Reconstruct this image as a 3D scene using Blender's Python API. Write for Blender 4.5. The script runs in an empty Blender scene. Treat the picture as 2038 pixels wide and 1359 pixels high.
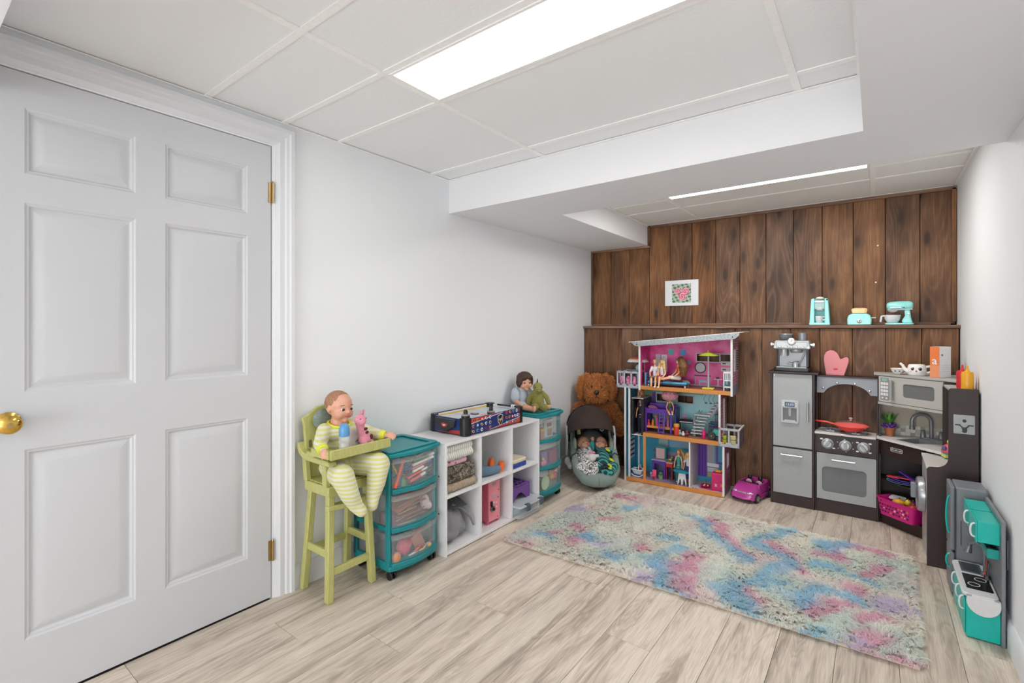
import bpy, bmesh, math, random
from mathutils import Matrix, Vector, Euler
random.seed(7)
SC = bpy.context.scene
COL = SC.collection
PI = math.pi
# ------------------------------------------------------------ camera, world, exposure
cd = bpy.data.cameras.new('camera'); cam = bpy.data.objects.new('camera', cd); COL.objects.link(cam)
cd.sensor_width = 36.0; cd.lens = 959.0 / 2038.0 * 36.0; cd.shift_y = -26.5 / 2038.0; cd.clip_start = 0.02
cam.location = (2.165, 0.0, 1.213); cam.rotation_euler = (PI / 2, 0, math.atan(724 / 959))
SC.camera = cam
W = bpy.data.worlds.new('world'); SC.world = W; W.use_nodes = True
W.node_tree.nodes['Background'].inputs[0].default_value = (0.8, 0.85, 0.9, 1); W.node_tree.nodes['Background'].inputs[1].default_value = 0.3
SC.view_settings.view_transform = 'Standard'; SC.view_settings.look = 'None'
SC.view_settings.exposure = EXPOSURE = 0.76; SC.view_settings.gamma = 1.0; SC.view_settings.use_curve_mapping = False
SC.cycles.max_bounces = 10; SC.cycles.diffuse_bounces = 8; SC.cycles.transparent_max_bounces = 16; SC.cycles.transmission_bounces = 8
SC.cycles.caustics_reflective = False; SC.cycles.caustics_refractive = False; SC.cycles.use_denoising = True
SC.cycles.sample_clamp_indirect = 6
LAMP = 7.0          # radiance of the ceiling diffusers
ld = bpy.data.lights.new('fill_lamp', 'AREA'); ld.shape = 'RECTANGLE'; ld.size = 2.2; ld.size_y = 1.7; ld.energy = 66.0; ld.color = (0.97, 0.985, 1.0)
lo = bpy.data.objects.new('fill_lamp', ld); COL.objects.link(lo); lo.location = (1.6, -3.9, 0.9); lo.rotation_euler = (PI / 2 + 0.62, 0, 0)   # added fill light behind the camera, tilted up to brighten ceiling and walls

# ------------------------------------------------------------ colours and materials
def lin(h):
    h = h.lstrip('#'); r = []
    for i in (0, 2, 4):
        c = int(h[i:i + 2], 16) / 255
        r.append(c / 12.92 if c <= 0.04045 else ((c + 0.055) / 1.055) ** 2.4)
    return (r[0], r[1], r[2], 1)
MATS = {}
class N:                                   # tiny node builder
    def __init__(s, name):
        s.m = bpy.data.materials.new(name); s.m.use_nodes = True; s.t = s.m.node_tree
        s.b = s.t.nodes['Principled BSDF']; s.out = s.t.nodes['Material Output']
    def n(s, ty, **k):
        x = s.t.nodes.new('ShaderNode' + ty)
        for a, v in k.items():
            if a.startswith('i_'):
                key = a[2:]; key = int(key) if key.isdigit() else key.replace('_', ' ')
                if isinstance(v, tuple) and len(v) == 2 and hasattr(v[0], 'outputs'): s.l(v, x.inputs[key])
                elif hasattr(v, 'outputs'): s.t.links.new(v.outputs[0], x.inputs[key])
                else: x.inputs[key].default_value = v
            else: setattr(x, a, v)
        return x
    def l(s, a, b):
        s.t.links.new(a[0].outputs[a[1]] if isinstance(a, tuple) else a.outputs[0], b)
    def ramp(s, fac, stops, interp='LINEAR'):
        r = s.n('ValToRGB'); r.color_ramp.interpolation = interp
        e = r.color_ramp.elements
        while len(e) < len(stops): e.new(0.5)
        for q, (p, c) in zip(e, stops): q.position = p; q.color = lin(c) if isinstance(c, str) else (c, c, c, 1)
        s.l(fac, r.inputs[0]); return r
    def math(s, op, a, b=None, c=None):
        x = s.n('Math', operation=op)
        for i, v in enumerate((a, b, c)):
            if v is None: continue
            if isinstance(v, (int, float)): x.inputs[i].default_value = v
            else: s.l(v, x.inputs[i])
        return x
    def mix(s, f, a, b, blend='MIX'):
        x = s.n('Mix', data_type='RGBA', blend_type=blend)
        for i, v in ((0, f), (6, a), (7, b)):
            if isinstance(v, (int, float)): x.inputs[i].default_value = v
            elif isinstance(v, str): x.inputs[i].default_value = lin(v)
            else: s.l(v, x.inputs[i])
        return (x, 2)
    def bump(s, h, st, dist=0.01):
        b = s.n('Bump'); b.inputs['Strength'].default_value = st; b.inputs['Distance'].default_value = dist
        s.l(h, b.inputs['Height']); s.l(b, s.b.inputs['Normal']); return b
    def col(s, v): s.l(v, s.b.inputs['Base Color'])
    def set(s, **k):
        for a, v in k.items(): s.b.inputs[a.replace('_', ' ')].default_value = v
        return s

def mat(name, h, rough=0.5, metal=0.0, bump=0.0, scale=60, var=0.0, coat=0.0, alpha=1.0, trans=0.0, sheen=0.0, spec=0.5):
    if name in MATS: return MATS[name]
    n = N(name); n.set(Base_Color=lin(h), Roughness=rough, Metallic=metal, Coat_Weight=coat, Alpha=alpha, Transmission_Weight=trans, Sheen_Weight=sheen, Specular_IOR_Level=spec)
    tc = n.n('TexCoord'); nz = n.n('TexNoise', i_Vector=(tc, 'Object'), i_Scale=scale, i_Detail=4.0)
    v = max(var, 0.03)
    hs = n.n('HueSaturation', i_Color=lin(h)); mr = n.n('MapRange'); n.l((nz, 'Fac') if 'Fac' in nz.outputs else nz, mr.inputs[0])
    mr.inputs[1].default_value = 0.3; mr.inputs[2].default_value = 0.7; mr.inputs[3].default_value = 1 - v; mr.inputs[4].default_value = 1 + v
    n.l(mr, hs.inputs['Value']); n.col(hs)
    if bump: n.bump(nz, bump, 0.004)
    MATS[name] = n.m; return n.m

# ------------------------------------------------------------ mesh accumulator
class G:
    def __init__(s): s.v = []; s.f = []; s.m = []; s.mi = 0; s.T = Matrix()
    def use(s, i): s.mi = i; return s
    def at(s, loc=(0, 0, 0), rot=(0, 0, 0)): s.T = Matrix.Translation(loc) @ Euler(rot).to_matrix().to_4x4(); return s
    def add(s, vs, fs):
        b = len(s.v); s.v += [tuple(s.T @ Vector(v)) for v in vs]; s.f += [tuple(b + i for i in f) for f in fs]; s.m += [s.mi] * len(fs); return s
    def box(s, x0, x1, y0, y1, z0, z1):
        return s.add([(x, y, z) for x in (x0, x1) for y in (y0, y1) for z in (z0, z1)],
                     [(0, 1, 3, 2), (4, 6, 7, 5), (0, 4, 5, 1), (2, 3, 7, 6), (0, 2, 6, 4), (1, 5, 7, 3)])
    def bar(s, a, b, wx, wy):                # sheared square bar from a to b (horizontal sections)
        vs = [(p[0] + i * wx / 2, p[1] + j * wy / 2, p[2]) for p in (a, b) for i, j in ((-1, -1), (1, -1), (1, 1), (-1, 1))]
        return s.add(vs, [(3, 2, 1, 0), (4, 5, 6, 7)] + [(i, (i + 1) % 4, 4 + (i + 1) % 4, 4 + i) for i in range(4)])
    def cyl(s, a, b, r, r2=None, n=16):
        a = Vector(a); b = Vector(b); r2 = r if r2 is None else r2
        d = (b - a).normalized(); u = d.orthogonal().normalized(); w = d.cross(u)
        vs = [tuple(p + (u * math.cos(2 * PI * i / n) + w * math.sin(2 * PI * i / n)) * q) for p, q in ((a, r), (b, r2)) for i in range(n)]
        return s.add(vs, [tuple(reversed(range(n))), tuple(range(n, 2 * n))] + [(i, (i + 1) % n, n + (i + 1) % n, n + i) for i in range(n)])
    def tube(s, pts, r, n=8, closed=False):
        P = [Vector(p) for p in pts]; k = len(P); R = r if isinstance(r, (list, tuple)) else [r] * k
        vs = []; u = None
        for i in range(k):
            if closed: d = P[(i + 1) % k] - P[i - 1]
            else: d = P[min(i + 1, k - 1)] - P[max(i - 1, 0)]
            d.normalize()
            u = d.orthogonal() if u is None else u - d * u.dot(d)
            u.normalize(); w = d.cross(u)
            vs += [tuple(P[i] + (u * math.cos(2 * PI * j / n) + w * math.sin(2 * PI * j / n)) * R[i]) for j in range(n)]
        fs = [(i * n + j, i * n + (j + 1) % n, (i + 1) % k * n + (j + 1) % n, (i + 1) % k * n + j) for i in range(k if closed else k - 1) for j in range(n)]
        if not closed: fs += [tuple(reversed(range(n))), tuple(range((k - 1) * n, k * n))]
        return s.add(vs, fs)
    def lathe(s, prof, n=24, o=(0, 0, 0), sx=1, sy=1):
        vs = [(o[0] + r * math.cos(2 * PI * j / n) * sx, o[1] + r * math.sin(2 * PI * j / n) * sy, o[2] + z) for r, z in prof for j in range(n)]
        k = len(prof)
        fs = [(i * n + j, i * n + (j + 1) % n, (i + 1) * n + (j + 1) % n, (i + 1) * n + j) for i in range(k - 1) for j in range(n)]
        fs += [tuple(reversed(range(n))), tuple(range((k - 1) * n, k * n))]
        return s.add(vs, fs)
    def prism(s, poly, ax, d0, d1):
        n = len(poly)
        def P(p, d): return {'x': (d, p[0], p[1]), 'y': (p[0], d, p[1]), 'z': (p[0], p[1], d)}[ax]
        return s.add([P(p, d) for d in (d0, d1) for p in poly], [tuple(reversed(range(n))), tuple(range(n, 2 * n))] + [(i, (i + 1) % n, n + (i + 1) % n, n + i) for i in range(n)])
    def ring(s, outer, inner, ax, d0, d1):
        n = len(outer)
        def P(p, d): return {'x': (d, p[0], p[1]), 'y': (p[0], d, p[1]), 'z': (p[0], p[1], d)}[ax]
        vs = [P(p, d) for d in (d0, d1) for L in (outer, inner) for p in L]; fs = []
        for i in range(n):
            j = (i + 1) % n
            fs += [(i, n + i, n + j, j), (2 * n + i, 2 * n + j, 3 * n + j, 3 * n + i), (i, j, 2 * n + j, 2 * n + i), (n + i, 3 * n + i, 3 * n + j, n + j)]
        return s.add(vs, fs)
    def ball(s, c, r, n=14, rot=None):
        r = (r, r, r) if isinstance(r, (int, float)) else r; m = max(4, n // 2)
        R = Euler(rot).to_matrix() if rot else Matrix.Identity(3); c = Vector(c)
        vs = [tuple(c + R @ Vector((0, 0, r[2])))]
        for i in range(1, m):
            t = PI * i / m
            vs += [tuple(c + R @ Vector((r[0] * math.sin(t) * math.cos(2 * PI * j / n), r[1] * math.sin(t) * math.sin(2 * PI * j / n), r[2] * math.cos(t)))) for j in range(n)]
        vs.append(tuple(c + R @ Vector((0, 0, -r[2])))); L = len(vs) - 1
        fs = [(0, 1 + j, 1 + (j + 1) % n) for j in range(n)]
        for i in range(m - 2):
            fs += [(1 + i * n + j, 1 + (i + 1) * n + j, 1 + (i + 1) * n + (j + 1) % n, 1 + i * n + (j + 1) % n) for j in range(n)]
        b = 1 + (m - 2) * n
        fs += [(b + j, L, b + (j + 1) % n) for j in range(n)]
        return s.add(vs, fs)
    def limb(s, pts, rs, n=12):              # chain of overlapping balls and cones, for blob()
        for (a, b, r1, r2) in zip(pts, pts[1:], rs, rs[1:]): s.cyl(a, b, r1, r2, n)
        for p, r in zip(pts, rs): s.ball(p, r, n)
        return s
    def loft(s, rings):                      # closed rings of equal count
        n = len(rings[0]); k = len(rings)
        return s.add([p for r in rings for p in r], [(i * n + j, i * n + (j + 1) % n, (i + 1) * n + (j + 1) % n, (i + 1) * n + j) for i in range(k - 1) for j in range(n)] + [tuple(reversed(range(n))), tuple(range((k - 1) * n, k * n))])

def rect(x0, x1, y0, y1, r=0.0, k=4):        # rounded rectangle outline, 4*(k+1) points
    out = []
    for cx, cy, a in ((x1 - r, y1 - r, 0), (x0 + r, y1 - r, 90), (x0 + r, y0 + r, 180), (x1 - r, y0 + r, 270)):
        for i in range(k + 1):
            t = math.radians(a + 90 * i / k); out.append((cx + r * math.cos(t), cy + r * math.sin(t)))
    return out
def arc(cx, cy, r, a0, a1, n=12, ry=None):
    return [(cx + r * math.cos(math.radians(a0 + (a1 - a0) * i / n)), cy + (ry or r) * math.sin(math.radians(a0 + (a1 - a0) * i / n))) for i in range(n + 1)]

def obj(name, g, m, parent=None, bev=0.0, seg=2, smooth=40, sub=0, loc=None, rot=None):
    me = bpy.data.meshes.new(name); me.from_pydata(g.v, [], g.f)
    for x in (m if isinstance(m, (list, tuple)) else [m]): me.materials.append(x)
    if any(g.m): me.polygons.foreach_set('material_index', g.m)
    b = bmesh.new(); b.from_mesh(me); bmesh.ops.recalc_face_normals(b, faces=b.faces); b.to_mesh(me); b.free()
    if smooth:
        me.polygons.foreach_set('use_smooth', [True] * len(me.polygons))
        try: me.set_sharp_from_angle(angle=math.radians(smooth))
        except Exception: pass
    o = bpy.data.objects.new(name, me); COL.objects.link(o)
    if parent: o.parent = parent
    if loc: o.location = loc
    if rot: o.rotation_euler = rot
    if bev:
        x = o.modifiers.new('bevel', 'BEVEL'); x.width = bev; x.segments = seg; x.limit_method = 'ANGLE'; x.angle_limit = math.radians(40)
    if sub:
        x = o.modifiers.new('sub', 'SUBSURF'); x.levels = sub; x.render_levels = sub
    return o
def blob(name, g, m, parent=None, vox=0.006, sm=6, loc=None, rot=None, fuzz=0.0):   # one continuous surface from overlapping shapes
    o = obj(name, g, m, parent, smooth=180, loc=loc, rot=rot)
    x = o.modifiers.new('remesh', 'REMESH'); x.mode = 'VOXEL'; x.voxel_size = vox; x.use_smooth_shade = True
    if sm:
        y = o.modifiers.new('smooth', 'SMOOTH'); y.factor = 0.5; y.iterations = sm
    if fuzz:
        t = bpy.data.textures.new(name, 'CLOUDS'); t.noise_scale = fuzz * 1.6
        d = o.modifiers.new('fuzz', 'DISPLACE'); d.texture = t; d.strength = fuzz; d.texture_coords = 'LOCAL'
    return o
def thing(name, label, cat, loc=(0, 0, 0), rz=0.0, group=None):
    o = bpy.data.objects.new(name, None); COL.objects.link(o); o.location = loc; o.rotation_euler = (0, 0, rz); o.empty_display_size = 0.05
    return tag(o, label, cat, group)
def tag(o, label, cat, group=None):
    o['label'] = label; o['category'] = cat
    if group: o['group'] = group
    return o
def struct(name, g, m, parent=None, **k):
    o = obj(name, g, m, parent, **k)
    if not parent: o['kind'] = 'structure'
    return o
def sempty(name):
    o = bpy.data.objects.new(name, None); COL.objects.link(o); o['kind'] = 'structure'; return o
def copy_tree(o, parent=None):
    c = o.copy(); COL.objects.link(c); c.parent = parent
    for ch in o.children: copy_tree(ch, c)
    return c
def text(name, body, size, m, parent, loc, rot, ext=0.0004, align='CENTER', sx=1.0, bold=0.0):
    c = bpy.data.curves.new(name, 'FONT'); c.body = body; c.size = size; c.extrude = ext; c.align_x = align; c.align_y = 'CENTER'; c.offset = bold
    tmp = bpy.data.objects.new('tmp', c); COL.objects.link(tmp); dg = bpy.context.evaluated_depsgraph_get()
    me = bpy.data.meshes.new_from_object(tmp.evaluated_get(dg)); bpy.data.objects.remove(tmp); bpy.data.curves.remove(c)
    me.materials.clear(); me.materials.append(m)
    o = bpy.data.objects.new(name, me); COL.objects.link(o); o.parent = parent; o.location = loc; o.rotation_euler = rot; o.scale = (sx, 1, 1)
    return o
# ------------------------------------------------------------ room materials
def wall_paint(name, h):
    n = N(name); n.set(Base_Color=lin(h), Roughness=0.62)
    tc = n.n('TexCoord'); z = n.n('TexNoise', i_Vector=(tc, 'Object'), i_Scale=180.0, i_Detail=3.0); n.bump(z, 0.05, 0.002); return n.m
PAINT = wall_paint('wall paint', '#e9ecef'); PAINT2 = wall_paint('bulkhead paint', '#e6e7ea')
TRIMW = wall_paint('trim paint', '#dcdee2'); DOORW = None
def door_mat():
    n = N('door paint'); n.set(Base_Color=lin('#c9cbcf'), Roughness=0.42)
    tc = n.n('TexCoord'); mp = n.n('Mapping', i_Vector=(tc, 'Object'), i_Scale=(1.0, 160.0, 6.0)); z = n.n('TexNoise', i_Vector=mp, i_Scale=3.0, i_Detail=4.0)
    n.bump(z, 0.12, 0.002); return n.m
DOORW = door_mat()
def tile_mat(name, h, speck):
    n = N(name); n.set(Roughness=0.9)
    tc = n.n('TexCoord'); z = n.n('TexNoise', i_Vector=(tc, 'Object'), i_Scale=90.0, i_Detail=6.0, i_Roughness=0.7)
    v = n.n('TexVoronoi', i_Vector=(tc, 'Object'), i_Scale=70.0)
    r = n.ramp(v, [(0.0, speck), (0.16, h)]) if speck else None
    z2 = n.n('TexNoise', i_Vector=(tc, 'Object'), i_Scale=22.0, i_Detail=2.0)
    rr = n.ramp(z2, [(0.55, 0.0), (0.66, 1.0)])
    if speck: n.col(n.mix(rr, h, r))
    else: n.col(n.ramp(z, [(0.3, h), (0.7, h)]))
    n.bump(z, 0.35, 0.004); return n.m
TILE = tile_mat('ceiling tile', '#f0f2f4', None); TILE2 = tile_mat('ceiling tile speckled', '#ecece9', '#9b948a')
GRID = mat('ceiling grid metal', '#f7f7f6', 0.45)
def floor_mat():
    n = N('pale oak laminate'); tc = n.n('TexCoord'); oi = n.n('ObjectInfo')
    sc = n.n('VectorMath', operation='SCALE'); n.l((oi, 'Random'), sc.inputs['Scale']); sc.inputs[0].default_value = (7, 31, 13)
    ad = n.n('VectorMath', operation='ADD'); n.l((tc, 'Object'), ad.inputs[0]); n.l(sc, ad.inputs[1])
    m1 = n.n('Mapping', i_Vector=ad, i_Scale=(5.0, 0.75, 1.0)); z1 = n.n('TexNoise', i_Vector=m1, i_Scale=2.2, i_Detail=3.0, i_Distortion=0.5)
    rings = n.math('SINE', n.math('MULTIPLY', z1, 70.0)); rings = n.math('MULTIPLY_ADD', rings, 0.5, 0.5)
    m2 = n.n('Mapping', i_Vector=ad, i_Scale=(140.0, 4.0, 1.0)); z2 = n.n('TexNoise', i_Vector=m2, i_Scale=2.0, i_Detail=5.0)
    m3 = n.n('Mapping', i_Vector=ad, i_Scale=(11.0, 0.9, 1.0)); z3 = n.n('TexNoise', i_Vector=m3, i_Scale=1.5, i_Detail=5.0, i_Roughness=0.6, i_Distortion=0.8)
    base = n.ramp(z3, [(0.30, '#a99b8d'), (0.40, '#c9bbac'), (0.50, '#dccebf'), (0.72, '#e6dacc')])
    mask = n.ramp(z3, [(0.38, 1.0), (0.58, 0.12)])
    f = n.math('MULTIPLY', n.math('MULTIPLY', rings, mask), 0.55)
    c = n.mix(f, base, '#93887c'); fib = n.ramp(z2, [(0.35, 1.0), (0.6, 0.0)])
    c = n.mix(n.math('MULTIPLY', fib, 0.35), c, '#9c9084')
    hs = n.n('HueSaturation'); n.l(c, hs.inputs['Color']); n.l(n.math('MULTIPLY_ADD', (oi, 'Random'), 0.16, 0.90), hs.inputs['Value'])
    n.col(hs); n.set(Roughness=0.42); n.bump(z2, 0.08, 0.002); return n.m
FLOORM = floor_mat()
def barn_mat(name, dark, mid, light, axis='z', knots=True):
    n = N(name); tc = n.n('TexCoord'); oi = n.n('ObjectInfo')
    sc = n.n('VectorMath', operation='SCALE'); n.l((oi, 'Random'), sc.inputs['Scale']); sc.inputs[0].default_value = (37, 11, 23)
    ad = n.n('VectorMath', operation='ADD'); n.l((tc, 'Object'), ad.inputs[0]); n.l(sc, ad.inputs[1])
    S = {'z': (1, 1, .13), 'x': (.13, 1, 1)}[axis]
    sx = n.n('SeparateXYZ'); n.l(ad, sx.inputs[0]); cb = n.n('CombineXYZ'); n.l((sx, 0), cb.inputs[0]); n.l((sx, 2), cb.inputs[1])
    vo = n.n('TexVoronoi', voronoi_dimensions='2D', i_Vector=n.n('Mapping', i_Vector=cb, i_Scale=(5.4, 1.9, 1) if axis == 'z' else (1.9, 5.4, 1)), i_Scale=1.0)
    kd = n.math('POWER', 2.718, n.math('MULTIPLY', vo, -7.0))                 # grain bends round the knots
    m1 = n.n('Mapping', i_Vector=ad, i_Scale=tuple(a * b for a, b in zip((5.5, 1.0, 5.5), S))); z1 = n.n('TexNoise', i_Vector=m1, i_Scale=1.0, i_Detail=1.5, i_Distortion=0.35)
    h = n.math('MULTIPLY_ADD', kd, 0.10, z1)
    rings = n.math('MULTIPLY_ADD', n.math('SINE', n.math('MULTIPLY', h, 105.0)), 0.5, 0.5)
    m2 = n.n('Mapping', i_Vector=ad, i_Scale=tuple(a * b for a, b in zip((160, 1, 160), (S[0], 1, S[2] * .25) if axis == 'z' else (S[0] * .25, 1, S[2])))); z2 = n.n('TexNoise', i_Vector=m2, i_Scale=1.0, i_Detail=4.0)
    z3 = n.n('TexNoise', i_Vector=n.n('Mapping', i_Vector=ad, i_Scale=tuple(a * b for a, b in zip((5, 1, 14), S))), i_Scale=1.0, i_Detail=4.0, i_Roughness=0.6)
    base = n.ramp(z3, [(0.33, dark), (0.50, mid), (0.68, light)])
    c = n.mix(n.math('MULTIPLY', n.math('POWER', rings, 3.0), 0.42), base, light)
    c = n.mix(n.math('MULTIPLY', n.ramp(z2, [(0.38, 1.0), (0.62, 0.0)]), 0.45), c, dark)
    if knots:
        c = n.mix(n.ramp(vo, [(0.05, 0.92), (0.12, 0.0)]), c, '#24170f')
        c = n.mix(n.ramp(vo, [(0.10, 0.55), (0.36, 0.0)]), c, dark)
    hs = n.n('HueSaturation'); n.l(c, hs.inputs['Color']); n.l(n.math('MULTIPLY_ADD', (oi, 'Random'), 0.26, 0.90), hs.inputs['Value']); n.l(n.math('MULTIPLY_ADD', (oi, 'Random'), 0.2, 0.85), hs.inputs['Saturation'])
    n.col(hs); n.set(Roughness=0.5, Specular_IOR_Level=0.35); n.bump(z2, 0.15, 0.003); return n.m
BARN = barn_mat('stained pine board', '#472d1a', '#6c482c', '#916744'); BARNX = barn_mat('stained pine rail', '#5c402c', '#795742', '#97765e', 'x', False)
BRASS = mat('polished brass', '#d9b25a', 0.14, 1.0); BRASS2 = mat('worn brass', '#b99d6d', 0.3, 1.0)
BLACK = mat('black gap', '#141414', 0.8)

# ------------------------------------------------------------ floor: planks along the left wall
RX = 2.575; FY0 = -4.2; BY = 4.134; LY = 3.975; CZ = 2.147; SZ = 1.942
fl = struct('floor', G().box(-0.05, RX + 0.05, FY0, BY + 0.05, -0.06, -0.0125), mat('floor underlay', '#4a443d', 0.9), smooth=0)
PWD, PLN = 0.186, 1.21
me0 = None
rows = int(RX / PWD) + 1
for i in range(rows):
    y = FY0 - [0.1, 0.9, 0.45, 0.7, 0.25, 1.05, 0.6][i % 7] * 0.95
    x0 = i * PWD; w = min(PWD, RX - x0)
    if w < 0.02: continue
    while y < BY:
        a, b = max(y, FY0), min(y + PLN, BY)
        if b - a > 0.02:
            full = (b - a > PLN - 1e-4 and w > PWD - 1e-4)
            if full and me0: o = bpy.data.objects.new('plank', me0); COL.objects.link(o); o.parent = fl
            else:
                hw, hl = w / 2 - 0.0006, (b - a) / 2 - 0.0006
                t = 0.0009
                g = G().loft([[(-hw, -hl, -.0125), (hw, -hl, -.0125), (hw, hl, -.0125), (-hw, hl, -.0125)], [(-hw, -hl, -t), (hw, -hl, -t), (hw, hl, -t), (-hw, hl, -t)],
                              [(-hw + t * .6, -hl + t * .6, 0), (hw - t * .6, -hl + t * .6, 0), (hw - t * .6, hl - t * .6, 0), (-hw + t * .6, hl - t * .6, 0)]])
                o = obj('plank', g, FLOORM, fl, smooth=0)
                if full: me0 = o.data
            o.location = (x0 + w / 2, (a + b) / 2, 0)
        y += PLN
# ------------------------------------------------------------ plain walls and bulkheads
DY0, DY1, DZ = 0.180, 1.080, 2.032                          # door opening on the left wall
g = G().box(-0.12, 0, FY0, DY0, -0.06, 2.3).box(-0.12, 0, DY1, BY + 0.1, -0.06, 2.3).box(-0.12, 0, DY0, DY1, DZ, 2.3)
struct('wall_left', g, PAINT, smooth=0)
struct('wall_right', G().box(RX, RX + 0.12, FY0, BY + 0.1, -0.06, 2.3), PAINT, smooth=0)
struct('wall_front', G().box(-0.12, RX + 0.12, FY0 - 0.12, FY0, -0.06, 2.3), PAINT, smooth=0)
struct('trim_1', G().box(0, RX, 2.205, 2.672, SZ, 2.3).box(0, 0.555, 2.672, BY, SZ, 2.3), PAINT2, smooth=0)      # bulkhead across, then along the left wall
struct('trim_2', G().box(2.128, RX, 0.185, 2.205, SZ, 2.3).box(0, RX, -0.5, 0.185, SZ, 2.3), PAINT2, smooth=0)
# ------------------------------------------------------------ ceilings
ce = struct('ceiling', G().box(-0.12, RX + 0.12, FY0 - 0.12, BY + 0.12, 2.27, 2.35), mat('ceiling deck', '#c8c8c4', 0.9), smooth=0)
def tileset(xs, ys, z, m, skip=()):
    for i, (x0, x1) in enumerate(zip(xs, xs[1:])):
        for j, (y0, y1) in enumerate(zip(ys, ys[1:])):
            if (i, j) in skip: continue
            hx, hy = (x1 - x0) / 2 - 0.0015, (y1 - y0) / 2 - 0.0015
            o = obj('ceiling_panel', G().box(-hx, hx, -hy, hy, 0.004, 0.018), m, ce, smooth=0)
            o.location = ((x0 + x1) / 2, (y0 + y1) / 2, z)
    bw = 0.0125
    for x in xs[1:-1]: obj('grid_bar', G().box(x - bw, x + bw, ys[0], ys[-1], z - 0.0015, z + 0.0035).box(x - 0.003, x + 0.003, ys[0], ys[-1], z + .0035, z + .03), GRID, ce, smooth=0)
    for y in ys[1:-1]:
        for x0, x1 in zip(xs, xs[1:]):
            obj('grid_bar', G().box(x0 + bw, x1 - bw, y - bw, y + bw, z - 0.0008, z + 0.0034), GRID, ce, smooth=0)
    x0, x1, y0, y1 = xs[0], xs[-1], ys[0], ys[-1]
    obj('wall_angle', G().ring([(x0, y0), (x1, y0), (x1, y1), (x0, y1)], [(x0 + .018, y0 + .018), (x1 - .018, y0 + .018), (x1 - .018, y1 - .018), (x0 + .018, y1 - .018)], 'z', z - 0.003, z + 0.0005), GRID, ce, smooth=0)
tileset([0, 0.722, 1.921, 2.128], [0.185, 0.811, 1.128, 1.412, 2.045, 2.205], CZ, TILE, skip=[(1, 2)])
tileset([0.555, 1.0, 2.15, RX], [2.672, 3.07, 3.385, 3.665, BY], 2.118, TILE2, skip=[(1, 1)])
tileset([0, 0.722, 1.921, RX], [FY0, -3.5, -2.9, -2.29, -1.75, -1.47, -0.86, -0.5], CZ, TILE, skip=[(1, 4)])
# ------------------------------------------------------------ ceiling lights
def lens_mat(k=1.0):
    n = N('prismatic diffuser'); tc = n.n('TexCoord'); v = n.n('TexVoronoi', i_Vector=(tc, 'Object'), i_Scale=110.0)
    n.set(Roughness=0.4, Base_Color=lin('#f4f4f0'))
    z = n.n('TexNoise', i_Vector=(tc, 'Object'), i_Scale=2.5)
    n.l(n.ramp(z, [(0.35, '#fff8ec'), (0.65, '#fdfefe')]), n.b.inputs['Emission Color'])
    n.b.inputs['Emission Strength'].default_value = LAMP * k
    n.bump(v, 0.4, 0.004); return n.m
LENS = lens_mat(); LENS2 = lens_mat(1.8)
def troffer(x0, x1, y0, y1, z, label, lens=LENS):
    cx, cy = (x0 + x1) / 2, (y0 + y1) / 2
    t = thing('ceiling_light', label, 'ceiling light', (cx, cy, z))
    a, b = (x1 - x0) / 2 - .013, (y1 - y0) / 2 - .013
    obj('light_frame', G().ring([(-a, -b), (a, -b), (a, b), (-a, b)], [(-a + .012, -b + .012), (a - .012, -b + .012), (a - .012, b - .012), (-a + .012, b - .012)], 'z', -0.004, 0.012), GRID, t, bev=0.001)
    obj('diffuser', G().box(-a + .011, a - .011, -b + .011, b - .011, 0.0, 0.004), lens, t, smooth=0)
    obj('housing', G().ring([(-a, -b), (a, -b), (a, b), (-a, b)], [(-a + .004, -b + .004), (a - .004, -b + .004), (a - .004, b - .004), (-a + .004, b - .004)], 'z', 0.012, 0.09).box(-a, a, -b, b, .09, .094), GRID, t, smooth=0)
troffer(0.722, 1.921, 1.128, 1.412, CZ, 'large glowing fluorescent panel in the ceiling nearest the door')
troffer(1.0, 2.15, 3.07, 3.385, 2.118, 'glowing fluorescent panel half hidden behind the bulkhead, above the wood wall', LENS2)
troffer(0.722, 1.921, -1.75, -1.47, CZ, 'added fluorescent ceiling panel behind the camera, unseen, for fill light')  # extra panel out of view, added to even out the room light
# ------------------------------------------------------------ wood wall: upper boards, ledge, lower boards
wb = struct('wall_back', G().box(-0.12, RX + 0.12, BY + 0.02, BY + 0.12, -0.06, 2.3).box(0.0, RX, LY + 0.02, BY + 0.02, -0.06, 1.21), mat('wall backing', '#2a1d14', 0.9), smooth=0)
bx = [0.006, 0.198, 0.379, 0.567, 0.751, 0.936, 1.124, 1.306, 1.491, 1.674, 1.855, 2.039, 2.217, 2.396, RX - 0.006]
for a, b in zip(bx, bx[1:]):
    parts = [(a, b, 1.240, 1.94 if b < 0.4 else 2.112)]
    if a < 0.555 < b or (b > 0.55 and a < 0.556): parts = [(a, b, 1.240, 1.94)]
    for (p, q, z0, z1) in parts:
        hw, hz = (q - p) / 2 - 0.0012, (z1 - z0) / 2; d = random.uniform(0, .003)
        obj('board', G().box(-hw, hw, 0, 0.02, -hz, hz), BARN, wb, bev=0.0025, seg=1, loc=((p + q) / 2, BY - d, (z0 + z1) / 2))
    hw = (b - a) / 2 - 0.0012
    obj('board', G().box(-hw, hw, 0, 0.022, -0.605, 0.605), BARN, wb, bev=0.0025, seg=1, loc=((a + b) / 2, LY - random.uniform(0, .003), 0.606))
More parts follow.
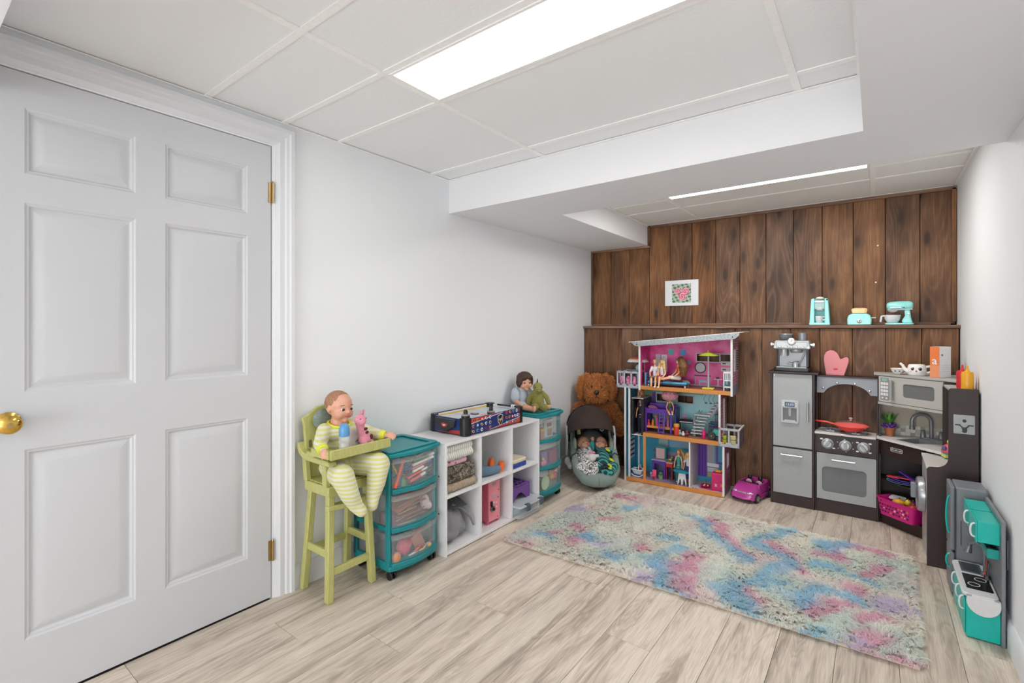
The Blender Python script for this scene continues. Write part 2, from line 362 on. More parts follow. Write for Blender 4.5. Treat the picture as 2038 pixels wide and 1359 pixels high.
# trims around the upper boards and the ledge
obj('rail', G().box(0.58, RX, -0.016, 0, -0.012, 0.012), BARNX, wb, bev=0.002, loc=(0, BY - .002, 2.104))
obj('rail', G().box(0.0, 0.575, -0.016, 0, -0.009, 0.009), BARNX, wb, bev=0.002, loc=(0, BY - .002, 1.932))
obj('rail', G().box(-0.011, 0.011, -0.016, 0, -0.085, 0.085), BARN, wb, bev=0.002, loc=(0.567, BY - .002, 2.02))
obj('rail', G().box(-0.011, 0.011, -0.016, 0, -0.34, 0.34), BARN, wb, bev=0.002, loc=(0.012, BY - .002, 1.59))
obj('rail', G().box(-0.011, 0.011, -0.016, 0, -0.425, 0.425), BARN, wb, bev=0.002, loc=(RX - 0.014, BY - .002, 1.68))
obj('rail', G().box(0.02, RX - 0.03, -0.014, 0, 0, 0.02), BARNX, wb, bev=0.002, loc=(0, BY - .002, 1.2335))
led = struct('trim_3', G().box(0.0, RX, LY - 0.018, BY - 0.001, 1.2125, 1.233), BARNX, bev=0.003)
# ------------------------------------------------------------ door in the left wall
dr = sempty('door_1'); dr.location = (0, (DY0 + DY1) / 2, 0)
W2 = (DY1 - DY0) / 2 - 0.005; DT = 0.035
panels = []
stile, rail_t = 0.115, 0.0
# panel rectangles (y0,y1,z0,z1) measured from the photo, door centre = 0
PY = [(-0.340, -0.050), (0.042, 0.345)]
PZ = [(0.215, 0.825), (1.010, 1.615), (1.708, 1.918)]
ys = sorted({-W2, W2} | {v for p in PY for v in p}); zs = sorted({0.006, DZ - 0.004} | {v for p in PZ for v in p})
g = G()
for y0, y1 in zip(ys, ys[1:]):
    for z0, z1 in zip(zs, zs[1:]):
        if (y0, y1) in PY and (z0, z1) in PZ: continue
        g.box(-DT - .004, -0.004, y0, y1, z0, z1)
slab = obj('door_leaf', g, DOORW, dr, smooth=0)
for p in PY:
    for q in PZ:
        y0, y1, z0, z1 = p[0], p[1], q[0], q[1]
        def lp(d): return [(y0 + d, z0 + d), (y1 - d, z0 + d), (y1 - d, z1 - d), (y0 + d, z1 - d)]
        X = -0.004
        rings = [[(X, *v) for v in lp(0)], [(X - .004, *v) for v in lp(.006)], [(X - .0045, *v) for v in lp(.010)], [(X - .011, *v) for v in lp(.016)], [(X - .0115, *v) for v in lp(.020)], [(X - .0025, *v) for v in lp(.047)], [(X - .002, *v) for v in lp(.05)]]
        k = len(rings); g = G()
        g.add([v for r in rings for v in r], [(i * 4 + j, i * 4 + (j + 1) % 4, (i + 1) * 4 + (j + 1) % 4, (i + 1) * 4 + j) for i in range(k - 1) for j in range(4)] + [tuple(range((k - 1) * 4, k * 4))])
        obj('door_panel', g, DOORW, dr, smooth=20)
kb = obj('door_knob', G().at(rot=(0, PI / 2, 0)).lathe([(.033, 0), (.033, .004), (.027, .007), (.013, .012), (.012, .03), (.02, .036), (.028, .046), (.0285, .056), (.022, .064), (.012, .067)], 32).at(), BRASS, dr, loc=(-0.004, -W2 + 0.066, 0.917))
obj('keyhole_button', G().at(rot=(0, PI / 2, 0)).lathe([(.008, 0), (.008, .004)], 16).at(), BRASS2, kb, loc=(.066, 0, 0))
for z in (1.82, 0.216):
    h = obj('hinge', G().cyl((.006, 0, -.045), (.006, 0, .045), .0055, n=12).cyl((.006, 0, .045), (.006, 0, .052), .004, .002, n=12).box(-.006, .001, -.016, .0, -.044, .044), BRASS2, dr, loc=(0, W2 + .004, z))
# casing with a stepped profile
CW = 0.080
prof = [(0, 0), (0, .004), (.012, .009), (.018, .013), (.040, .012), (.046, .018), (.058, .020), (.064, .026), (CW, .026), (CW, 0)]
def casing(pts):
    # mitred sweep: inner corner points and outward directions
    rings = []
    for (y, z, dy, dz) in pts: rings.append([(x, y + d * dy, z + d * dz) for d, x in prof])
    return G().loft(rings)
g = casing([(DY1 + .011, 0, 1, 0), (DY1 + .011, DZ + .006, 1, 1), (DY0 - .008, DZ + .006, -1, 1), (DY0 - .008, 0, -1, 0)])
struct('trim_4', g, TRIMW, smooth=30)
struct('trim_5', G().box(-0.12, -0.001, DY1 - 0.001, DY1 + .012, 0, DZ).box(-.12, -.001, DY0 - .012, DY0 + .001, 0, DZ).box(-.12, -.001, DY0, DY1, DZ - .001, DZ + .008).box(-0.12, -0.11, DY0, DY1, 0, DZ), TRIMW, smooth=0)
# baseboards
bp = [(0, 0), (.013, 0), (.013, .085), (.009, .1), (.004, .108), (0, .108)]
struct('baseboard_left', G().prism(bp, 'y', DY1 + .008 + CW, LY).prism(bp, 'y', FY0, DY0 - .008 - CW), TRIMW, smooth=30)
struct('baseboard_right', G().prism([(RX - x, z) for x, z in bp], 'y', FY0, LY), TRIMW, smooth=30)
# push pins left in the boards
for x, z in ((2.176, 1.776), (2.165, 1.526)):
    tag(obj('push_pin', G().at((x, BY - .004, z), (PI / 2, 0, 0)).lathe([(.004, 0), (.0025, .004), (.003, .009), (.005, .011)], 10).at(), mat('pin white', '#e8e0d0', .4)), ['upper', 'lower'][z < 1.7] + ' of two pale push pins stuck in the wood boards', 'push pin', 'push pins in the wood wall')
ol = thing('wall_outlet', 'small outlet plate with black plug low on the right wall', 'outlet', (RX, 2.575 + .1, 0.335))
obj('plate', G().box(-.006, 0, -.036, .036, -.058, .058), mat('outlet grey', '#8b8d90', .35, .3), ol, bev=.002)
obj('plug', G().box(-.03, -.006, -.012, .012, -.03, -.008).box(-.026, -.006, -.012, .012, .01, .03), mat('black rubber', '#1b1b1c', .5), ol, bev=.003)
# ------------------------------------------------------------ shared plush / doll builders
SKIN = mat('doll vinyl skin', '#d8a283', 0.45, var=0.05, scale=30); SKIN2 = mat('doll rosy skin', '#dca38a', 0.45, var=0.06, scale=30); SKIN3 = mat('doll tan skin', '#e0ab84', 0.4)
LIP = mat('doll lips', '#b9564f', 0.4); EYEW = mat('eye white', '#efece6', 0.2); EYED = mat('eye dark', '#1c1410', 0.1, coat=0.6); BROW = mat('brow', '#6a4a38', 0.7); BLK = mat('black plastic', '#18181a', 0.38)
WHT = mat('white plastic', '#e9e9e8', 0.35)
def face_matrix(c, yaw, pitch=0.0, roll=0.0):
    return Matrix.Translation(c) @ Euler((roll, pitch, yaw)).to_matrix().to_4x4()
def headshape(g, M, s):
    T = g.T; g.T = M
    for c, r in (((-.12, 0, .15), (.96, .82, .87)), ((.2, 0, -.3), (.68, .66, .66)), ((.52, .36, -.40), .31), ((.52, -.36, -.40), .31), ((.60, 0, -.76), .22), ((.86, 0, -.24), (.17, .13, .11)), ((.8, 0, -.1), (.1, .09, .16)),
                 ((-.08, .80, -.12), (.15, .10, .24)), ((-.08, -.80, -.12), (.15, .10, .24)), ((.74, 0, -.52), (.12, .2, .1))):
        r = (r, r, r) if isinstance(r, float) else r
        g.ball(tuple(v * s for v in c), tuple(v * s for v in r), 16)
    g.T = T
def face(par, M, s, shut=False, lip=LIP, iris=None):
    for y in (.33, -.33):
        if shut:
            g = G(); g.T = M; g.tube([((.79 - abs(a) * .12) * s, (y + a * .17) * s, (-.10 - .05 * (1 - a * a)) * s) for a in (-1, -.5, 0, .5, 1)], .022 * s, 6); obj('eyelash', g, BROW, par)
        else:
            g = G(); g.T = M; g.ball((.70 * s, y * s, -.08 * s), (.10 * s, .150 * s, .078 * s), 12); e = obj('eye', g, EYEW, par)
            g = G(); g.T = M; g.ball((.775 * s, y * s, -.08 * s), (.054 * s, .115 * s, .088 * s), 12); obj('iris', g, iris or EYED, e)
            g = G(); g.T = M; g.tube([((.80 - abs(a) * .12) * s, (y + a * .2) * s, (.16 + .05 * (1 - a * a)) * s) for a in (-1, -.5, 0, .5, 1)], .02 * s, 6); obj('eyebrow', g, BROW, par)
    g = G(); g.T = M; g.tube([((.865 - .12 * a * a) * s, a * .25 * s, (-.535 + .07 * a * a) * s) for a in (-1, -.6, -.2, .2, .6, 1)], [.02 * s, .036 * s, .042 * s, .042 * s, .036 * s, .02 * s], 8); obj('mouth', g, lip, par)
def hand(g, c, d, up, s):                 # palm with five curled fingers: d = finger direction, up = back of hand
    d = Vector(d).normalized(); up = Vector(up); up = (up - d * up.dot(d)).normalized(); w = d.cross(up); c = Vector(c)
    M = Matrix((d, w, up)).transposed().to_4x4(); T = g.T; g.T = Matrix.Translation(c) @ M
    g.ball((0, 0, 0), (s * .54, s * .48, s * .32), 12)
    for i, (y, L) in enumerate(((-.33, .5), (-.12, .62), (.1, .58), (.31, .44))):
        g.limb([(s * .3, y * s, 0), (s * (.42 + L * .35), y * s * 1.12, -.02 * s), (s * (.42 + L * .62), y * s * 1.15, -.2 * s)], [s * .11, s * .1, s * .08], 8)
    g.limb([(-s * .1, -s * .38, -.03 * s), (s * .2, -s * .62, -.1 * s), (s * .42, -s * .62, -.16 * s)], [s * .12, s * .11, s * .09], 8)
    g.T = T
def stripes(name, a, b, w, axis=2, rough=.9, blur=0.08, dist=0.6, ang=None):
    n = N(name); tc = n.n('TexCoord'); mp = n.n('Mapping', i_Vector=(tc, 'Object'), i_Rotation=ang or (0, 0, 0))
    wv = n.n('TexWave', i_Vector=mp, i_Scale=.314 / w, i_Distortion=dist, i_Detail=1.0, wave_type='BANDS', bands_direction='XYZ'[axis])
    n.col(n.ramp(wv, [(.5 - blur, a), (.5 + blur, b)])); z = n.n('TexNoise', i_Vector=(tc, 'Object'), i_Scale=260.0); n.bump(z, .3, .002)
    n.set(Roughness=rough, Sheen_Weight=.2); return n.m
def plush(name, h, h2=None, sc=130.0, rough=0.95, sheen=.15):
    n = N(name); tc = n.n('TexCoord'); z = n.n('TexNoise', i_Vector=(tc, 'Object'), i_Scale=sc, i_Detail=5.0, i_Roughness=.7)
    n.col(n.ramp(z, [(.35, h2 or h), (.62, h)])); n.bump(z, .9, .006); n.set(Roughness=rough, Sheen_Weight=sheen); return n.m

def fur(name, balls, n, ln, m, par, T=None, seed=3, droop=.35, w=.0022):
    import numpy as np
    r = np.random.default_rng(seed); C = np.array([b[0] for b in balls], float); R = np.array([(b[1],) * 3 if isinstance(b[1], (int, float)) else b[1] for b in balls], float)
    area = (R[:, 0] * R[:, 1] + R[:, 1] * R[:, 2] + R[:, 0] * R[:, 2]); k = r.choice(len(balls), n * 2, p=area / area.sum()); d = r.normal(size=(n * 2, 3)); d /= np.linalg.norm(d, axis=1)[:, None]
    p = C[k] + d * R[k]; nn = d / R[k]; nn /= np.linalg.norm(nn, axis=1)[:, None]
    ok = np.ones(n * 2, bool)
    for j in range(len(balls)): ok &= (((p - C[j]) / R[j]) ** 2).sum(1) > .985
    p, nn = p[ok][:n], nn[ok][:n]; q = len(p); t = nn + r.normal(0, .55, (q, 3)) + np.array([0, 0, -droop]); t /= np.linalg.norm(t, axis=1)[:, None]
    s = np.cross(t, r.normal(size=(q, 3))); s /= np.linalg.norm(s, axis=1)[:, None]; L = ln * r.uniform(.6, 1.25, (q, 1)); c = np.cross(s, t) * L * .35
    V = np.stack([p - s * w - nn * .003, p + s * w - nn * .003, p + t * L * .6 + s * w * .8 + c * .5, p + t * L * .6 - s * w * .8 + c * .5, p + t * L + c * 1.4], 1).reshape(-1, 3)
    me = bpy.data.meshes.new(name); F = []
    for i in range(q): b = i * 5; F += [(b, b + 1, b + 2, b + 3), (b + 3, b + 2, b + 4)]
    if T is not None: V = V @ np.array(T.to_3x3()).T + np.array(T.translation)
    me.from_pydata(V.tolist(), [], F); me.materials.append(m); me.polygons.foreach_set('use_smooth', [True] * len(F))
    o = bpy.data.objects.new(name, me); COL.objects.link(o); o.parent = par; o['kind'] = 'stuff'; return o
# ------------------------------------------------------------ green wooden high chair (faces into the room)
def hc_mat():
    n = N('pistachio painted wood'); tc = n.n('TexCoord'); mp = n.n('Mapping', i_Vector=(tc, 'Object'), i_Scale=(40, 40, 8)); z = n.n('TexNoise', i_Vector=mp, i_Scale=3.0, i_Detail=4.0)
    n.col(n.ramp(z, [(.3, '#b2b06a'), (.7, '#c0bf7c')])); n.bump(z, .12, .003); n.set(Roughness=.5); return n.m
HC = hc_mat()
t = thing('high_chair', 'pale green wooden high chair with a tray, standing next to the door', 'high chair', (0.14, 1.325, 0))
def hb(name, g, **k): return obj(name, g, HC, t, bev=k.pop('bev', .004), **k)
for y in (-1, 1):
    hb('leg', G().bar((.098, y * .114, 0), (.078, y * .096, .485), .032, .03))
    hb('leg', G().bar((-.107, y * .114, 0), (-.062, y * .096, .485), .03, .03))
    hb('side_stretcher', G().box(-.10, .085, y * .107 - .009, y * .107 + .009, .19, .225))
hb('stretcher', G().box(.084, .104, -.10, .10, .112, .145)); hb('stretcher', G().box(-.10, -.084, -.10, .10, .165, .195))
fr = [(.075 + .0 * i, 0) for i in range(2)]
hb('footrest', G().prism([(.07, -.118), (.098, -.118)] + [(.098 + .02 * math.sin(PI * i / 8), -.118 + .236 * i / 8) for i in range(1, 8)] + [(.098, .118), (.07, .118)], 'z', .400, .424))
hb('seat', G().box(-.085, .112, -.125, .125, .468, .512))
hb('seat_board', G().box(-.08, .10, -.115, .115, .512, .518))
for y in (-1, 1):
    hb('arm_post', G().bar((.085, y * .118, .512), (.078, y * .118, .612), .03, .024)); hb('arm_post', G().bar((-.07, y * .118, .512), (-.085, y * .118, .62), .03, .024))
    arm = [(-.125, .672), (-.118, .685), (-.108, .68), (-.095, .655), (-.06, .642), (.03, .636), (.125, .634), (.14, .626), (.142, .610), (.02, .610), (-.07, .612), (-.105, .632), (-.12, .655)]
    hb('armrest', G().prism(arm, 'y', y * .122 - .02, y * .122 + .02), bev=.005)
bp2 = [(-.112, .515), (.112, .515), (.118, .76), (.126, .80), (.10, .805), (.05, .838), (0, .846), (-.05, .838), (-.10, .805), (-.126, .80), (-.118, .76)]
br = hb('backrest', G().prism([(y, z - .515) for y, z in bp2], 'x', -.009, .009), loc=(-.082, 0, .515), rot=(0, -.10, 0))
obj('hand_hole', G().prism(rect(-.10, -.085, .14, .175, .006), 'x', -.0095, .0095), mat('slot shadow wood', '#6d6d3e', .8), br)
tr = hb('tray', G().box(.03, .16, -.150, .165, .657, .665))
obj('tray_rim', G().bar((.165, .008, .645), (.165, .008, .688), .014, .318), HC, tr, bev=.003)
for y in (-.154, .168): obj('tray_rim', G().box(.03, .16, y - .006, y + .006, .648, .682), HC, tr, bev=.003)
hb('tray_arm', G().box(-.03, .03, -.148, -.12, .636, .657)); hb('tray_arm', G().box(-.03, .03, .125, .16, .636, .657))
# ------------------------------------------------------------ big baby doll in the high chair
t = thing('baby_doll', 'large baby doll in a yellow striped sleeper sitting in the green high chair', 'doll', (0.14, 1.325, 0.518))
HM = face_matrix((.005, .0, .325), .12, .05, -.05); HS = .070
g = G(); headshape(g, HM, HS); g.limb([(-.01, 0, .19), (0, 0, .27)], [.05, .035]).limb([(0, 0, .06), (-.01, 0, .2)], [.05, .05])
g.limb([(.0, -.07, .225), (.055, -.128, .178), (.105, -.147, .165)], [.022, .018, .014]); hand(g, (.130, -.158, .158), (.75, -.25, -.5), (.6, -.45, .8), .038)
g.limb([(.0, .07, .225), (.075, .12, .19), (.13, .160, .175)], [.022, .018, .014]); hand(g, (.152, .176, .178), (.75, .35, -.3), (.45, -.5, .8), .037)
b = blob('body', g, SKIN2, t, .0032, 4)
face(t, HM, HS)
g = G(); g.T = HM
g.ball((-.2 * HS, 0, .24 * HS), (.90 * HS, .845 * HS, .83 * HS), 20)
hn = N('fine brown baby hair'); tc = hn.n('TexCoord'); z = hn.n('TexNoise', i_Vector=hn.n('Mapping', i_Vector=(tc, 'Object'), i_Scale=(300, 300, 40)), i_Scale=1.0); hn.col(hn.ramp(z, [(.3, '#8d6248'), (.7, '#b58868')])); hn.set(Roughness=.7)
obj('hair', g, hn.m, t)
SLEEP = stripes('yellow striped cotton', '#d0d082', '#d9d6ca', .018)
g = G(); g.ball((-.005, 0, .10), (.075, .085, .11), 18).ball((-.005, 0, .2), (.062, .088, .05), 16).ball((.01, 0, .05), (.085, .10, .062), 16)
g.limb([(-.005, -.072, .222), (.05, -.128, .180), (.098, -.146, .168)], [.036, .030, .024]); g.limb([(-.005, .072, .222), (.07, .120, .192), (.12, .153, .178)], [.036, .030, .024])
g.limb([(.03, -.05, .045), (.165, -.090, .045), (.19, -.072, -.03), (.195, -.045, -.085)], [.056, .052, .042, .032]); g.limb([(.195, -.045, -.085), (.215, -.03, -.112)], [.031, .026])
g.limb([(.03, .05, .05), (.17, .098, .06), (.185, .07, -.02), (.19, .05, -.075)], [.056, .053, .043, .032]); g.limb([(.19, .05, -.075), (.205, .035, -.108)], [.031, .026])
sl = blob('sleeper', g, SLEEP, t, .005, 6)
CUFF = mat('neon yellow rib', '#dbe04a', .85)
obj('cuff', G().cyl((.09, -.144, .171), (.112, -.150, .163), .0255, .0245, 18), CUFF, sl, bev=.004); obj('cuff', G().cyl((.112, .149, .181), (.134, .162, .175), .0255, .0245, 18), CUFF, sl, bev=.004)
obj('collar', G().tube([(.0 + .046 * math.cos(a), .05 * math.sin(a), .245 - .012 * math.cos(a)) for a in [2 * PI * i / 20 for i in range(20)]], .007, 8, True), CUFF, sl)
obj('zipper', G().tube([(.078, 0, .10), (.092, 0, .055), (.098, 0, .02), (.085, 0, 0)], .003, 6), mat('zip tape', '#c6c07a', .8), sl)
bib = obj('bib', G().ball((.086, .02, .165), (.012, .055, .062), 20), plush('white terry', '#e6e4e0', '#d2cfcb'), t, smooth=60)
obj('sleeping_eye_print', G().tube([(.0975, .038 + .014 * math.cos(a), .165 + .010 * math.sin(a)) for a in [PI * i / 8 for i in range(9)]], .0016, 6), BLK, bib)
obj('cushion', G().ball((-.072, -.035, .265), (.018, .055, .048), 18), plush('sage headrest cloth', '#8fa096', '#7d8f86'), t)
# ------------------------------------------------------------ bottle and pink giraffe on the tray
CLEAR = mat('clear frosted plastic', '#dfe3e4', .12, alpha=.42, coat=.3)
t = thing('baby_bottle', 'clear toy baby bottle with a sky blue cap on the high chair tray', 'bottle', (0.268, 1.268, 0.665))
obj('bottle', G().lathe([(.002, 0), (.023, 0), (.025, .004), (.025, .022), (.022, .034), (.025, .046), (.025, .060), (.021, .066), (.019, .068)], 24), CLEAR, t)
obj('milk', G().lathe([(.002, .003), (.021, .004), (.021, .02), (.018, .033), (.018, .036)], 20), mat('white liquid', '#d8d5d0', .3), t)
obj('cap', G().lathe([(.0225, .066), (.0235, .070), (.0225, .10), (.019, .114), (.012, .121), (.002, .123)], 24), mat('sky blue plastic', '#5d9bd1', .3), t)
t = thing('giraffe_plush', 'small pink giraffe plush with maroon spots on the high chair tray', 'plush toy', (0.262, 1.372, 0.665), .35)
PINK = plush('pink plush', '#ee9fb3', '#e48ba2'); MAR = mat('maroon felt', '#5b2233', .9)
g = G().ball((0, .012, .03), (.027, .034, .030), 14).limb([(0, .008, .045), (-.004, -.012, .085), (-.004, -.026, .118)], [.022, .019, .020], 12).ball((.004, -.030, .128), (.030, .026, .024), 14).ball((.022, -.040, .122), (.018, .018, .016), 12)
g.limb([(0, .02, .02), (.03, .035, .012)], [.012, .011]).limb([(0, -.01, .02), (.03, -.018, .012)], [.012, .011]).limb([(0, .0, .15), (-.002, .006, .162)], [.006, .005]).limb([(-.005, -.02, .15), (-.005, -.016, .164)], [.006, .005]).ball((-.01, .0, .142), (.008, .014, .008)).ball((-.002, .004, .165), .007, 8)
obj_g = blob('body', g, PINK, t, .003, 3)
for c, r in (((.016, -.004, .082), (.006, .013, .007)), ((.017, .004, .064), (.006, .013, .007)), ((.024, .03, .04), (.006, .010, .012))): obj('spot', G().ball(c, r, 12), MAR, t)
for c in ((.034, .037, .011), (.034, -.019, .011)): obj('hoof', G().ball(c, (.009, .011, .011), 12), MAR, t)
for c in ((.03, -.023, .135), (.02, -.05, .135)): obj('eye', G().ball(c, .003, 8), BLK, t)
# ------------------------------------------------------------ drawer carts
TEAL = mat('teal plastic', '#12838a', .35, var=.04, scale=8); TEALD = mat('dark teal plastic', '#0c6970', .4)
def cloudy():
    n = N('cloudy drawer plastic'); n.set(Base_Color=lin('#cfd6d8'), Roughness=.2, Alpha=.13, Coat_Weight=.2); return n.m
CLOUD = cloudy(); CLOUD2 = mat('drawer rim plastic', '#c3cacd', .3, alpha=.24)
def cart(label, y0, y1, bow, rz=0.0):
    w = (y1 - y0) / 2; t = thing('drawer_cart', label, 'drawer cart', (0.178, (y0 + y1) / 2, 0), rz, 'teal drawer carts along the left wall')
    XB, XF = -.145, .135
    def front(x, k=10, e=0.0, b=bow): return [(x + e + b * (1 - (2 * i / k - 1) ** 2), -w + 2 * w * i / k) for i in range(k + 1)]
    lidp = [(XB, w + .006), (XB, -w - .006)] + front(XF + .018)[0:0] + [(XF + .018, -w - .012)] + [(x, y * 1.04) for x, y in front(XF + .018)] + [(XF + .018, w + .012)]
    lid = obj('lid', G().prism(lidp, 'z', .592, .612), TEAL, t, bev=.004)
    obj('lid_rim', G().ring(rect(XB + .004, XF + .012, -w - .004, w + .004, .02), rect(XB + .03, XF - .016, -w + .028, w - .028, .015), 'z', .612, .620), TEAL, lid, bev=.002)
    obj('base', G().prism([(XB, w), (XB, -w), (XF, -w)] + front(XF + .004)[1:-1] + [(XF, w)], 'z', .045, .068), TEAL, t, bev=.004)
    for sx in (XB + .012, XF - .016):
        for sy in (-1, 1): obj('post', G().box(sx - .014, sx + .014, sy * (w - .006) - .007, sy * (w - .006) + .007, .066, .594), TEALD if sx < 0 else TEAL, t, bev=.003)
    obj('back_panel', G().box(XB - .002, XB + .003, -w + .012, w - .012, .066, .592), CLOUD2, t)
    lv = [(.068, .222), (.236, .408), (.422, .588)]
    for z0, z1 in lv:
        for sy in (-1, 1): obj('runner', G().box(XB + .02, XF - .03, sy * (w - .005) - .006, sy * (w - .005) + .006, z0 - .002, z0 + .018), TEAL, t, bev=.002)
        d = thing_part('drawer', t)
        fw = [(x, y * .90) for x, y in front(XF + .004)]
        back = [(x - .004, y) for x, y in reversed(fw)]
        obj('front_panel', G().prism(fw + back, 'z', z0 + .018, z1 - .02), CLOUD, d, smooth=60)
        obj('front_rim', G().prism([(x + .006, y * 1.02) for x, y in fw] + [(x - .002, y * 1.02) for x, y in back], 'z', z1 - .028, z1 - .003), CLOUD2, d, smooth=60)
        obj('side_panel', G().box(XB + .012, XF, -w * .90, -w * .90 + .003, z0 + .004, z1 - .012), CLOUD, d, smooth=0); obj('side_panel', G().box(XB + .012, XF, w * .90 - .003, w * .90, z0 + .004, z1 - .012), CLOUD, d, smooth=0)
        obj('drawer_floor', G().box(XB + .012, XF, -w * .9, w * .9, z0 + .004, z0 + .008), CLOUD2, d, smooth=0)
        hp = [(x + .010, y * 1.04) for x, y in fw]; hp = [(x + (.008 if abs(y) < w * .35 else 0), y) for x, y in hp]
        obj('pull_lip', G().prism(hp + [(XF - .02, w * .93), (XF - .02, -w * .93)], 'z', z0 - .006, z0 + .016), TEAL, d, bev=.003)
    for sx in (XB + .03, XF - .015):
        for sy in (-w + .025, w - .025):
            c = obj('caster', G().cyl((sx, sy, .045), (sx, sy, .03), .010).box(sx - .008, sx + .008, sy - .014, sy + .014, .022, .04), BLK, t, bev=.003)
            for q in (-1, 1): obj('wheel', G().cyl((sx, sy + q * .006, .021), (sx, sy + q * .017, .021), .021, n=20), BLK, c, bev=.003)
    return t
def thing_part(name, parent, loc=(0, 0, 0), rz=0.0):
    o = bpy.data.objects.new(name, None); COL.objects.link(o); o.parent = parent; o.location = loc; o.rotation_euler = (0, 0, rz); return o
cart('teal three drawer cart full of art supplies, between the high chair and the white cubes', 1.482, 1.792, .028)
cart('teal three drawer cart holding toys, beyond the white cubes under the brown haired doll', 2.735, 3.045, .028)
# things inside the near cart
def pen(p, q, r, h, label, cap=None, cat='pen', name='felt_pen', grp='pens in the top drawer of the near cart'):
    p = Vector(p); q = Vector(q); t = thing(name, label, cat, p, 0, grp); d = q - p; c = mat('pen ' + h, h, .35)
    r *= 1.25; obj('barrel', G().cyl((0, 0, 0), d * .72, r, n=10), c, t); obj('cap', G().cyl(d * .70, d, r * 1.12, n=10), mat('pen ' + (cap or h), cap or h, .35), t)
X = .318
pens = [((X, 1.512, .442), (X - .01, 1.572, .566), .0062, '#f0642a', 'fat orange marker leaning steeply behind the top drawer front', None),
        ((X - .01, 1.53, .442), (X - .02, 1.592, .548), .005, '#4469b4', 'blue pen leaning beside the fat orange marker', None),
        ((X - .02, 1.542, .50), (X - .02, 1.508, .560), .004, '#d8a23c', 'yellow pencil leaning the other way at the left of the top drawer', None),
        ((X + .004, 1.625, .548), (X + .002, 1.76, .562), .006, '#4d8a4a', 'white marker with a green end, highest in the top drawer', '#e8e6e2'),
        ((X + .006, 1.62, .530), (X + .004, 1.755, .545), .006, '#e9e7e3', 'white marker with a grey ringed cap lying in the top drawer', '#d8d8d8'),
        ((X + .006, 1.612, .512), (X, 1.745, .530), .005, '#c77b86', 'dusty pink pen under the white markers in the top drawer', '#7a66b8'),
        ((X + .008, 1.618, .498), (X + .002, 1.72, .514), .0052, '#ecebe6', 'short white pen with dark tip in the middle of the top drawer', '#3a3a44'),
        ((X + .006, 1.585, .472), (X + .004, 1.715, .498), .0045, '#e8503a', 'thin red pen with a white cap in the top drawer', '#e5e3e0'),
        ((X + .008, 1.598, .452), (X + .004, 1.70, .474), .0062, '#d8606a', 'thick red marker with a white cap low in the top drawer', '#e3e2de'),
        ((X + .006, 1.612, .444), (X + .002, 1.72, .468), .0045, '#5b6472', 'dark grey pen lowest in the top drawer', None),
        ((X - .03, 1.60, .452), (X - .03, 1.67, .558), .004, '#7b4fa0', 'purple pen leaning behind the others in the top drawer', '#d43f8d'),
        ((X - .04, 1.66, .452), (X - .05, 1.75, .55), .004, '#3d57a0', 'navy pen leaning at the back right of the top drawer', None)]
for i, (h, l) in enumerate((('#c8443a', 'scarlet'), ('#2e6fa8', 'steel blue'), ('#e0b83a', 'lemon'), ('#3c8f6a', 'jade'), ('#d67aa8', 'candy pink'), ('#8a4f2f', 'chestnut'), ('#5a3f8f', 'grape'), ('#e2e0da', 'ivory'), ('#e08a3a', 'tangerine'), ('#3a3f46', 'charcoal'), ('#79b0c8', 'ice blue'), ('#a8c050', 'pear green'))):
    y = 1.52 + .018 * i; z = .448 + .03 * ((i * 5) % 4); dy = .09 if y < 1.66 else -.09
    pens.append(((X - .035 - .008 * (i % 3), y, z), (X - .03, y + dy, z + .02 + .012 * (i % 3)), .0048, h, l + ' pen in the tangle behind the front pens of the top drawer', None))
for a, b, r, h, l, c in pens: pen(a, b, r, h, l, c)
t = thing('scissors', 'grey handled scissors at the right end of the pens drawer', 'scissors', (X - .005, 1.72, .444))
for z in (.022, .045): obj('finger_loop', G().tube([(0, .012 + .024 * math.cos(a), z + .02 + .014 * math.sin(a)) for a in [2 * PI * i / 16 for i in range(16)]], .004, 8, True), mat('grey handle', '#6b7480', .4), t)
obj('blade', G().bar((0, -.09, .02), (0, -.01, .045), .004, .01), mat('steel', '#b8bcc0', .25, 1.0), t)
tag(obj('glue_bottle', G().at((X - .012, 1.572, .432), (0, 0, 0)).lathe([(.002, 0), (.016, 0), (.016, .03), (.008, .04), (.006, .05), (.001, .052)], 16).at(), mat('green bottle', '#3f8a55', .4)), 'small green glue bottle low behind the top drawer front', 'glue bottle')
sticks = [('#c97a5c', (X - .03, 1.53, .33), (X - .03, 1.75, .40), .07, 'sheet', 'large coppery sheet of craft paper slanting in the middle drawer'), ]
t = tag(obj('craft_paper', G().at((X - .05, 1.64, .352), (.30, .15, 0)).box(-.05, .05, -.11, .11, 0, .003), mat('coppery paper', '#c47a5d', .6)), 'large coppery sheet of craft paper slanting in the middle drawer', 'paper')
wood = ['#c9a27a', '#b98a6a', '#d4b48c', '#a97c62', '#c48f78', '#8f6a58']
for i in range(11):
    y = 1.535 + (i * .061) % .12; z = .253 + .0085 * i
    tag(obj('craft_stick', G().at((X - .012 - .004 * (i % 3), y, z), (.02 + .07 * (i % 4) - .05, 0, .12 * (i % 3) - .1)).box(-.005, .005, 0, .11 + .01 * (i % 3), 0, .0025), mat('stick ' + wood[i % 6], wood[i % 6], .7), bev=.001), ('lowest second third fourth fifth sixth seventh eighth ninth tenth topmost'.split()[i] + ' flat wooden craft stick in the untidy pile in the middle drawer, counted upwards'), 'craft stick', 'craft sticks in the middle drawer')
tag(obj('paper_pad', G().at((X - .07, 1.64, .246)).box(-.06, .045, -.12, .12, 0, .05), mat('mauve paper pad', '#8c5d70', .8)), 'mauve pad of paper under the craft sticks in the middle drawer', 'paper pad')
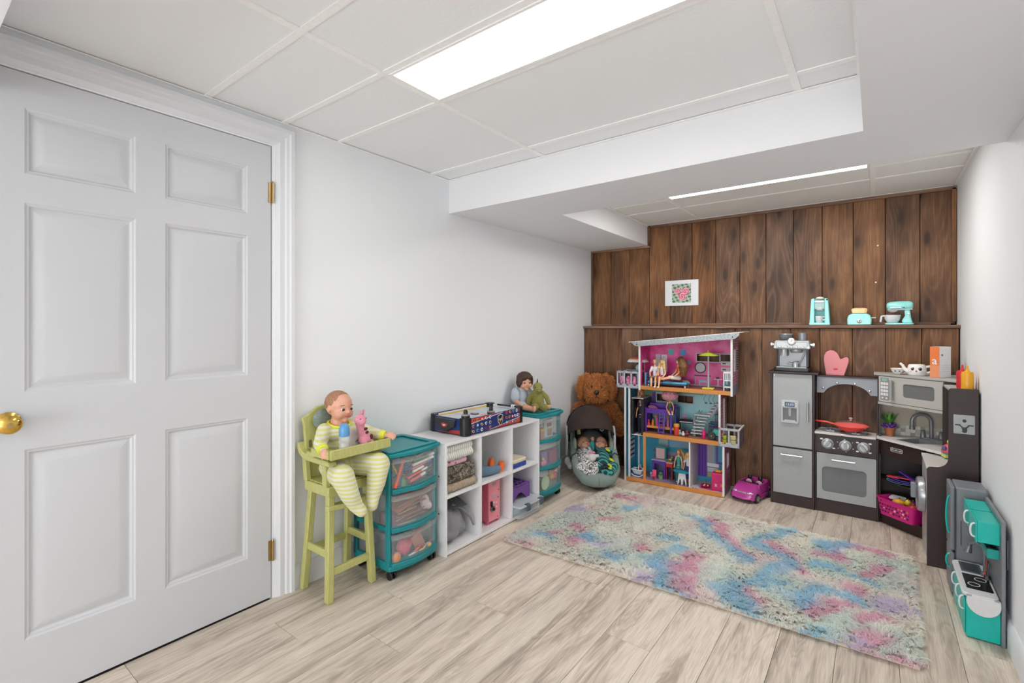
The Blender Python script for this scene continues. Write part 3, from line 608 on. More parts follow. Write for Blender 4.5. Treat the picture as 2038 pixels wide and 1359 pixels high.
g = G().ball((X - .03, 1.73, .31), (.02, .03, .04), 12).ball((X - .02, 1.745, .29), .022, 10); tag(blob('tissue', g, mat('pale tissue', '#d8c6c6', .8), None, .005, 2, fuzz=.006), 'crumpled pale tissue at the right of the middle drawer', 'tissue')
def lump(name, c, r, h, label, cat, grp=None, fz=.004, rot=None): return tag(blob(name, G().ball(c, r, 12, rot), mat('toy ' + h, h, .55), None, .005, 2, fuzz=fz), label, cat, grp)
lump('pink_pouch', (X - .03, 1.59, .125), (.03, .045, .045), '#d9607c', 'soft coral pink pouch in the bottom drawer', 'pouch', fz=.01)
lump('feather_tuft', (X - .03, 1.66, .155), (.02, .06, .022), '#e06a55', 'coral feather tuft slanting over the pouch in the bottom drawer', 'feather', rot=(.5, 0, 0))
lump('small_ball', (X - .006, 1.528, .10), (.016, .022, .03), '#d98a5a', 'orange and pink egg at the left of the bottom drawer', 'toy egg')
lump('small_ball', (X - .0, 1.732, .095), .014, '#e0b040', 'mustard yellow ball at the right of the bottom drawer', 'ball', fz=0)
for i, (h, l) in enumerate((('#e2e0e0', 'white'), ('#e07a4a', 'orange'), ('#d0506a', 'rose'), ('#e8c85a', 'yellow'), ('#7fa6c8', 'pale blue'), ('#8c6ab0', 'violet'))):
    y = 1.60 + .022 * i; tag(obj('pipe_cleaner', G().tube([(X - .004, y, .082), (X - .0, y + .03, .088 + .012 * (i % 3)), (X - .006, y + .06, .082 + .02 * (i % 2))], .0045, 8), mat('fuzzy ' + h, h, .9)), l + ' pipe cleaner among the tangle in the bottom drawer', 'pipe cleaner', 'pipe cleaners in the bottom drawer')
tag(obj('card_sheet', G().at((X - .02, 1.70, .078), (.5, .1, 0)).box(-.002, .002, -.03, .03, 0, .11), mat('patterned card', '#c58f86', .7)), 'patterned card standing at the right of the bottom drawer', 'card')
# things inside the far cart
Y = 2.89
def bx_(name, c, s, h, label, cat, rz=0.0): return tag(obj(name, G().at(c, (0, 0, rz)).box(-s[0] / 2, s[0] / 2, -s[1] / 2, s[1] / 2, 0, s[2]), mat('toy ' + h, h, .5), bev=.004), label, cat)
tb = bx_('activity_pack', (X - .03, Y + .02, .432), (.02, .11, .13), '#d3d8d2', 'white and red activity pack standing in the top drawer of the far cart', 'pack')
obj('printed_panel', G().box(X - .0195, X - .0188, Y - .005, Y + .055, .51, .535), mat('red print', '#a05560', .6), tb)
obj('printed_panel', G().box(X - .0195, X - .0188, Y + .0, Y + .06, .445, .495), mat('taupe print', '#a08d7c', .6), tb)
t = bx_('small_box', (X - .02, Y - .08, .432), (.03, .045, .06), '#b9987c', 'small brown box with a yellow top in the top drawer of the far cart', 'box'); obj('lid', G().box(X - .036, X - .004, Y - .103, Y - .057, .492, .51), mat('yellow lid', '#d9b04a', .5), t, bev=.002)
lump('pompom', (X - .02, Y - .085, .528), .016, '#c9a0a0', 'dusty rose pompom above the small brown box in the far cart', 'pompom')
bx_('lilac_box', (X - .03, Y - .05, .246), (.04, .075, .10), '#8f7cb0', 'lilac box in the middle drawer of the far cart', 'box'); bx_('maroon_bag', (X - .03, Y + .06, .246), (.05, .10, .09), '#9a5a74', 'maroon patterned bag in the middle drawer of the far cart', 'bag')
lump('pink_doll_dress', (X - .004, Y - .075, .272), (.014, .035, .026), '#dc82aa', 'pink bunched cloth at the front of the far middle drawer', 'cloth', fz=.008)
lump('small_ball', (X, Y - .09, .304), .013, '#c9ac55', 'olive yellow ball in the middle drawer of the far cart', 'ball', fz=0)
t = thing('toy_plate', 'blue and green ringed toy plate standing in the bottom drawer of the far cart', 'toy plate', (X - .002, Y - .065, .135)); obj('disc', G().at(rot=(0, PI / 2, 0)).lathe([(.001, 0), (.024, 0), (.03, .003), (.024, .004), (.001, .004)], 24).at(), mat('plate blue', '#3f86c4', .4), t); obj('plate_rim', G().at(rot=(0, PI / 2, 0)).lathe([(.03, 0), (.048, .006), (.05, .008), (.03, .005)], 24).at(), mat('plate lime', '#b9d3a6', .4), t)
for c, h, l in (((X - .01, Y + .035, .155), '#e0a83e', 'golden'), ((X - .01, Y + .075, .15), '#dd6a86', 'pink'), ((X - .02, Y + .05, .185), '#d98a4a', 'orange'), ((X - .02, Y + .10, .178), '#e09a74', 'peach')): lump('toy_fruit', c, .024, h, l + ' toy fruit heaped in the bottom drawer of the far cart', 'toy fruit', 'toy fruit in the far cart')
bx_('grey_tub', (X - .05, Y + .04, .078), (.07, .16, .055), '#9a9296', 'grey tub under the toy fruit in the bottom drawer of the far cart', 'tub')
# ------------------------------------------------------------ white cube organiser
MEL = mat('white melamine', '#e4e4e6', .35)
CX0, CX1, CY0, CY1 = .03, .35, 1.820, 2.712
t = thing('cube_shelf', 'white two by three cube organiser along the left wall', 'shelf', (0, 0, 0))
T_ = .015
for n_, b in (('top_panel', (CX0, CX1, CY0, CY1, .600 - T_, .600)), ('bottom_panel', (CX0, CX1, CY0 + T_, CY1 - T_, .006, .006 + T_)), ('side_panel', (CX0, CX1, CY0, CY0 + T_, 0, .6 - T_)), ('side_panel', (CX0, CX1, CY1 - T_, CY1, 0, .6 - T_)), ('back_panel', (CX0, CX0 + .004, CY0 + T_, CY1 - T_, .02, .585))):
    obj(n_, G().box(*b), MEL, t, bev=.001, seg=1)
DV = [2.1105, 2.4085]
for y in DV: obj('divider', G().box(CX0 + .004, CX1 - .001, y - .0075, y + .0075, .021, .585), MEL, t, bev=.001, seg=1)
ysh = [CY0 + T_] + [v for y in DV for v in (y - .0075, y + .0075)] + [CY1 - T_]
for a, b in zip(ysh[::2], ysh[1::2]): obj('shelf_panel', G().box(CX0 + .004, CX1 - .001, a, b, .303, .318), MEL, t, bev=.001, seg=1)
for z in (.22, .42): obj('screw_cap', G().at((.30, CY0 + .0005, z), (PI / 2, 0, 0)).lathe([(.005, 0), (.004, .001)], 12).at(), BLK, t)
# folded blankets, upper left cube
def folded(name, x0, x1, y0, y1, z0, z1, n, m, label, fz=.004, droop=0.0):
    g = G(); h = (z1 - z0) / n
    for i in range(n):
        z = z0 + h * (i + .5); r = h * .56; e = random.uniform(-.006, .006)
        g.at((0, 0, 0)).loft([[(x0 + .01 + (x1 - x0 - .01 + e) * u + dx, y, z + dz - droop * u * u) for dx, dz in [(0, 0)] for u, dz in [(0, -r)] + [(k / 5, -r) for k in range(1, 5)] + [(1 + r * math.cos(a) / (x1 - x0) - r / (x1 - x0), r * math.sin(a)) for a in [-PI / 2 + PI * q / 8 for q in range(9)]] + [(k / 5, r) for k in range(4, -1, -1)]] for y in (y0, y0 + (y1 - y0) * .3, y0 + (y1 - y0) * .7, y1)])
    return tag(blob(name, g, m, None, .0045, 3, fuzz=fz), label, 'blanket', 'folded blankets in the upper left cube')
folded('blanket', .10, .342, 1.84, 2.085, .322, .366, 1, plush('beige fleece', '#b8a68f', '#99876f', 90), 'beige fleece blanket at the bottom of the pile in the upper left cube', .012)
def fur_mat():
    n = N('black and grey fur'); tc = n.n('TexCoord'); z = n.n('TexNoise', i_Vector=(tc, 'Object'), i_Scale=38.0, i_Detail=6.0, i_Roughness=.7, i_Distortion=1.2)
    n.col(n.ramp(z, [(.36, '#25231f'), (.48, '#5d564c'), (.62, '#a39a8c')])); n.bump(z, .8, .01); n.set(Roughness=.95); return n.m
folded('blanket', .10, .335, 1.838, 2.070, .370, .455, 2, fur_mat(), 'black and grey marled fur blanket in the upper left cube', .012)
def flor_mat():
    n = N('pink floral cotton'); tc = n.n('TexCoord'); v = n.n('TexVoronoi', i_Vector=(tc, 'Object'), i_Scale=26.0); n.col(n.ramp(v, [(.22, '#b84a70'), (.30, '#d9b3bf')])); n.set(Roughness=.9); return n.m
folded('blanket', .10, .325, 1.838, 2.02, .459, .492, 1, flor_mat(), 'pink blanket with magenta flowers in the upper left cube', .004)
folded('blanket', .10, .342, 1.84, 2.055, .495, .578, 2, stripes('white and grey striped knit', '#b9bcb8', '#dddcd4', .016, 1, .9, .2, 1.5), 'pale striped blanket folded thick on top of the pile in the upper left cube', .006)
# grey bag
g = G().ball((.19, 1.955, .115), (.125, .112, .092), 18).ball((.18, 1.92, .16), (.11, .07, .085), 16).ball((.20, 2.02, .085), (.10, .055, .062), 16).ball((.20, 1.93, .07), (.12, .09, .048), 14)
t = tag(blob('bag', g, plush('grey fleece bag', '#9b9ca1', '#8b8c92', 200), None, .006, 5, fuzz=.002), 'grey soft bag slumped in the lower left cube', 'bag')
obj('flap', G().at((.22, 1.96, .235), (.0, .25, -.2)).loft([[(-.10, y, .012 * math.sin(y * 60)), (.08, y, .0 - .02 * (y + .1)), (.08, y, -.004), (-.10, y, .008 * math.sin(y * 60) - .004)] for y in (-.10, -.05, 0, .05, .09)]), mat('dark grey cloth', '#55565c', .9), t, smooth=70)
obj('strap', G().tube([(.27, 1.95, .225), (.295, 2.01, .19), (.31, 2.06, .13), (.312, 2.085, .08)], .006, 8), mat('mid grey webbing', '#7c7d84', .8), t)
# doll with orange shoes sitting behind the divider
t = thing('shoe_doll', 'doll in blue jeans and bright orange shoes sitting in the upper middle cube', 'doll', (.235, 2.155, .318))
g = G(); g.limb([(0, -.0, .03), (-.01, 0, .12)], [.032, .036]).ball((-.01, .0, .175), (.04, .036, .045)); g.limb([(0, -.01, .13), (.0, .02, .09), (.0, .03, .05)], [.014, .012, .011]); blob('body', g, SKIN3, t, .005, 3)
g = G(); g.limb([(0, 0, .04), (-.01, 0, .135)], [.037, .038]); blob('shirt', g, mat('orange teal shirt', '#6fa6ad', .9), t, .005, 3)
obj('hair', G().ball((-.016, -.004, .19), (.042, .038, .038), 14), mat('brown doll hair', '#4a2f22', .8), t)
DEN = plush('denim', '#6f8ea6', '#587891', 220)
g = G().limb([(.02, .0, .028), (.06, .085, .032), (.070, .165, .028)], [.028, .026, .023]).limb([(.0, -.01, .030), (.03, .05, .034), (.036, .112, .032)], [.027, .025, .022]); blob('jeans', g, DEN, t, .005, 3)
OR = mat('orange sole', '#e8692c', .5)
for (x, y, q) in ((.044, .125, .024), (.078, .180, .0)):
    s = obj('shoe', G().at((x - .004, y + .006, .040 + q), (0, -.15, -1.9)).ball((0, -.008, 0), (.015, .016, .034), 14).at(), mat('orange shoe', '#c95a28', .6), t)
    obj('sole', G().at((x + .010, y + .002, .040 + q), (0, -.35 + q * 10, -1.9)).prism([(a * 1.0, b) for a, b in [(.0145 * math.cos(e) * (1 - .15 * math.sin(e)), .036 * math.sin(e)) for e in [2 * PI * i / 20 for i in range(20)]]], 'y', -.004, .004).at(), OR, s, bev=.002)
# pink toy locker
PK = mat('pink enamel', '#e88c9b', .35, coat=.3); PK2 = mat('pink enamel side', '#d4677f', .35)
t = thing('toy_locker', 'pink metal toy locker with a combination lock in the lower middle cube', 'toy locker', (.22, 2.290, .021))
lo_ = obj('case', G().box(-.08, .078, -.056, .056, .014, .262), PK2, t, bev=.003)
for sx in (-.07, .06):
    for sy in (-.048, .048): obj('foot', G().box(sx - .008, sx + .012, sy - .008, sy + .008, 0, .014), PK2, t)
d = obj('door', G().box(.078, .082, -.053, .053, .020, .257), PK, t, bev=.0015)
for z in (.218, .206, .194, .182): obj('vent', G().bar((.083, -.024, z), (.083, .028, z), .004, .004), mat('vent highlight', '#f0a0a8', .4), d, bev=.001) if False else obj('vent', G().box(.082, .0845, -.026, .028, z - .0022, z + .0022), mat('vent highlight', '#ef9fa6', .35), d, bev=.001)
for z in (.086, .074, .062, .05): obj('vent', G().box(.082, .0845, -.026, .028, z - .0022, z + .0022), mat('vent highlight', '#ef9fa6', .35), d, bev=.001)
obj('name_plate', G().box(.082, .084, -.022, .016, .232, .248), mat('plate grey', '#a7a2a4', .3, .6), d, bev=.001)
obj('sticker_strip', G().box(.082, .083, -.026, .03, .158, .172), mat('silver print', '#b3a1a6', .4), d)
obj('latch', G().box(.082, .092, -.040, -.026, .112, .142), mat('latch black', '#2a2a2c', .3, .4), d, bev=.002)
lk = obj('combination_lock', G().at((.082, -.026, .096), (0, PI / 2, 0)).lathe([(.017, 0), (.017, .012), (.013, .014), (.001, .014)], 24).at(), mat('lock steel', '#9a9ca0', .25, 1.0), d)
obj('dial', G().at((.0962, -.026, .096), (0, PI / 2, 0)).lathe([(.011, 0), (.010, .006), (.001, .007)], 20).at(), BLK, lk)
for y, z, h in ((.034, .15, '#7a3a55'), (.036, .13, '#c9b24e'), (.02, .120, '#f2dfe0'), (-.005, .128, '#f4e8e8'), (.038, .196, '#8a4a6a'), (.02, .096, '#efe2e2'), (.03, .022 + .01, '#b64a70')): obj('sticker', G().at((.0822, y, z), (0, PI / 2, 0)).lathe([(.005, 0), (.005, .0008)], 12).at(), mat('sticker ' + h, h, .4), d)
for z, h in ((.20, '#7c6a78'), (.13, '#8b7fa6'), (.09, '#d98c8c'), (.04, '#a894b4')): obj('sticker', G().at((.02, -.0565, z), (PI / 2, 0, 0)).lathe([(.007, 0), (.007, .0008)], 14).at(), mat('sticker ' + h, h, .4), lo_)
# blue and cream container in the upper right cube
t = thing('food_tub', 'cream tub with a royal blue base in the upper right cube', 'container', (.275, 2.515, .318))
obj('base', G().prism(rect(-.06, .06, -.078, .078, .02), 'z', 0, .028), mat('royal blue plastic', '#27479b', .4), t, bev=.006)
obj('lid', G().prism(rect(-.058, .058, -.076, .076, .02), 'z', .028, .052), mat('cream plastic', '#ded3b8', .4), t, bev=.006)
# purple slotted crate and clear latch box, lower right cube
t = thing('clear_latch_box', 'clear storage box with grey clips sticking out of the lower right cube', 'storage box', (.27, 2.555, .021))
CL2 = mat('clear box plastic', '#d7dee2', .15, alpha=.22, coat=.3)
w, l = .13, .136
obj('box', G().ring(rect(-w, w, -l, l, .02), rect(-w + .004, w - .004, -l + .004, l - .004, .018), 'z', .002, .062).prism(rect(-w, w, -l, l, .02), 'z', 0, .003), CL2, t)
ld_ = obj('lid', G().prism(rect(-w - .006, w + .006, -l, l, .02), 'z', .062, .074), mat('cloudy lid', '#ccd4da', .25, alpha=.8), t, bev=.004)
for y in (-.055, .092): obj('clip', G().prism([(w - .012, .078), (w + .008, .080), (w + .018, .070), (w + .016, .036), (w + .008, .036), (w + .008, .068), (w - .012, .070)], 'y', y - .017, y + .017), mat('slate clip', '#4a5560', .4), t, bev=.002)
for c, s, h, nm in (((.07, .03, .004), (.05, .07, .04), '#2f7fc0', 'blue toy block'), ((.05, .095, .004), (.06, .05, .035), '#c98a8a', 'dull pink toy block'), ((.02, -.085, .004), (.10, .07, .04), '#4fb0c8', 'turquoise toy block'), ((-.04, .03, .004), (.09, .10, .035), '#7c8a86', 'sage toy block')):
    tag(obj('toy_block', G().at((.27 + c[0], 2.555 + c[1], .0235 + c[2])).box(-s[0] / 2, s[0] / 2, -s[1] / 2, s[1] / 2, 0, s[2]).at(), mat(nm, h, .5), bev=.005), nm + ' seen through the clear latch box', 'toy block')
t = thing('purple_basket', 'purple slotted basket upside down on the clear latch box', 'basket', (.215, 2.530, .0955))
PU = mat('purple plastic', '#6f4691', .4)
g = G(); sx, sy = .105, .11
g.box(-sx, sx, -sy, -sy + .004, 0, .095).box(-sx, sx, sy - .004, sy, 0, .095).box(-sx, -sx + .004, -sy, sy, 0, .1)
obj('basket_side', g, PU, t, bev=.0015)
obj('basket_front', G().prism([(-sy, 0), (-sy + .03, 0)] + [(-.07 + .14 * i / 10, .048 * math.sin(PI * i / 10)) for i in range(11)] + [(sy - .03, 0), (sy, 0), (sy, .09), (-sy, .09)], 'x', sx - .004, sx), PU, t, bev=.0015)
for i in range(6):
    y = -sy + .008 + i * (2 * sy - .016) / 5; obj('slat', G().box(-sx, sx, y - .011, y + .011, .092, .097), PU, t, bev=.002)
for x in (-sx + .012, -.02, .05, sx - .012): obj('cross_slat', G().box(x - .010, x + .010, -sy, sy, .0915, .0965), PU, t, bev=.002)
# ------------------------------------------------------------ air hockey game
t = thing('air_hockey_table', 'tabletop air hockey game with league emblems on top of the white cubes', 'game', (.178, 2.285, .600))
HX, HY, H0, H1 = .142, .275, .006, .100
NAVY = mat('navy print', '#23356e', .35); RED = mat('red print gloss', '#b53a35', .35); ICE = mat('ice surface', '#cfd4dd', .25); YEL = mat('yellow stripe', '#d9b63c', .4); SIL = mat('silver print stripe', '#cfd0d6', .3)
for sx in (-1, 1):
    p = obj('side_panel', G().box(sx * HX - .006, sx * HX + .006, -HY + .03, HY - .03, H0, H1 - .002), NAVY, t, bev=.001)
    if sx > 0:
        X = HX + .0062; q = HY - .04
        obj('printed_flash', G().prism([(-q, H1 - .004), (-q, .070), (-.02, .094), (.05, H1 - .004)], 'x', X - .001, X + .0004), RED, p); obj('printed_flash', G().prism([(-.06, .008), (q, .008), (q, .040), (.08, .022)], 'x', X - .001, X + .0004), RED, p)
        obj('printed_stripe', G().prism([(-q, .070), (-q, .066), (.06, .094), (.05, .0975)], 'x', X - .001, X + .0008), SIL, p); obj('printed_stripe', G().prism([(-.08, .008), (-.06, .008), (q, .040), (q, .043)], 'x', X - .001, X + .0008), SIL, p)
        sh = [(-.026, .026), (-.018, .030), (0, .036), (.018, .030), (.026, .026), (.023, -.012), (0, -.036), (-.023, -.012)]
        cs = (.032, .052)
        e = obj('league_shield', G().prism([(cs[0] + a, cs[1] + b) for a, b in sh], 'x', X, X + .001), SIL, p)
        obj('shield_field', G().prism([(cs[0] + a * .86, cs[1] + b * .86) for a, b in sh], 'x', X + .001, X + .0016), BLK, e)
        obj('shield_band', G().prism([(cs[0] - .016, cs[1] - .022), (cs[0] - .011, cs[1] - .025), (cs[0] + .020, cs[1] + .016), (cs[0] + .016, cs[1] + .021)], 'x', X + .0016, X + .002), mat('orange print', '#d98a3a', .4), e)
        text('shield_letters', 'NHL', .021, SIL, e, (X + .0022, cs[0], cs[1] + .002), (PI / 2, 0, PI / 2), .0002)
        cols = [('#d8742c', '#1a1a1c'), ('#c9a24a', '#7a2430'), ('#d4302c', '#f0f0f0'), ('#ececec', '#b52b33'), ('#f0f0f2', '#1f3f8a'), ('#d24a3a', '#20202a'), ('#e0a040', '#1c1c1c'), ('#7aa6c8', '#1c3a5a'), ('#e8e8ea', '#2a6a4a'), ('#b02a34', '#2a2a5a'), ('#e07a2c', '#204a90'), ('#4a90b8', '#f0f0f0'), ('#c8b070', '#203a6a'), ('#dadce0', '#8a2a30'), ('#a0a8b4', '#20243a')]
        k = 0
        for r_, (z, ys_) in enumerate(((.083, (-.218, -.18, -.142, -.104, -.066, .095, .13, .165, .2, .23)), (.052, (-.218, -.18, -.142, -.104, -.066, .095, .125, .155, .185, .212, .237)), (.022, (-.218, -.18, -.142, -.104, -.066, .095, .125, .158, .19, .222)))):
            for y in ys_:
                a, b = cols[k % 15]; s = .0105; k += 1
                kind = k % 3; zz = z + (.004 if y > 0 else 0)
                out = [[(s * math.cos(q), s * math.sin(q)) for q in [2 * PI * i / 14 for i in range(14)]], [(1.15 * s * math.cos(q + .4) , .8 * s * math.sin(q)) for q in [2 * PI * i / 14 for i in range(14)]], [(-s * .9, s * .8), (s * .9, s * .8), (s * .7, -s * .4), (0, -s), (-s * .7, -s * .4)]][kind]
                g = G().prism([(y + u, zz + v) for u, v in out], 'x', X, X + .0009).use(1).prism([(y + u * .55 + .001, zz + v * .5) for u, v in out], 'x', X + .0009, X + .0014)
                obj('team_emblem', g, [mat('emblem ' + a, a, .4), mat('emblem ' + b, b, .4)], p, smooth=0)
for sy in (-1, 1):
    e = obj('end_panel', G().box(-HX + .03, HX - .03, sy * HY - .006, sy * HY + .006, H0, H1 - .004), NAVY, t, bev=.001)
    if sy < 0: obj('printed_flash', G().prism([(-HX + .05, H0 + .002), (HX - .03, H0 + .002), (HX - .03, .032), (.02, .024)], 'y', -HY - .0068, -HY - .006), RED, e)
    gb = obj('goal_box', G().prism([(-.080, .092), (.080, .092), (.074, .050), (.030, .030), (.02, .016), (-.02, .016), (-.03, .030), (-.074, .050)], 'y', sy * HY + sy * .006, sy * (HY + .028)), mat('charcoal plastic', '#2c2d30', .4), e, bev=.004)
    if sy < 0:
        obj('goal_emblem', G().prism([(-.026, .062), (-.006, .070), (.004, .066), (.030, .064), (.018, .048), (-.004, .042), (-.018, .048)], 'y', -HY - .0292, -HY - .028).use(1).prism([(-.014, .060), (.012, .060), (.008, .052), (-.006, .049)], 'y', -HY - .030, -HY - .0292), [RED, mat('emblem pink white', '#e7c9cf', .4)], gb, smooth=0)
for sx in (-1, 1):
    for sy in (-1, 1):
        cx, cy = sx * (HX - .026), sy * (HY - .026)
        pts = [(sx * (HX - .034), sy * (HY - .034))] + [(cx + sx * .036 * math.cos(a), cy + sy * .036 * math.sin(a)) for a in [-.55 + (PI / 2 + 1.1) * i / 10 for i in range(11)]]
        obj('corner_post', G().prism(pts, 'z', 0.0, H1 + .003), BLK, t, bev=.003)
rk = obj('rink', G().box(-HX + .006, HX - .006, -HY + .006, HY - .006, .069, .076), ICE, t)
obj('rail_lining', G().ring(rect(-HX + .006, HX - .006, -HY + .006, HY - .006, .03), rect(-HX + .009, HX - .009, -HY + .009, HY - .009, .028), 'z', .076, .097), mat('rink white', '#dfe0e3', .3), t)
obj('rail_stripe', G().box(-HX + .009, -HX + .0105, -HY + .03, HY - .03, .080, .087), YEL, t)
obj('top_rail', G().box(-HX - .004, -HX + .008, -HY + .03, HY - .03, .097, .101), BLK, t); 
obj('centre_line', G().box(-HX + .012, HX - .012, -.004, .004, .076, .0764), RED, rk); obj('blue_line', G().box(-HX + .012, HX - .012, .085, .094, .076, .0764), mat('rink blue', '#6aa2d0', .3), rk); obj('blue_line', G().box(-HX + .012, HX - .012, -.094, -.085, .076, .0764), mat('rink blue', '#6aa2d0', .3), rk)
obj('centre_ring', G().ring([(.045 * math.cos(a), .045 * math.sin(a)) for a in [2 * PI * i / 28 for i in range(28)]], [(.041 * math.cos(a), .041 * math.sin(a)) for a in [2 * PI * i / 28 for i in range(28)]], 'z', .076, .0765), RED, rk)
obj('score_slider', G().box(-.05, HX - .03, HY - .03, HY - .02, .094, .104), BLK, t, bev=.002)
for x in (.075, .09): obj('score_bead', G().box(x - .005, x + .005, HY - .034, HY - .018, .094, .110), WHT, t, bev=.002)
def mallet(x, y, l, z=.6767):
    m = thing('air_hockey_mallet', l, 'mallet', (x, y, z), 0, 'air hockey mallets'); obj('base', G().lathe([(.001, 0), (.025, 0), (.025, .010), (.022, .012)], 28), BLK, m); obj('felt_ring', G().lathe([(.0235, .010), (.024, .012), (.024, .017), (.018, .020), (.001, .02)], 28), mat('mallet grey', '#9a938f', .5), m); obj('grip', G().lathe([(.012, .018), (.0125, .034), (.009, .043), (.001, .046)], 20), BLK, m)
mallet(.296, 2.036, 'black air hockey mallet resting on the near corner post of the game', .7035); mallet(.238, 2.334, 'black air hockey mallet on the rink toward the far end of the game')
t = thing('puck', 'flat grey puck lying between the two mallets', 'puck', (.165, 2.262, .6767)); obj('disc', G().lathe([(.001, 0), (.026, 0), (.027, .003), (.026, .005), (.001, .005)], 28), mat('puck dark', '#4d5257', .4), t); obj('puck_print', G().lathe([(.012, .005), (.012, .0056), (.001, .0056)], 20), mat('puck print', '#98a09c', .4), t)
# ------------------------------------------------------------ brown haired doll and green dinosaur on the far cart
t = thing('sitting_doll', 'brown haired doll in a pale blue top sitting against the wall on the far cart', 'doll', (.085, 2.868, .6195), -.30)
HM = face_matrix((.03, .012, .205), -.30, .05); HS = .062
g = G(); headshape(g, HM, HS); g.limb([(0, 0, .05), (0, 0, .12), (.015, .004, .17)], [.045, .04, .026])
g.limb([(.0, -.055, .125), (.035, -.085, .075), (.075, -.06, .045)], [.022, .018, .015]); hand(g, (.092, -.048, .037), (.8, .3, -.5), (.4, -.3, .8), .024)
g.limb([(.0, .055, .125), (.03, .09, .075), (.06, .10, .035)], [.022, .018, .015]); hand(g, (.07, .10, .022), (.6, .1, -.8), (.6, .3, .6), .022)
g.limb([(.03, -.03, .028), (.11, -.045, .03), (.165, -.025, .022)], [.032, .024, .018]).ball((.178, -.022, .024), (.018, .016, .024)); g.limb([(.03, .035, .028), (.10, .075, .026), (.15, .12, .022)], [.032, .024, .018]).ball((.158, .13, .022), (.017, .015, .022))
for i in range(4): g.ball((.186, -.034 + .008 * i, .043), .005, 8)
blob('body', g, mat('doll peach skin', '#d9a184', .45), t, .003, 4); face(t, HM, HS, iris=mat('brown iris', '#4a2c1a', .15))
g = G().limb([(0, 0, .04), (.0, 0, .085), (0, .0, .128)], [.052, .052, .045]).limb([(0, -.05, .13), (.03, -.078, .09)], [.034, .032]).limb([(0, .05, .13), (.025, .082, .09)], [.034, .032]).limb([(.02, -.028, .03), (.075, -.042, .034)], [.037, .033]).limb([(.02, .03, .03), (.07, .06, .034)], [.037, .033])
blob('outfit', g, plush('pale blue jersey', '#c3cbd6', '#aeb8c6', 160), t, .004, 5)
g = G(); g.T = HM
for c, r in (((-.22, 0, .30), (.98, .98, .86)), ((-.15, .70, -.1), (.52, .34, .62)), ((-.15, -.70, -.1), (.52, .34, .62)), ((-.5, 0, -.2), (.55, .75, .7)), ((.50, .30, .52), (.40, .45, .34)), ((.52, -.28, .50), (.40, .45, .36)), ((.38, -.66, .15), (.32, .2, .6)), ((.38, .66, .15), (.32, .2, .6))): g.ball(tuple(v * HS for v in c), tuple(v * HS for v in r), 16)
def hair_mat(name, a, b):
    n = N(name); tc = n.n('TexCoord'); z = n.n('TexNoise', i_Vector=n.n('Mapping', i_Vector=(tc, 'Object'), i_Scale=(260, 260, 30)), i_Scale=1.0, i_Detail=3.0); n.col(n.ramp(z, [(.3, a), (.7, b)])); n.bump(z, .8, .004); n.set(Roughness=.5); return n.m
blob('hair', g, hair_mat('dark brown hair', '#2c1a14', '#54352a'), t, .0035, 3, fuzz=.005)
t = thing('dinosaur_plush', 'olive green dinosaur plush leaning on the brown haired doll on the far cart', 'plush toy', (.205, 2.905, .6195), -.80)
OLV = plush('olive plush', '#98944e', '#827d3c', 150); DGR = plush('dark green felt', '#3a4a2a')
g = G().ball((0, 0, .055), (.042, .048, .058), 16).limb([(0, 0, .06), (.0, 0, .115), (.0, 0, .14)], [.045, .032, .026]).ball((.0, 0, .165), (.034, .036, .036), 14).ball((.032, 0, .148), (.034, .029, .027), 14)
g.limb([(0, -.03, .125), (.004, -.062, .085), (.010, -.072, .045)], [.019, .018, .016]).limb([(0, .03, .125), (.004, .066, .09), (.012, .080, .045)], [.019, .018, .016])
g.limb([(.02, -.025, .024), (.055, -.03, .026)], [.03, .027]).ball((.068, -.03, .03), (.016, .026, .030), 12).limb([(.02, .028, .024), (.055, .036, .024)], [.03, .026]).ball((.066, .038, .028), (.016, .025, .028), 12).limb([(-.03, 0, .03), (-.075, 0, .022)], [.03, .014])
b = blob('body', g, OLV, t, .0035, 3, fuzz=.002)
for z, x in ((.207, -.006), (.190, -.026), (.165, -.037)): obj('crest_spike', G().at((x, 0, z), (0, -.35 - (z < .2) * .7, 0)).lathe([(.010, -.012), (.009, .004), (.005, .016), (.001, .022)], 10, sy=.5).at(), DGR, t)
for y in (-.02, .02): obj('eye', G().ball((.040, y * 1.2, .168), .004, 8), BLK, t)
for y in (-.012, .012): obj('nostril', G().ball((.063, y, .155), .0025, 8), DGR, t)
obj('mouth_seam', G().tube([(.055, -.022, .142), (.064, 0, .138), (.055, .022, .142)], .0015, 6), DGR, t)
# ------------------------------------------------------------ big dog plush behind the car seat
t = thing('dog_plush', 'big shaggy rust brown dog plush sitting in the corner behind the car seat', 'plush toy', (.200, 3.835, 0), .0); t.scale = (.80, .80, .98)
DOG = plush('shaggy rust plush', '#b06a34', '#84491f', 70)
R_ = math.radians(-62)
g = G(); g.T = Euler((0, 0, R_)).to_matrix().to_4x4()      # local +x = facing
g.ball((0, 0, .22), (.145, .18, .22), 18).ball((.01, 0, .44), (.13, .19, .16), 16).limb([(0, 0, .45), (.03, 0, .58)], [.12, .10])
g.ball((.045, 0, .70), (.125, .128, .125), 18).ball((.135, 0, .655), (.075, .095, .07), 16).ball((.11, .07, .65), (.06, .05, .06)).ball((.11, -.07, .65), (.06, .05, .06))
g.limb([(.02, -.17, .50), (.09, -.20, .42), (.13, -.19, .30)], [.075, .065, .06], 12).limb([(.02, .17, .50), (.07, .22, .44), (.11, .235, .38)], [.075, .065, .06], 12).ball((.13, .245, .365), (.06, .055, .06))
g.limb([(.02, -.11, .085), (.09, -.15, .08)], [.085, .07]).limb([(.02, .11, .085), (.08, .16, .08)], [.085, .07])
bd = blob('body', g, DOG, t, .011, 2, fuzz=.016)
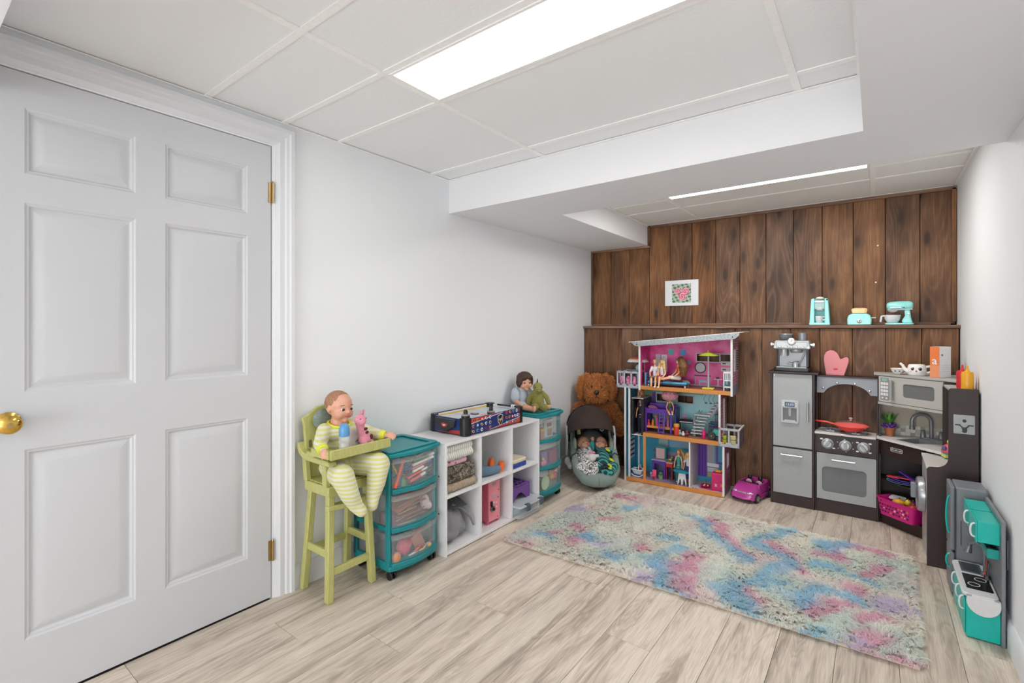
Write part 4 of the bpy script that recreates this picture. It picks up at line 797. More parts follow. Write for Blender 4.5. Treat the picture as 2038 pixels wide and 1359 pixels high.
FB = [((.045, 0, .70), (.128, .131, .128)), ((.135, 0, .655), (.075, .095, .07)), ((.11, .07, .65), (.06, .05, .06)), ((.11, -.07, .65), (.06, .05, .06)), ((.01, 0, .44), (.132, .19, .16)), ((.09, -.20, .42), .068), ((.07, .22, .44), .068), ((.13, .245, .365), .06), ((.02, .17, .50), .078), ((.02, -.17, .50), .078)] + [((.035, s * y, z), r) for s in (-1, 1) for y, z, r in ((.10, .80, .034), (.150, .765, .047), (.168, .70, .052), (.160, .64, .042))]
fur('fur', FB, 15000, .018, plush('rust fur strands', '#dd9450', '#b87238', 25), t, Euler((0, 0, R_)).to_matrix().to_4x4())
for s in (-1, 1):
    g = G(); g.T = Euler((0, 0, R_)).to_matrix().to_4x4(); g.limb([(.03, s * .10, .80), (.035, s * .150, .765), (.04, s * .172, .69), (.045, s * .160, .635)], [.032, .045, .050, .040], 12)
    blob('ear', g, plush('ear plush', '#b87038', '#8a4e24', 80), t, .008, 2, fuzz=.012)
g = G(); g.T = Euler((0, 0, R_)).to_matrix().to_4x4(); g.ball((.208, 0, .682), (.020, .028, .022), 16); obj('nose', g, BLK, t)
for s in (-1, 1):
    g = G(); g.T = Euler((0, 0, R_)).to_matrix().to_4x4(); g.ball((.160, s * .052, .728), .010, 12); obj('eye', g, EYED, t)
g = G(); g.T = Euler((0, 0, R_)).to_matrix().to_4x4(); g.tube([(.200, -.03, .632), (.212, 0, .645), (.200, .03, .632)], .004, 6).tube([(.212, 0, .645), (.214, 0, .665)], .004, 6); obj('muzzle_seam', g, mat('dark seam', '#3a2010', .9), t)
# ------------------------------------------------------------ infant car seat with two newborn dolls
t = thing('infant_car_seat', 'infant car seat with a brown hood and sage padding, in front of the dog plush', 'car seat', (.368, 3.462, 0), math.radians(35)); t.scale = (.72, .92, .97)
SAGE = plush('sage padding', '#8b9c95', '#7c8d86', 240, .8); BRN = plush('dark brown canvas', '#40302a', '#30221d', 260, .85, 0.0); LGR = mat('light grey shell', '#a9adae', .4)
g = G().ball((0, -.03, .09), (.21, .25, .088), 20).ball((0, .15, .20), (.205, .11, .19), 18).box(-.13, .13, -.12, .22, 0.001, .06)
obj_s = blob('shell', g, mat('dark grey shell', '#4c4c4e', .5), t, .01, 5)
path = [(-.215, .16, .36), (-.225, .06, .28), (-.225, -.06, .20), (-.205, -.17, .135), (-.14, -.255, .095), (-.05, -.285, .085), (.05, -.285, .085), (.14, -.255, .095), (.205, -.17, .135), (.225, -.06, .20), (.225, .06, .28), (.215, .16, .36)]
g = G().limb(path, [.026, .030, .036, .046, .052, .054, .054, .052, .046, .036, .030, .026], 14)
blob('padding', g, SAGE, t, .009, 5)
obj('seam_line', G().tube([(0, -.330, .055), (0, -.340, .085), (0, -.328, .115), (0, -.292, .138)], .0025, 6), mat('sage seam', '#66766f', .9), t)
g = G().ball((0, -.06, .095), (.175, .24, .05), 18, (.34, 0, 0)).ball((0, .19, .25), (.175, .04, .17), 16, (-.2, 0, 0))
blob('seat_liner', g, plush('grey brown liner', '#3a302c', '#2c2421', 200, .9, 0.0), t, .01, 4)
for s in (-1, 1):
    blob('side_wing', G().ball((s * .205, .04, .285), (.025, .055, .06), 14), plush('pale sage wing', '#a9b5a8', '#98a598'), t, .006, 3)
    obj('handle_arm', G().loft([[(s * .262 - .035 + dx, y + dy, z) for dx, dy in ((-.012, -w_), (.012, -w_), (.012, w_), (-.012, w_))] for y, z, w_ in ((.02, .20, .02), (.0, .27, .03), (.0, .36, .032), (.04, .44, .022))]), LGR, t, bev=.006)
obj('carry_handle', G().tube([(-.297, .07, .40), (-.29, .20, .42), (-.16, .31, .42), (-.03, .33, .42), (.10, .31, .42), (.22, .20, .42), (.227, .07, .40)], .016, 10), LGR, t)
def hoodpt(f, a, e=0.0):                     # f: front edge 0 .. back 1, a: 0..1 across
    ang = math.radians(28 + 112 * f); R = .30 - .03 * f + e; ca = math.cos(PI * (1 - a)); sa = math.sin(PI * a) ** .75
    return ((.262 + e) * ca - .035, .07 - R * math.cos(ang) * sa * .92, .33 + (R * math.sin(ang) * sa) * .96)
nf, na = 10, 24
def hood_rings(e): return [[hoodpt(i / nf, j / na, e) for j in range(na + 1)] for i in range(nf + 1)]
o_, i_ = hood_rings(0.0), hood_rings(-.008)
vs = [p for L in (o_, i_) for r in L for p in r]; K = na + 1; M0 = (nf + 1) * K
fs = []
for i in range(nf):
    for j in range(na):
        a = i * K + j; fs += [(a, a + 1, a + K + 1, a + K), (M0 + a, M0 + a + K, M0 + a + K + 1, M0 + a + 1)]
for j in range(na): fs += [(j, M0 + j, M0 + j + 1, j + 1), (nf * K + j, nf * K + j + 1, M0 + nf * K + j + 1, M0 + nf * K + j)]
for i in range(nf):
    for j in (0, na): fs.append((i * K + j, (i + 1) * K + j, M0 + (i + 1) * K + j, M0 + i * K + j))
hd = obj('hood', G().add(vs, fs), BRN, t, smooth=60)
tx = bpy.data.textures.new('hood', 'CLOUDS'); tx.noise_scale = .09; dm = hd.modifiers.new('crease', 'DISPLACE'); dm.texture = tx; dm.strength = .022; dm.texture_coords = 'LOCAL'
obj('hood_piping', G().tube([hoodpt(0, j / 24, .002) for j in range(25)], .005, 8), mat('brown piping', '#2b2021', .7), hd)
obj('hood_seam', G().tube([hoodpt(i / 8, .42, .002) for i in range(9)], .002, 6), mat('brown piping', '#2b2021', .7), hd)
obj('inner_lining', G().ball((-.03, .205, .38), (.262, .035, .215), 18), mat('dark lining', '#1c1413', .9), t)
lg = obj('emblem_ring', G().at((.120, .160, .395), (PI / 2 - .25, 0, 0)).ring([(.024 * math.cos(a), .024 * math.sin(a)) for a in [2 * PI * i / 24 for i in range(24)]], [(.018 * math.cos(a), .018 * math.sin(a)) for a in [2 * PI * i / 24 for i in range(24)]], 'z', 0, .003).at(), mat('pale emblem', '#c9c5c3', .5), t)
obj('emblem_swirl', G().at((.120, .1585, .395), (PI / 2 - .25, 0, 0)).tube([(.012 * math.cos(a) * (1 - a / 9), .012 * math.sin(a) * (1 - a / 9), .002) for a in [i * .4 for i in range(16)]], .0028, 6).at(), mat('pale emblem', '#c9c5c3', .5), lg)
obj('warning_tag', G().at((-.165, .03, .41), (PI / 2 - .3, 0, .5)).box(-.022, .022, -.04, .04, 0, .002), stripes('yellow grey label', '#b9b04a', '#8d8c8a', .03, 1), t)
obj('buckle', G().at((.075, -.255, .175), (.3, 0, 0)).box(-.045, .045, -.012, .012, 0, .012), mat('dark buckle', '#24282a', .4), t, bev=.003)
for s in (-1, 1): obj('strap_band', G().tube([(s * .165, -.115, .228), (s * .205, -.12, .255), (s * .255, -.10, .225), (s * .262, -.08, .18)], .005, 8), BLK, t)
blob('blanket_corner', G().ball((-.285, .0, .155), (.035, .04, .035), 12).ball((-.265, -.03, .125), (.03, .03, .03), 12), plush('white fluff', '#d2d2d2', '#b6b6b8'), t, .006, 2, fuzz=.01)
MT = Matrix.Translation((.368, 3.462, 0)) @ Euler((0, 0, math.radians(35))).to_matrix().to_4x4()
def newborn(name, label, hx, m, skin, prints, arm):
    p = MT @ Vector((hx, -.060, .105)); d = thing(name, label, 'doll', p, math.radians(35))
    # local frame: x across, y up the seat, head towards +y and raised
    HM = Matrix.Translation((0, .140, .168)) @ Euler((math.radians(-42), 0, .25 * arm)).to_matrix().to_4x4() @ Matrix(((0, 1, 0, 0), (-1, 0, 0, 0), (0, 0, 1, 0), (0, 0, 0, 1))); HS = .062
    g = G(); headshape(g, HM, HS); g.limb([(0, 0, .07), (0, .10, .135)], [.035, .03])
    if arm > 0:
        g.limb([(.045, .065, .115), (.068, .0, .09)], [.018, .015]).limb([(-.045, .065, .115), (-.072, .0, .09)], [.018, .015])
    else:
        g.limb([(.04, .07, .125), (.085, .05, .115), (.06, .066, .145)], [.018, .016, .013]); hand(g, (.045, .072, .150), (-.8, .2, .1), (0, -.5, 1), .022)
        g.limb([(-.045, .07, .12), (-.075, .075, .150), (-.070, .088, .20)], [.018, .016, .013]); hand(g, (-.068, .092, .215), (0, .1, 1), (0, -1, .1), .024)
    g.limb([(0, .0, .07), (0, -.05, .045)], [.02, .018])
    blob('body', g, skin, d, .0035, 4); face(d, HM, HS, True, mat('newborn lips', '#b8625c', .5))
    g = G(); g.T = HM; g.ball((-.3 * HS, 0, .30 * HS), (.80 * HS, .84 * HS, .75 * HS), 16); obj('hair', g, mat('newborn hair', '#a97b5c', .8), d)
    g = G().limb([(0, .088, .120), (0, .03, .090), (0, -.06, .045)], [.040, .056, .060])
    if arm > 0: g.limb([(.045, .065, .115), (.068, .0, .09)], [.027, .024]).limb([(-.045, .065, .115), (-.072, .0, .09)], [.027, .024])
    else: g.limb([(.04, .07, .125), (.085, .05, .115), (.07, .06, .135)], [.027, .026, .021]).limb([(-.045, .07, .12), (-.075, .075, .150), (-.071, .085, .190)], [.027, .025, .020])
    g.limb([(-.03, -.06, .03), (-.062, -.125, .055), (-.02, -.185, .030)], [.038, .034, .025]).limb([(.03, -.06, .03), (.068, -.12, .058), (.035, -.185, .030)], [.038, .034, .025]).ball((-.008, -.20, .035), (.026, .03, .024)).ball((.03, -.20, .035), (.024, .03, .024))
    o = blob('sleepsuit', g, m, d, .005, 4)
    if prints:
        for c in ((.040, .02, .148), (.05, -.09, .100), (.03, -.145, .072), (.02, -.170, .064)): obj('lime_patch', G().ball(c, (.022, .025, .007), 10, (.35, .25, .6)), mat('lime print', '#bcd02e', .8), o)
def bw_mat():
    n = N('white sleepsuit with grey print'); tc = n.n('TexCoord'); v = n.n('TexVoronoi', i_Vector=(tc, 'Object'), i_Scale=70.0); z = n.n('TexNoise', i_Vector=(tc, 'Object'), i_Scale=95.0, i_Detail=3.0); n.col(n.ramp(z, [(.42, '#55504e'), (.50, '#d9d6d4')])); n.set(Roughness=.9); return n.m
newborn('newborn_doll', 'sleeping newborn doll in a white and grey print sleepsuit, left in the car seat', -.066, bw_mat(), SKIN, False, 1)
newborn('newborn_doll', 'sleeping newborn doll in a teal and navy striped sleepsuit, right in the car seat', .066, stripes('teal and navy stripes', '#14303c', '#2f9a93', .024, 1, .9, .05, 2.0, (.4, 0, .35)), SKIN2, True, -1)
p = MT @ Vector((-.030, -.105, .205)); t = thing('bunny_plush', 'small white bunny plush with a pink bow between the newborn dolls', 'plush toy', p, math.radians(35))
WP = plush('white plush', '#e3e1e0', '#cfcccc')
g = G().ball((0, -.025, .01), (.034, .042, .032), 14).ball((-.012, .03, .03), (.028, .028, .028), 14).limb([(.02, -.02, .02), (.045, -.012, .02)], [.014, .013]).limb([(-.02, -.02, .02), (-.042, -.028, .018)], [.014, .013]).limb([(-.02, .05, .04), (-.045, .075, .05)], [.010, .011]).limb([(0, .052, .045), (-.01, .085, .06)], [.010, .011])
blob('body', g, WP, t, .0035, 3, fuzz=.003)
for s in (-1, 1): obj('bow_loop', G().ball((.004 + s * .013, .003, .043), (.014, .010, .008), 12, (0, 0, s * .5)), mat('pink satin', '#e08fae', .4), t); obj('eye', G().ball((-.012 + s * .011, .022, .055), .0028, 8), BLK, t)
obj('bow_tail', G().ball((.002, -.014, .042), (.010, .018, .005), 10), mat('pink satin', '#e08fae', .4), t)
# ------------------------------------------------------------ three storey dollhouse against the wood wall
DA = math.radians(3.0); DH = Matrix.Translation((.560, 3.62, 0)) @ Euler((0, 0, DA)).to_matrix().to_4x4(); DD = .25
def dloc(u, w, z): return DH @ Vector((u, w, z))
OAK = mat('orange beech edge', '#c98239', .45, var=.05, scale=20); WED = mat('white edge', '#dcdbdb', .4); GRY = mat('dollhouse grey', '#a9abb3', .45); GRYD = mat('dollhouse slate', '#7b7f8a', .5)
def print_mat(name, a, b, sc, lo_=.4, hi=.6, rough=.4):
    n = N(name); tc = n.n('TexCoord'); z = n.n('TexNoise', i_Vector=(tc, 'Object'), i_Scale=sc, i_Detail=3.0); n.col(n.ramp(z, [(lo_, a), (hi, b)])); n.set(Roughness=rough); return n.m
PKW = print_mat('magenta wall print', '#d0247c', '#e2589f', 9); AQW = print_mat('aqua wall print', '#84c0cb', '#a0d0d4', 6); GRW = mat('green wall print', '#7fa07a', .5); BLW = mat('teal blue wall print', '#2f93b3', .45)
PUW = stripes('purple curtain print', '#4a2486', '#6b3aa6', .02, 0, .6, .3, .5); FLW = mat('dollhouse floor print', '#8c5a44', .4, var=.1, scale=30); FLB = mat('lilac floor print', '#8d7f95', .4, var=.08, scale=40)
def brickm():
    n = N('printed brick'); tc = n.n('TexCoord'); sx = n.n('SeparateXYZ'); n.l((tc, 'Object'), sx.inputs[0]); cb = n.n('CombineXYZ'); n.l((sx, 1), cb.inputs[0]); n.l((sx, 2), cb.inputs[1]); b = n.n('TexBrick', i_Vector=cb)
    b.inputs['Color1'].default_value = lin('#a8627a'); b.inputs['Color2'].default_value = lin('#c08a9c'); b.inputs['Mortar'].default_value = lin('#5e3d4a'); b.inputs['Scale'].default_value = 14; b.inputs['Mortar Size'].default_value = .03
    b.inputs['Brick Width'].default_value = 1.6; b.inputs['Row Height'].default_value = .28; n.col(b); n.set(Roughness=.5); return n.m
BRK = brickm()
t = thing('dollhouse', 'tall three storey dollhouse with a slanted grey roof and side balconies against the wood wall', 'dollhouse', (.560, 3.62, 0), DA)
def dp(name, g, m, par=None, **k): return obj(name, g, m, par or t, **k)
# floors with orange front edges
def slab(u0, u1, z0, z1, m):
    f = dp('floor_slab', G().box(u0, u1, .008, DD, z0, z1), m); dp('edge_band', G().box(u0, u1, 0, .008, z0 - .002, z1 + .001), OAK, f, bev=.001); return f
slab(.012, .742, .004, .030, FLB); slab(.150, .742, .369, .396, FLW); slab(.118, .796, .736, .762, FLW)
dp('edge_post', G().box(.152, .172, 0, .010, .03, .37), OAK, bev=.001)
# side walls
dp('side_wall', G().box(0, .012, 0, DD, 0, .745), [BLW], bev=.001); dp('wall_edge', G().box(-.001, .013, -.002, .002, 0, .745), WED)
for w in (.010, .236): dp('lift_rail', G().box(.030, .044, w - .008, w + .008, .03, .737), WED, bev=.002)
for z0, z1 in ((0.03, .37), (.396, .736)):
    u = .742 if z0 < .1 else .716
    wb0, wb1 = (.10, .155); zz0, zz1 = (z0 + .16, z0 + .27) if z0 < .1 else (z0 + .03, z0 + .30)
    g = G().box(u - .010, u, .004, wb0, z0, z1).box(u - .010, u, wb1, DD, z0, z1).box(u - .010, u, wb0, wb1, z0, zz0).box(u - .010, u, wb0, wb1, zz1, z1)
    p = dp('brick_wall', g, BRK); dp('wall_edge', G().box(u - .012, u + .002, -.001, .005, z0 - .02, z1), WED, p)
    dp('window_trim', G().ring([(wb0, zz0), (wb1, zz0), (wb1, zz1), (wb0, zz1)], [(wb0 + .008, zz0 + .008), (wb1 - .008, zz0 + .008), (wb1 - .008, zz1 - .008), (wb0 + .008, zz1 - .008)], 'x', u - .001, u + .004), WED, p)
def ztop(u): return 1.100 + (u - .04) * .100
for u, m in ((.118, PKW), (.796, BRK)):
    e = .010; zt = ztop(u) - .004
    if u < .5: g = G().prism([(0, .762), (.05, .762), (.05, .96), (.12, .96), (.12, .762), (DD, .762), (DD, zt), (0, zt)], 'x', u, u + e)
    else: g = G().prism([(0, .728), (DD, .728), (DD, zt), (0, zt)], 'x', u - e, u)
    p = dp('side_wall', g, m); dp('wall_edge', G().box(u - .002 if u < .5 else u - e - .002, u + e + .002 if u < .5 else u + .002, -.003, .003, .728, zt), WED, p)
# printed shutter on the right upper wall
sh = dp('shutter', G().box(.796, .800, .06, .20, .90, 1.06), mat('shutter pale', '#c9c5cc', .4), None)
for i in range(9): dp('slat', G().box(.800, .803, .13, .195, .908 + i * .017, .918 + i * .017), mat('shutter dark', '#3e3b46', .5), sh)
dp('printed_flowers', G().box(.7962, .7975, .02, .22, .735, .80), print_mat('grey flower print', '#55606c', '#8d98a3', 60), sh)
# back panels
def backwall(u0, u1, z0, z1, m, holes=(), top=None):
    zs_ = sorted({z0, z1} | {v for h in holes for v in h[2:]}); us_ = sorted({u0, u1} | {v for h in holes for v in h[:2]}); g = G()
    for a, b in zip(us_, us_[1:]):
        for c, d in zip(zs_, zs_[1:]):
            if any(a >= h[0] - 1e-6 and b <= h[1] + 1e-6 and c >= h[2] - 1e-6 and d <= h[3] + 1e-6 for h in holes): continue
            g.box(a, b, DD - .006, DD, c, d)
    if top: g.prism([(u0, z1), (u1, z1), (u1, ztop(u1) - .004), (u0, ztop(u0) - .004)], 'y', DD - .006, DD)
    return dp('back_wall', g, m, smooth=0)
WN = [(.500, .752, .955, 1.012)]
bt = backwall(.128, .786, .762, 1.04, PKW, WN, True)
MN = [(.185, .300, .620, .676), (.352, .470, .620, .676)]
bm = backwall(.156, .706, .396, .736, AQW, MN); dp('green_band', G().box(.046, .55, DD - .007, DD - .0062, .690, .736), GRW, bm)
bb = backwall(.012, .732, .03, .369, BLW)
dp('lift_back', G().box(.044, .156, DD - .006, DD, .37, .737), GRW, bm)
for wall, hs in ((bt, WN), (bm, MN)):
    for h in hs:
        f = dp('window_frame', G().ring([(h[0] - .008, h[2] - .008), (h[1] + .008, h[2] - .008), (h[1] + .008, h[3] + .008), (h[0] - .008, h[3] + .008)], [(h[0], h[2]), (h[1], h[2]), (h[1], h[3]), (h[0], h[3])], 'y', DD - .010, DD - .005), GRY, wall)
        if wall is bt:
            for u in (.583, .668): dp('window_frame', G().box(u - .004, u + .004, DD - .009, DD - .003, h[2], h[3]), GRY, wall)
# roof
dp('roof', G().prism([(.038, 1.100), (.870, 1.184), (.870, 1.189), (.038, 1.105)], 'y', -.012, DD + .01), WED, bev=.001)
fa = dp('roof_fascia', G().prism([(.060, 1.101), (.845, 1.181), (.840, 1.160), (.815, 1.138), (.79, 1.134), (.12, 1.071), (.09, 1.074)], 'y', -.014, -.004), print_mat('sparkly grey fascia', '#8f979c', '#a9b0b3', 80), None, bev=.001)
for u, z in ((.105, 1.085), (.80, 1.150)): obj('screw_cap', G().at((u, -.0145, z), (PI / 2, 0, 0)).lathe([(.005, 0), (.004, .002)], 12).at(), mat('screw dark', '#2e3034', .4), fa)
dp('partition', G().box(.497, .507, .004, DD - .006, .03, .369), WED)
# balconies: frames with rails
def railpanel(u0, u1, w, z0, z1, n, par, ax='u'):
    g = G()
    def B(a, b, c, d):
        if ax == 'u': g.box(a, b, w - .004, w + .004, c, d)
        else: g.box(w - .004, w + .004, a, b, c, d)
    B(u0, u1, z1 - .016, z1); B(u0, u1, z0, z0 + .018)
    for i in range(n + 1):
        c = u0 + .006 + (u1 - u0 - .012) * i / n; B(c - .006, c + .006, z0, z1)
        if i < n:
            for e in (.012, (u1 - u0 - .012) / n - .012): B(c + e - .007, c + e + .007, z0 + .018, z0 + .030)
    return dp('railing', g, GRY, par, bev=.001)
b1 = dp('balcony', G().box(-.066, .118, .0, .19, .736, .744), GRYD); railpanel(-.066, .118, .003, .738, .870, 3, b1); railpanel(-.066, .118, .187, .738, .870, 3, b1); railpanel(.006, .185, -.062, .738, .870, 3, b1, 'w')
b2 = dp('balcony', G().box(.704, .842, -.004, .19, .366, .374), GRYD); railpanel(.704, .842, -.001, .368, .500, 2, b2); railpanel(.716, .842, .187, .368, .500, 2, b2)
dp('balcony_side', G().box(.838, .843, -.004, .19, .368, .496), print_mat('slate and pink sunset print', '#4b5866', '#a0617c', 7, .45, .62), b2, bev=.001); dp('balcony_rim', G().box(.836, .846, -.006, .193, .492, .502), WED, b2, bev=.001)
# printed wall decoration
def poster(u0, u1, z0, z1, m, par=bt, name='wall_print', e=0.0): return dp(name, G().box(u0, u1, DD - .0075 - e, DD - .006 - e, z0, z1), m, par, smooth=0)
TQ = mat('turquoise print', '#5aa6ae', .4); BL2 = mat('bright blue print', '#2f86c0', .4); LGP = mat('light grey print', '#c3c0c6', .4); DKP = mat('dark plum print', '#3b2a3e', .5); SKYP = mat('sky print', '#86b8d0', .4); WHP = mat('white print', '#dcd8dc', .4)
wp = poster(.175, .268, .86, 1.00, LGP); poster(.222, .263, .875, .995, WHP, bt, e=.001); poster(.215, .219, .86, 1.0, GRYD, bt, e=.001)
for z in (.90, .94, .975): poster(.240, .246, z, z + .006, DKP, bt, e=.002)
poster(.278, .322, 1.0, 1.045, TQ); poster(.372, .416, .995, 1.042, BL2); poster(.33, .365, .94, .972, mat('mauve print', '#8a5a92', .4)); 
for u, z in ((.385, .945), (.440, .942)): dp('wall_print', G().at((u, DD - .006, z), (PI / 2, 0, 0)).lathe([(.014, 0), (.014, .0015)], 18), TQ, bt)
mr = dp('round_mirror_print', G().at((.525, DD - .006, .905), (PI / 2, 0, 0)).lathe([(.044, 0), (.044, .0015)], 28), DKP, bt); dp('mirror_glass_print', G().at((.525, DD - .0076, .905), (PI / 2, 0, 0)).lathe([(.035, 0), (.035, .001)], 28), mat('mirror grey', '#b4b1b6', .3), mr)
for z in (.930, .885): q = poster(.675, .775, z, z + .030, LGP); poster(.685, .70 + .01, z + .008, z + .018, DKP, q, e=.001); poster(.74, .765, z + .006, z + .014, DKP, q, e=.001)
vt = poster(.48, .60, .838, .848, DKP); poster(.484, .490, .77, .838, GRY, vt); poster(.59, .596, .77, .838, GRY, vt); poster(.515, .575, .79, .808, SKYP, vt); poster(.518, .524, .765, .79, SKYP, vt); poster(.566, .572, .765, .79, SKYP, vt)
st = poster(.625, .685, .818, .824, WHP); poster(.650, .658, .772, .818, WHP, st); poster(.635, .672, .768, .774, WHP, st); poster(.640, .665, .824, .838, DKP, st)
ch = poster(.70, .765, .765, .86, TQ); poster(.685, .73, .765, .785, BL2, ch, e=.001)
dp('cloud_print', G().box(.128, .786, DD - .0068, DD - .0062, .762, .775), mat('pale floor print', '#b99bab', .5), bt)
poster(.145, .175, .60, .69, mat('violet poster', '#5a2a86', .4), bm)
for k, (u, s) in enumerate(((.52, 1), (.535, -1), (.50, 1))): dp('fern_print', G().tube([(u - .01, DD - .007, .50), (u + .004 * s, DD - .007, .54), (u + .02 * s, DD - .007, .575)], .002, 6), mat('fern teal', '#3f7a86', .5), bm)
for u in (.555, .59, .62): dp('vine_print', G().tube([(u, DD - .007, .73), (u + .008, DD - .007, .69), (u - .006, DD - .007, .66), (u + .010, DD - .007, .635)], .0015, 6), mat('vine grey', '#5d7f84', .5), bm); dp('vine_leaf', G().ball((u + .012, DD - .007, .632), (.010, .001, .007), 10), mat('vine plum', '#6b5f78', .5), bm)
poster(.200, .275, .24, .345, mat('pale cloud print', '#9db6ba', .4), bb)
kw = poster(.285, .45, .255, .335, mat('window sky print', '#7aa6c0', .4), bb); poster(.285, .45, .325, .335, mat('pink valance print', '#b85a86', .4), kw, e=.001); poster(.45, .456, .25, .34, WHP, kw)
kc = poster(.160, .49, .185, .215, mat('grey lilac counter print', '#8d8ba5', .4), bb); poster(.165, .49, .03, .185, mat('slate cupboard print', '#5b6480', .4), kc)
for u in (.20, .25, .38, .43): poster(u, u + .045, .05, .175, mat('cupboard door print', '#7a83a0', .4), kc, e=.001)
poster(.160, .21, .20, .225, mat('magenta pots print', '#a8336e', .4), kc, e=.001); poster(.458, .495, .20, .345, mat('rose panel print', '#b8497a', .4), bb)
cu = dp('curtain_print', G().box(.507, .575, DD - .0085, DD - .006, .06, .369), PUW, bb, smooth=0); poster(.575, .63, .175, .369, mat('grey shower print', '#9a98a2', .4), bb); poster(.64, .732, .17, .369, mat('violet wall print', '#5a3a92', .4), bb); poster(.655, .705, .19, .345, mat('teal door print', '#3f93b4', .4), bb, e=.001)
sk = poster(.57, .66, .145, .172, WHP, bb); poster(.572, .66, .06, .145, mat('vanity print', '#7b8298', .4), sk); poster(.578, .655, .068, .098, mat('lime towels print', '#9aa75a', .4), sk, e=.001); poster(.578, .655, .105, .138, mat('jar print', '#b8bccb', .4), sk, e=.001)
sf = dp('shelf_print', G().box(.0125, .0135, .08, .20, .15, .32), mat('blue shelf print', '#bfc8d6', .4), bb)
for z in (.17, .21, .25, .29): dp('shelf_print', G().box(.0135, .0142, .09, .19, z, z + .016), DKP, sf)
fb = dp('bath_floor', G().box(.507, .732, .010, DD - .008, .030, .0312), print_mat('black and white tile print', '#22222a', '#b8b4bb', 55, .36, .40), None, smooth=0); dp('pink_mat', G().at((.64, .06, .0314)).lathe([(.085, 0), (.085, .0008)], 24, sy=.5), print_mat('pink mat print', '#a92a62', '#d06a96', 30), fb)
# lift cab
lc = dp('lift_cab', G().box(.050, .146, .02, .20, .365, .369).box(.050, .146, .02, .20, .655, .659), WED, None); 
dp('lift_side', G().box(.050, .066, .02, .20, .369, .655), mat('smoked lift wall', '#1e1c22', .3), lc); dp('lift_side', G().box(.130, .148, .02, .20, .369, .655), mat('smoked lift wall', '#1e1c22', .3), lc); dp('lift_rear', G().box(.066, .13, .196, .2, .369, .655), mat('lift rear print', '#5a5560', .4), lc)
# stairs
ss = dp('staircase', G().box(.505, .521, .10, .108, .396, .56), GRYD, None)
for i in range(6): dp('step', G().box(.488 + i * .009, .572 + i * .008, .085, .125, .416 + i * .024, .421 + i * .024), WED, ss, bev=.001)
dp('landing', G().box(.515, .630, .085, .16, .556, .563), WED, ss, bev=.001)
dp('stringer', G().prism([(.612, .545), (.632, .545), (.704, .665), (.704, .70)], 'y', .118, .124), GRY, ss)
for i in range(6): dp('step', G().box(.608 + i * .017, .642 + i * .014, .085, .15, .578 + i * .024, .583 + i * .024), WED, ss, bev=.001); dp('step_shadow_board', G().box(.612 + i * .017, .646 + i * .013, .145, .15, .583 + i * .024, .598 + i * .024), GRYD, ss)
# ------------------------------------------------------------ furniture and toys in the dollhouse
DR = DA - PI / 2                                    # dolls facing out of the house: local +x -> front
def dthing(name, label, cat, u, w, z, rz=None, group=None): return thing(name, label, cat, dloc(u, w, z), DA if rz is None else rz, group)
BLU = mat('sky blue plastic bed', '#3f9fc6', .35); WPL = mat('white toy plastic', '#dedee2', .35); HP = mat('hot pink plastic', '#d4166c', .35); VIO = mat('violet plastic', '#5c2a9c', .35); TEA = mat('teal plastic table', '#1d7f98', .35)
p = dthing('toy_daybed', 'sky blue daybed on the top floor of the dollhouse', 'toy bed', .155, .035, .763)
obj('mattress', G().box(.02, .315, 0, .10, .022, .038), BLU, p, bev=.004); obj('bed_base', G().box(.02, .315, .002, .098, .012, .022), mat('dark bed base', '#27344a', .4), p, bev=.002)
for x in (.022, .30):
    for y in (.004, .088): obj('leg', G().box(x, x + .010, y, y + .010, 0, .014), WPL, p)
hbz = obj('headboard', G().box(0, .010, -.004, .006, 0, .10).box(0, .010, .094, .104, 0, .10), BLU, p, bev=.002)
for z in (.045, .066, .087): obj('headboard_slat', G().box(.002, .008, 0, .10, z, z + .010), BLU, p, bev=.001)
def dcush(u, w, z, r, m, label, rot=(0, 0, 0)): return tag(obj('cushion', G().at(tuple(dloc(u, w, z)), (rot[0], rot[1], rot[2] + DA)).ball((0, 0, 0), r, 12), m), label, 'cushion')
dcush(.355, .145, .830, (.030, .014, .030), plush('grey violet cloth', '#8d8a9c', '#7a7788'), 'grey square cushion behind the dolls on the daybed'); dcush(.445, .085, .795, (.042, .028, .022), plush('sage cloth', '#6f8a86', '#5e7873'), 'sage green cushion at the right end of the daybed')
tag(blob('fluffy_throw', G().at(tuple(dloc(.405, .09, .808)), (0, 0, DA)).ball((0, 0, 0), (.050, .045, .008), 14), plush('crimson fluff', '#8d1526', '#5e0c18', 90), None, .005, 1, fuzz=.006), 'crimson fluffy throw under the red haired doll', 'throw')
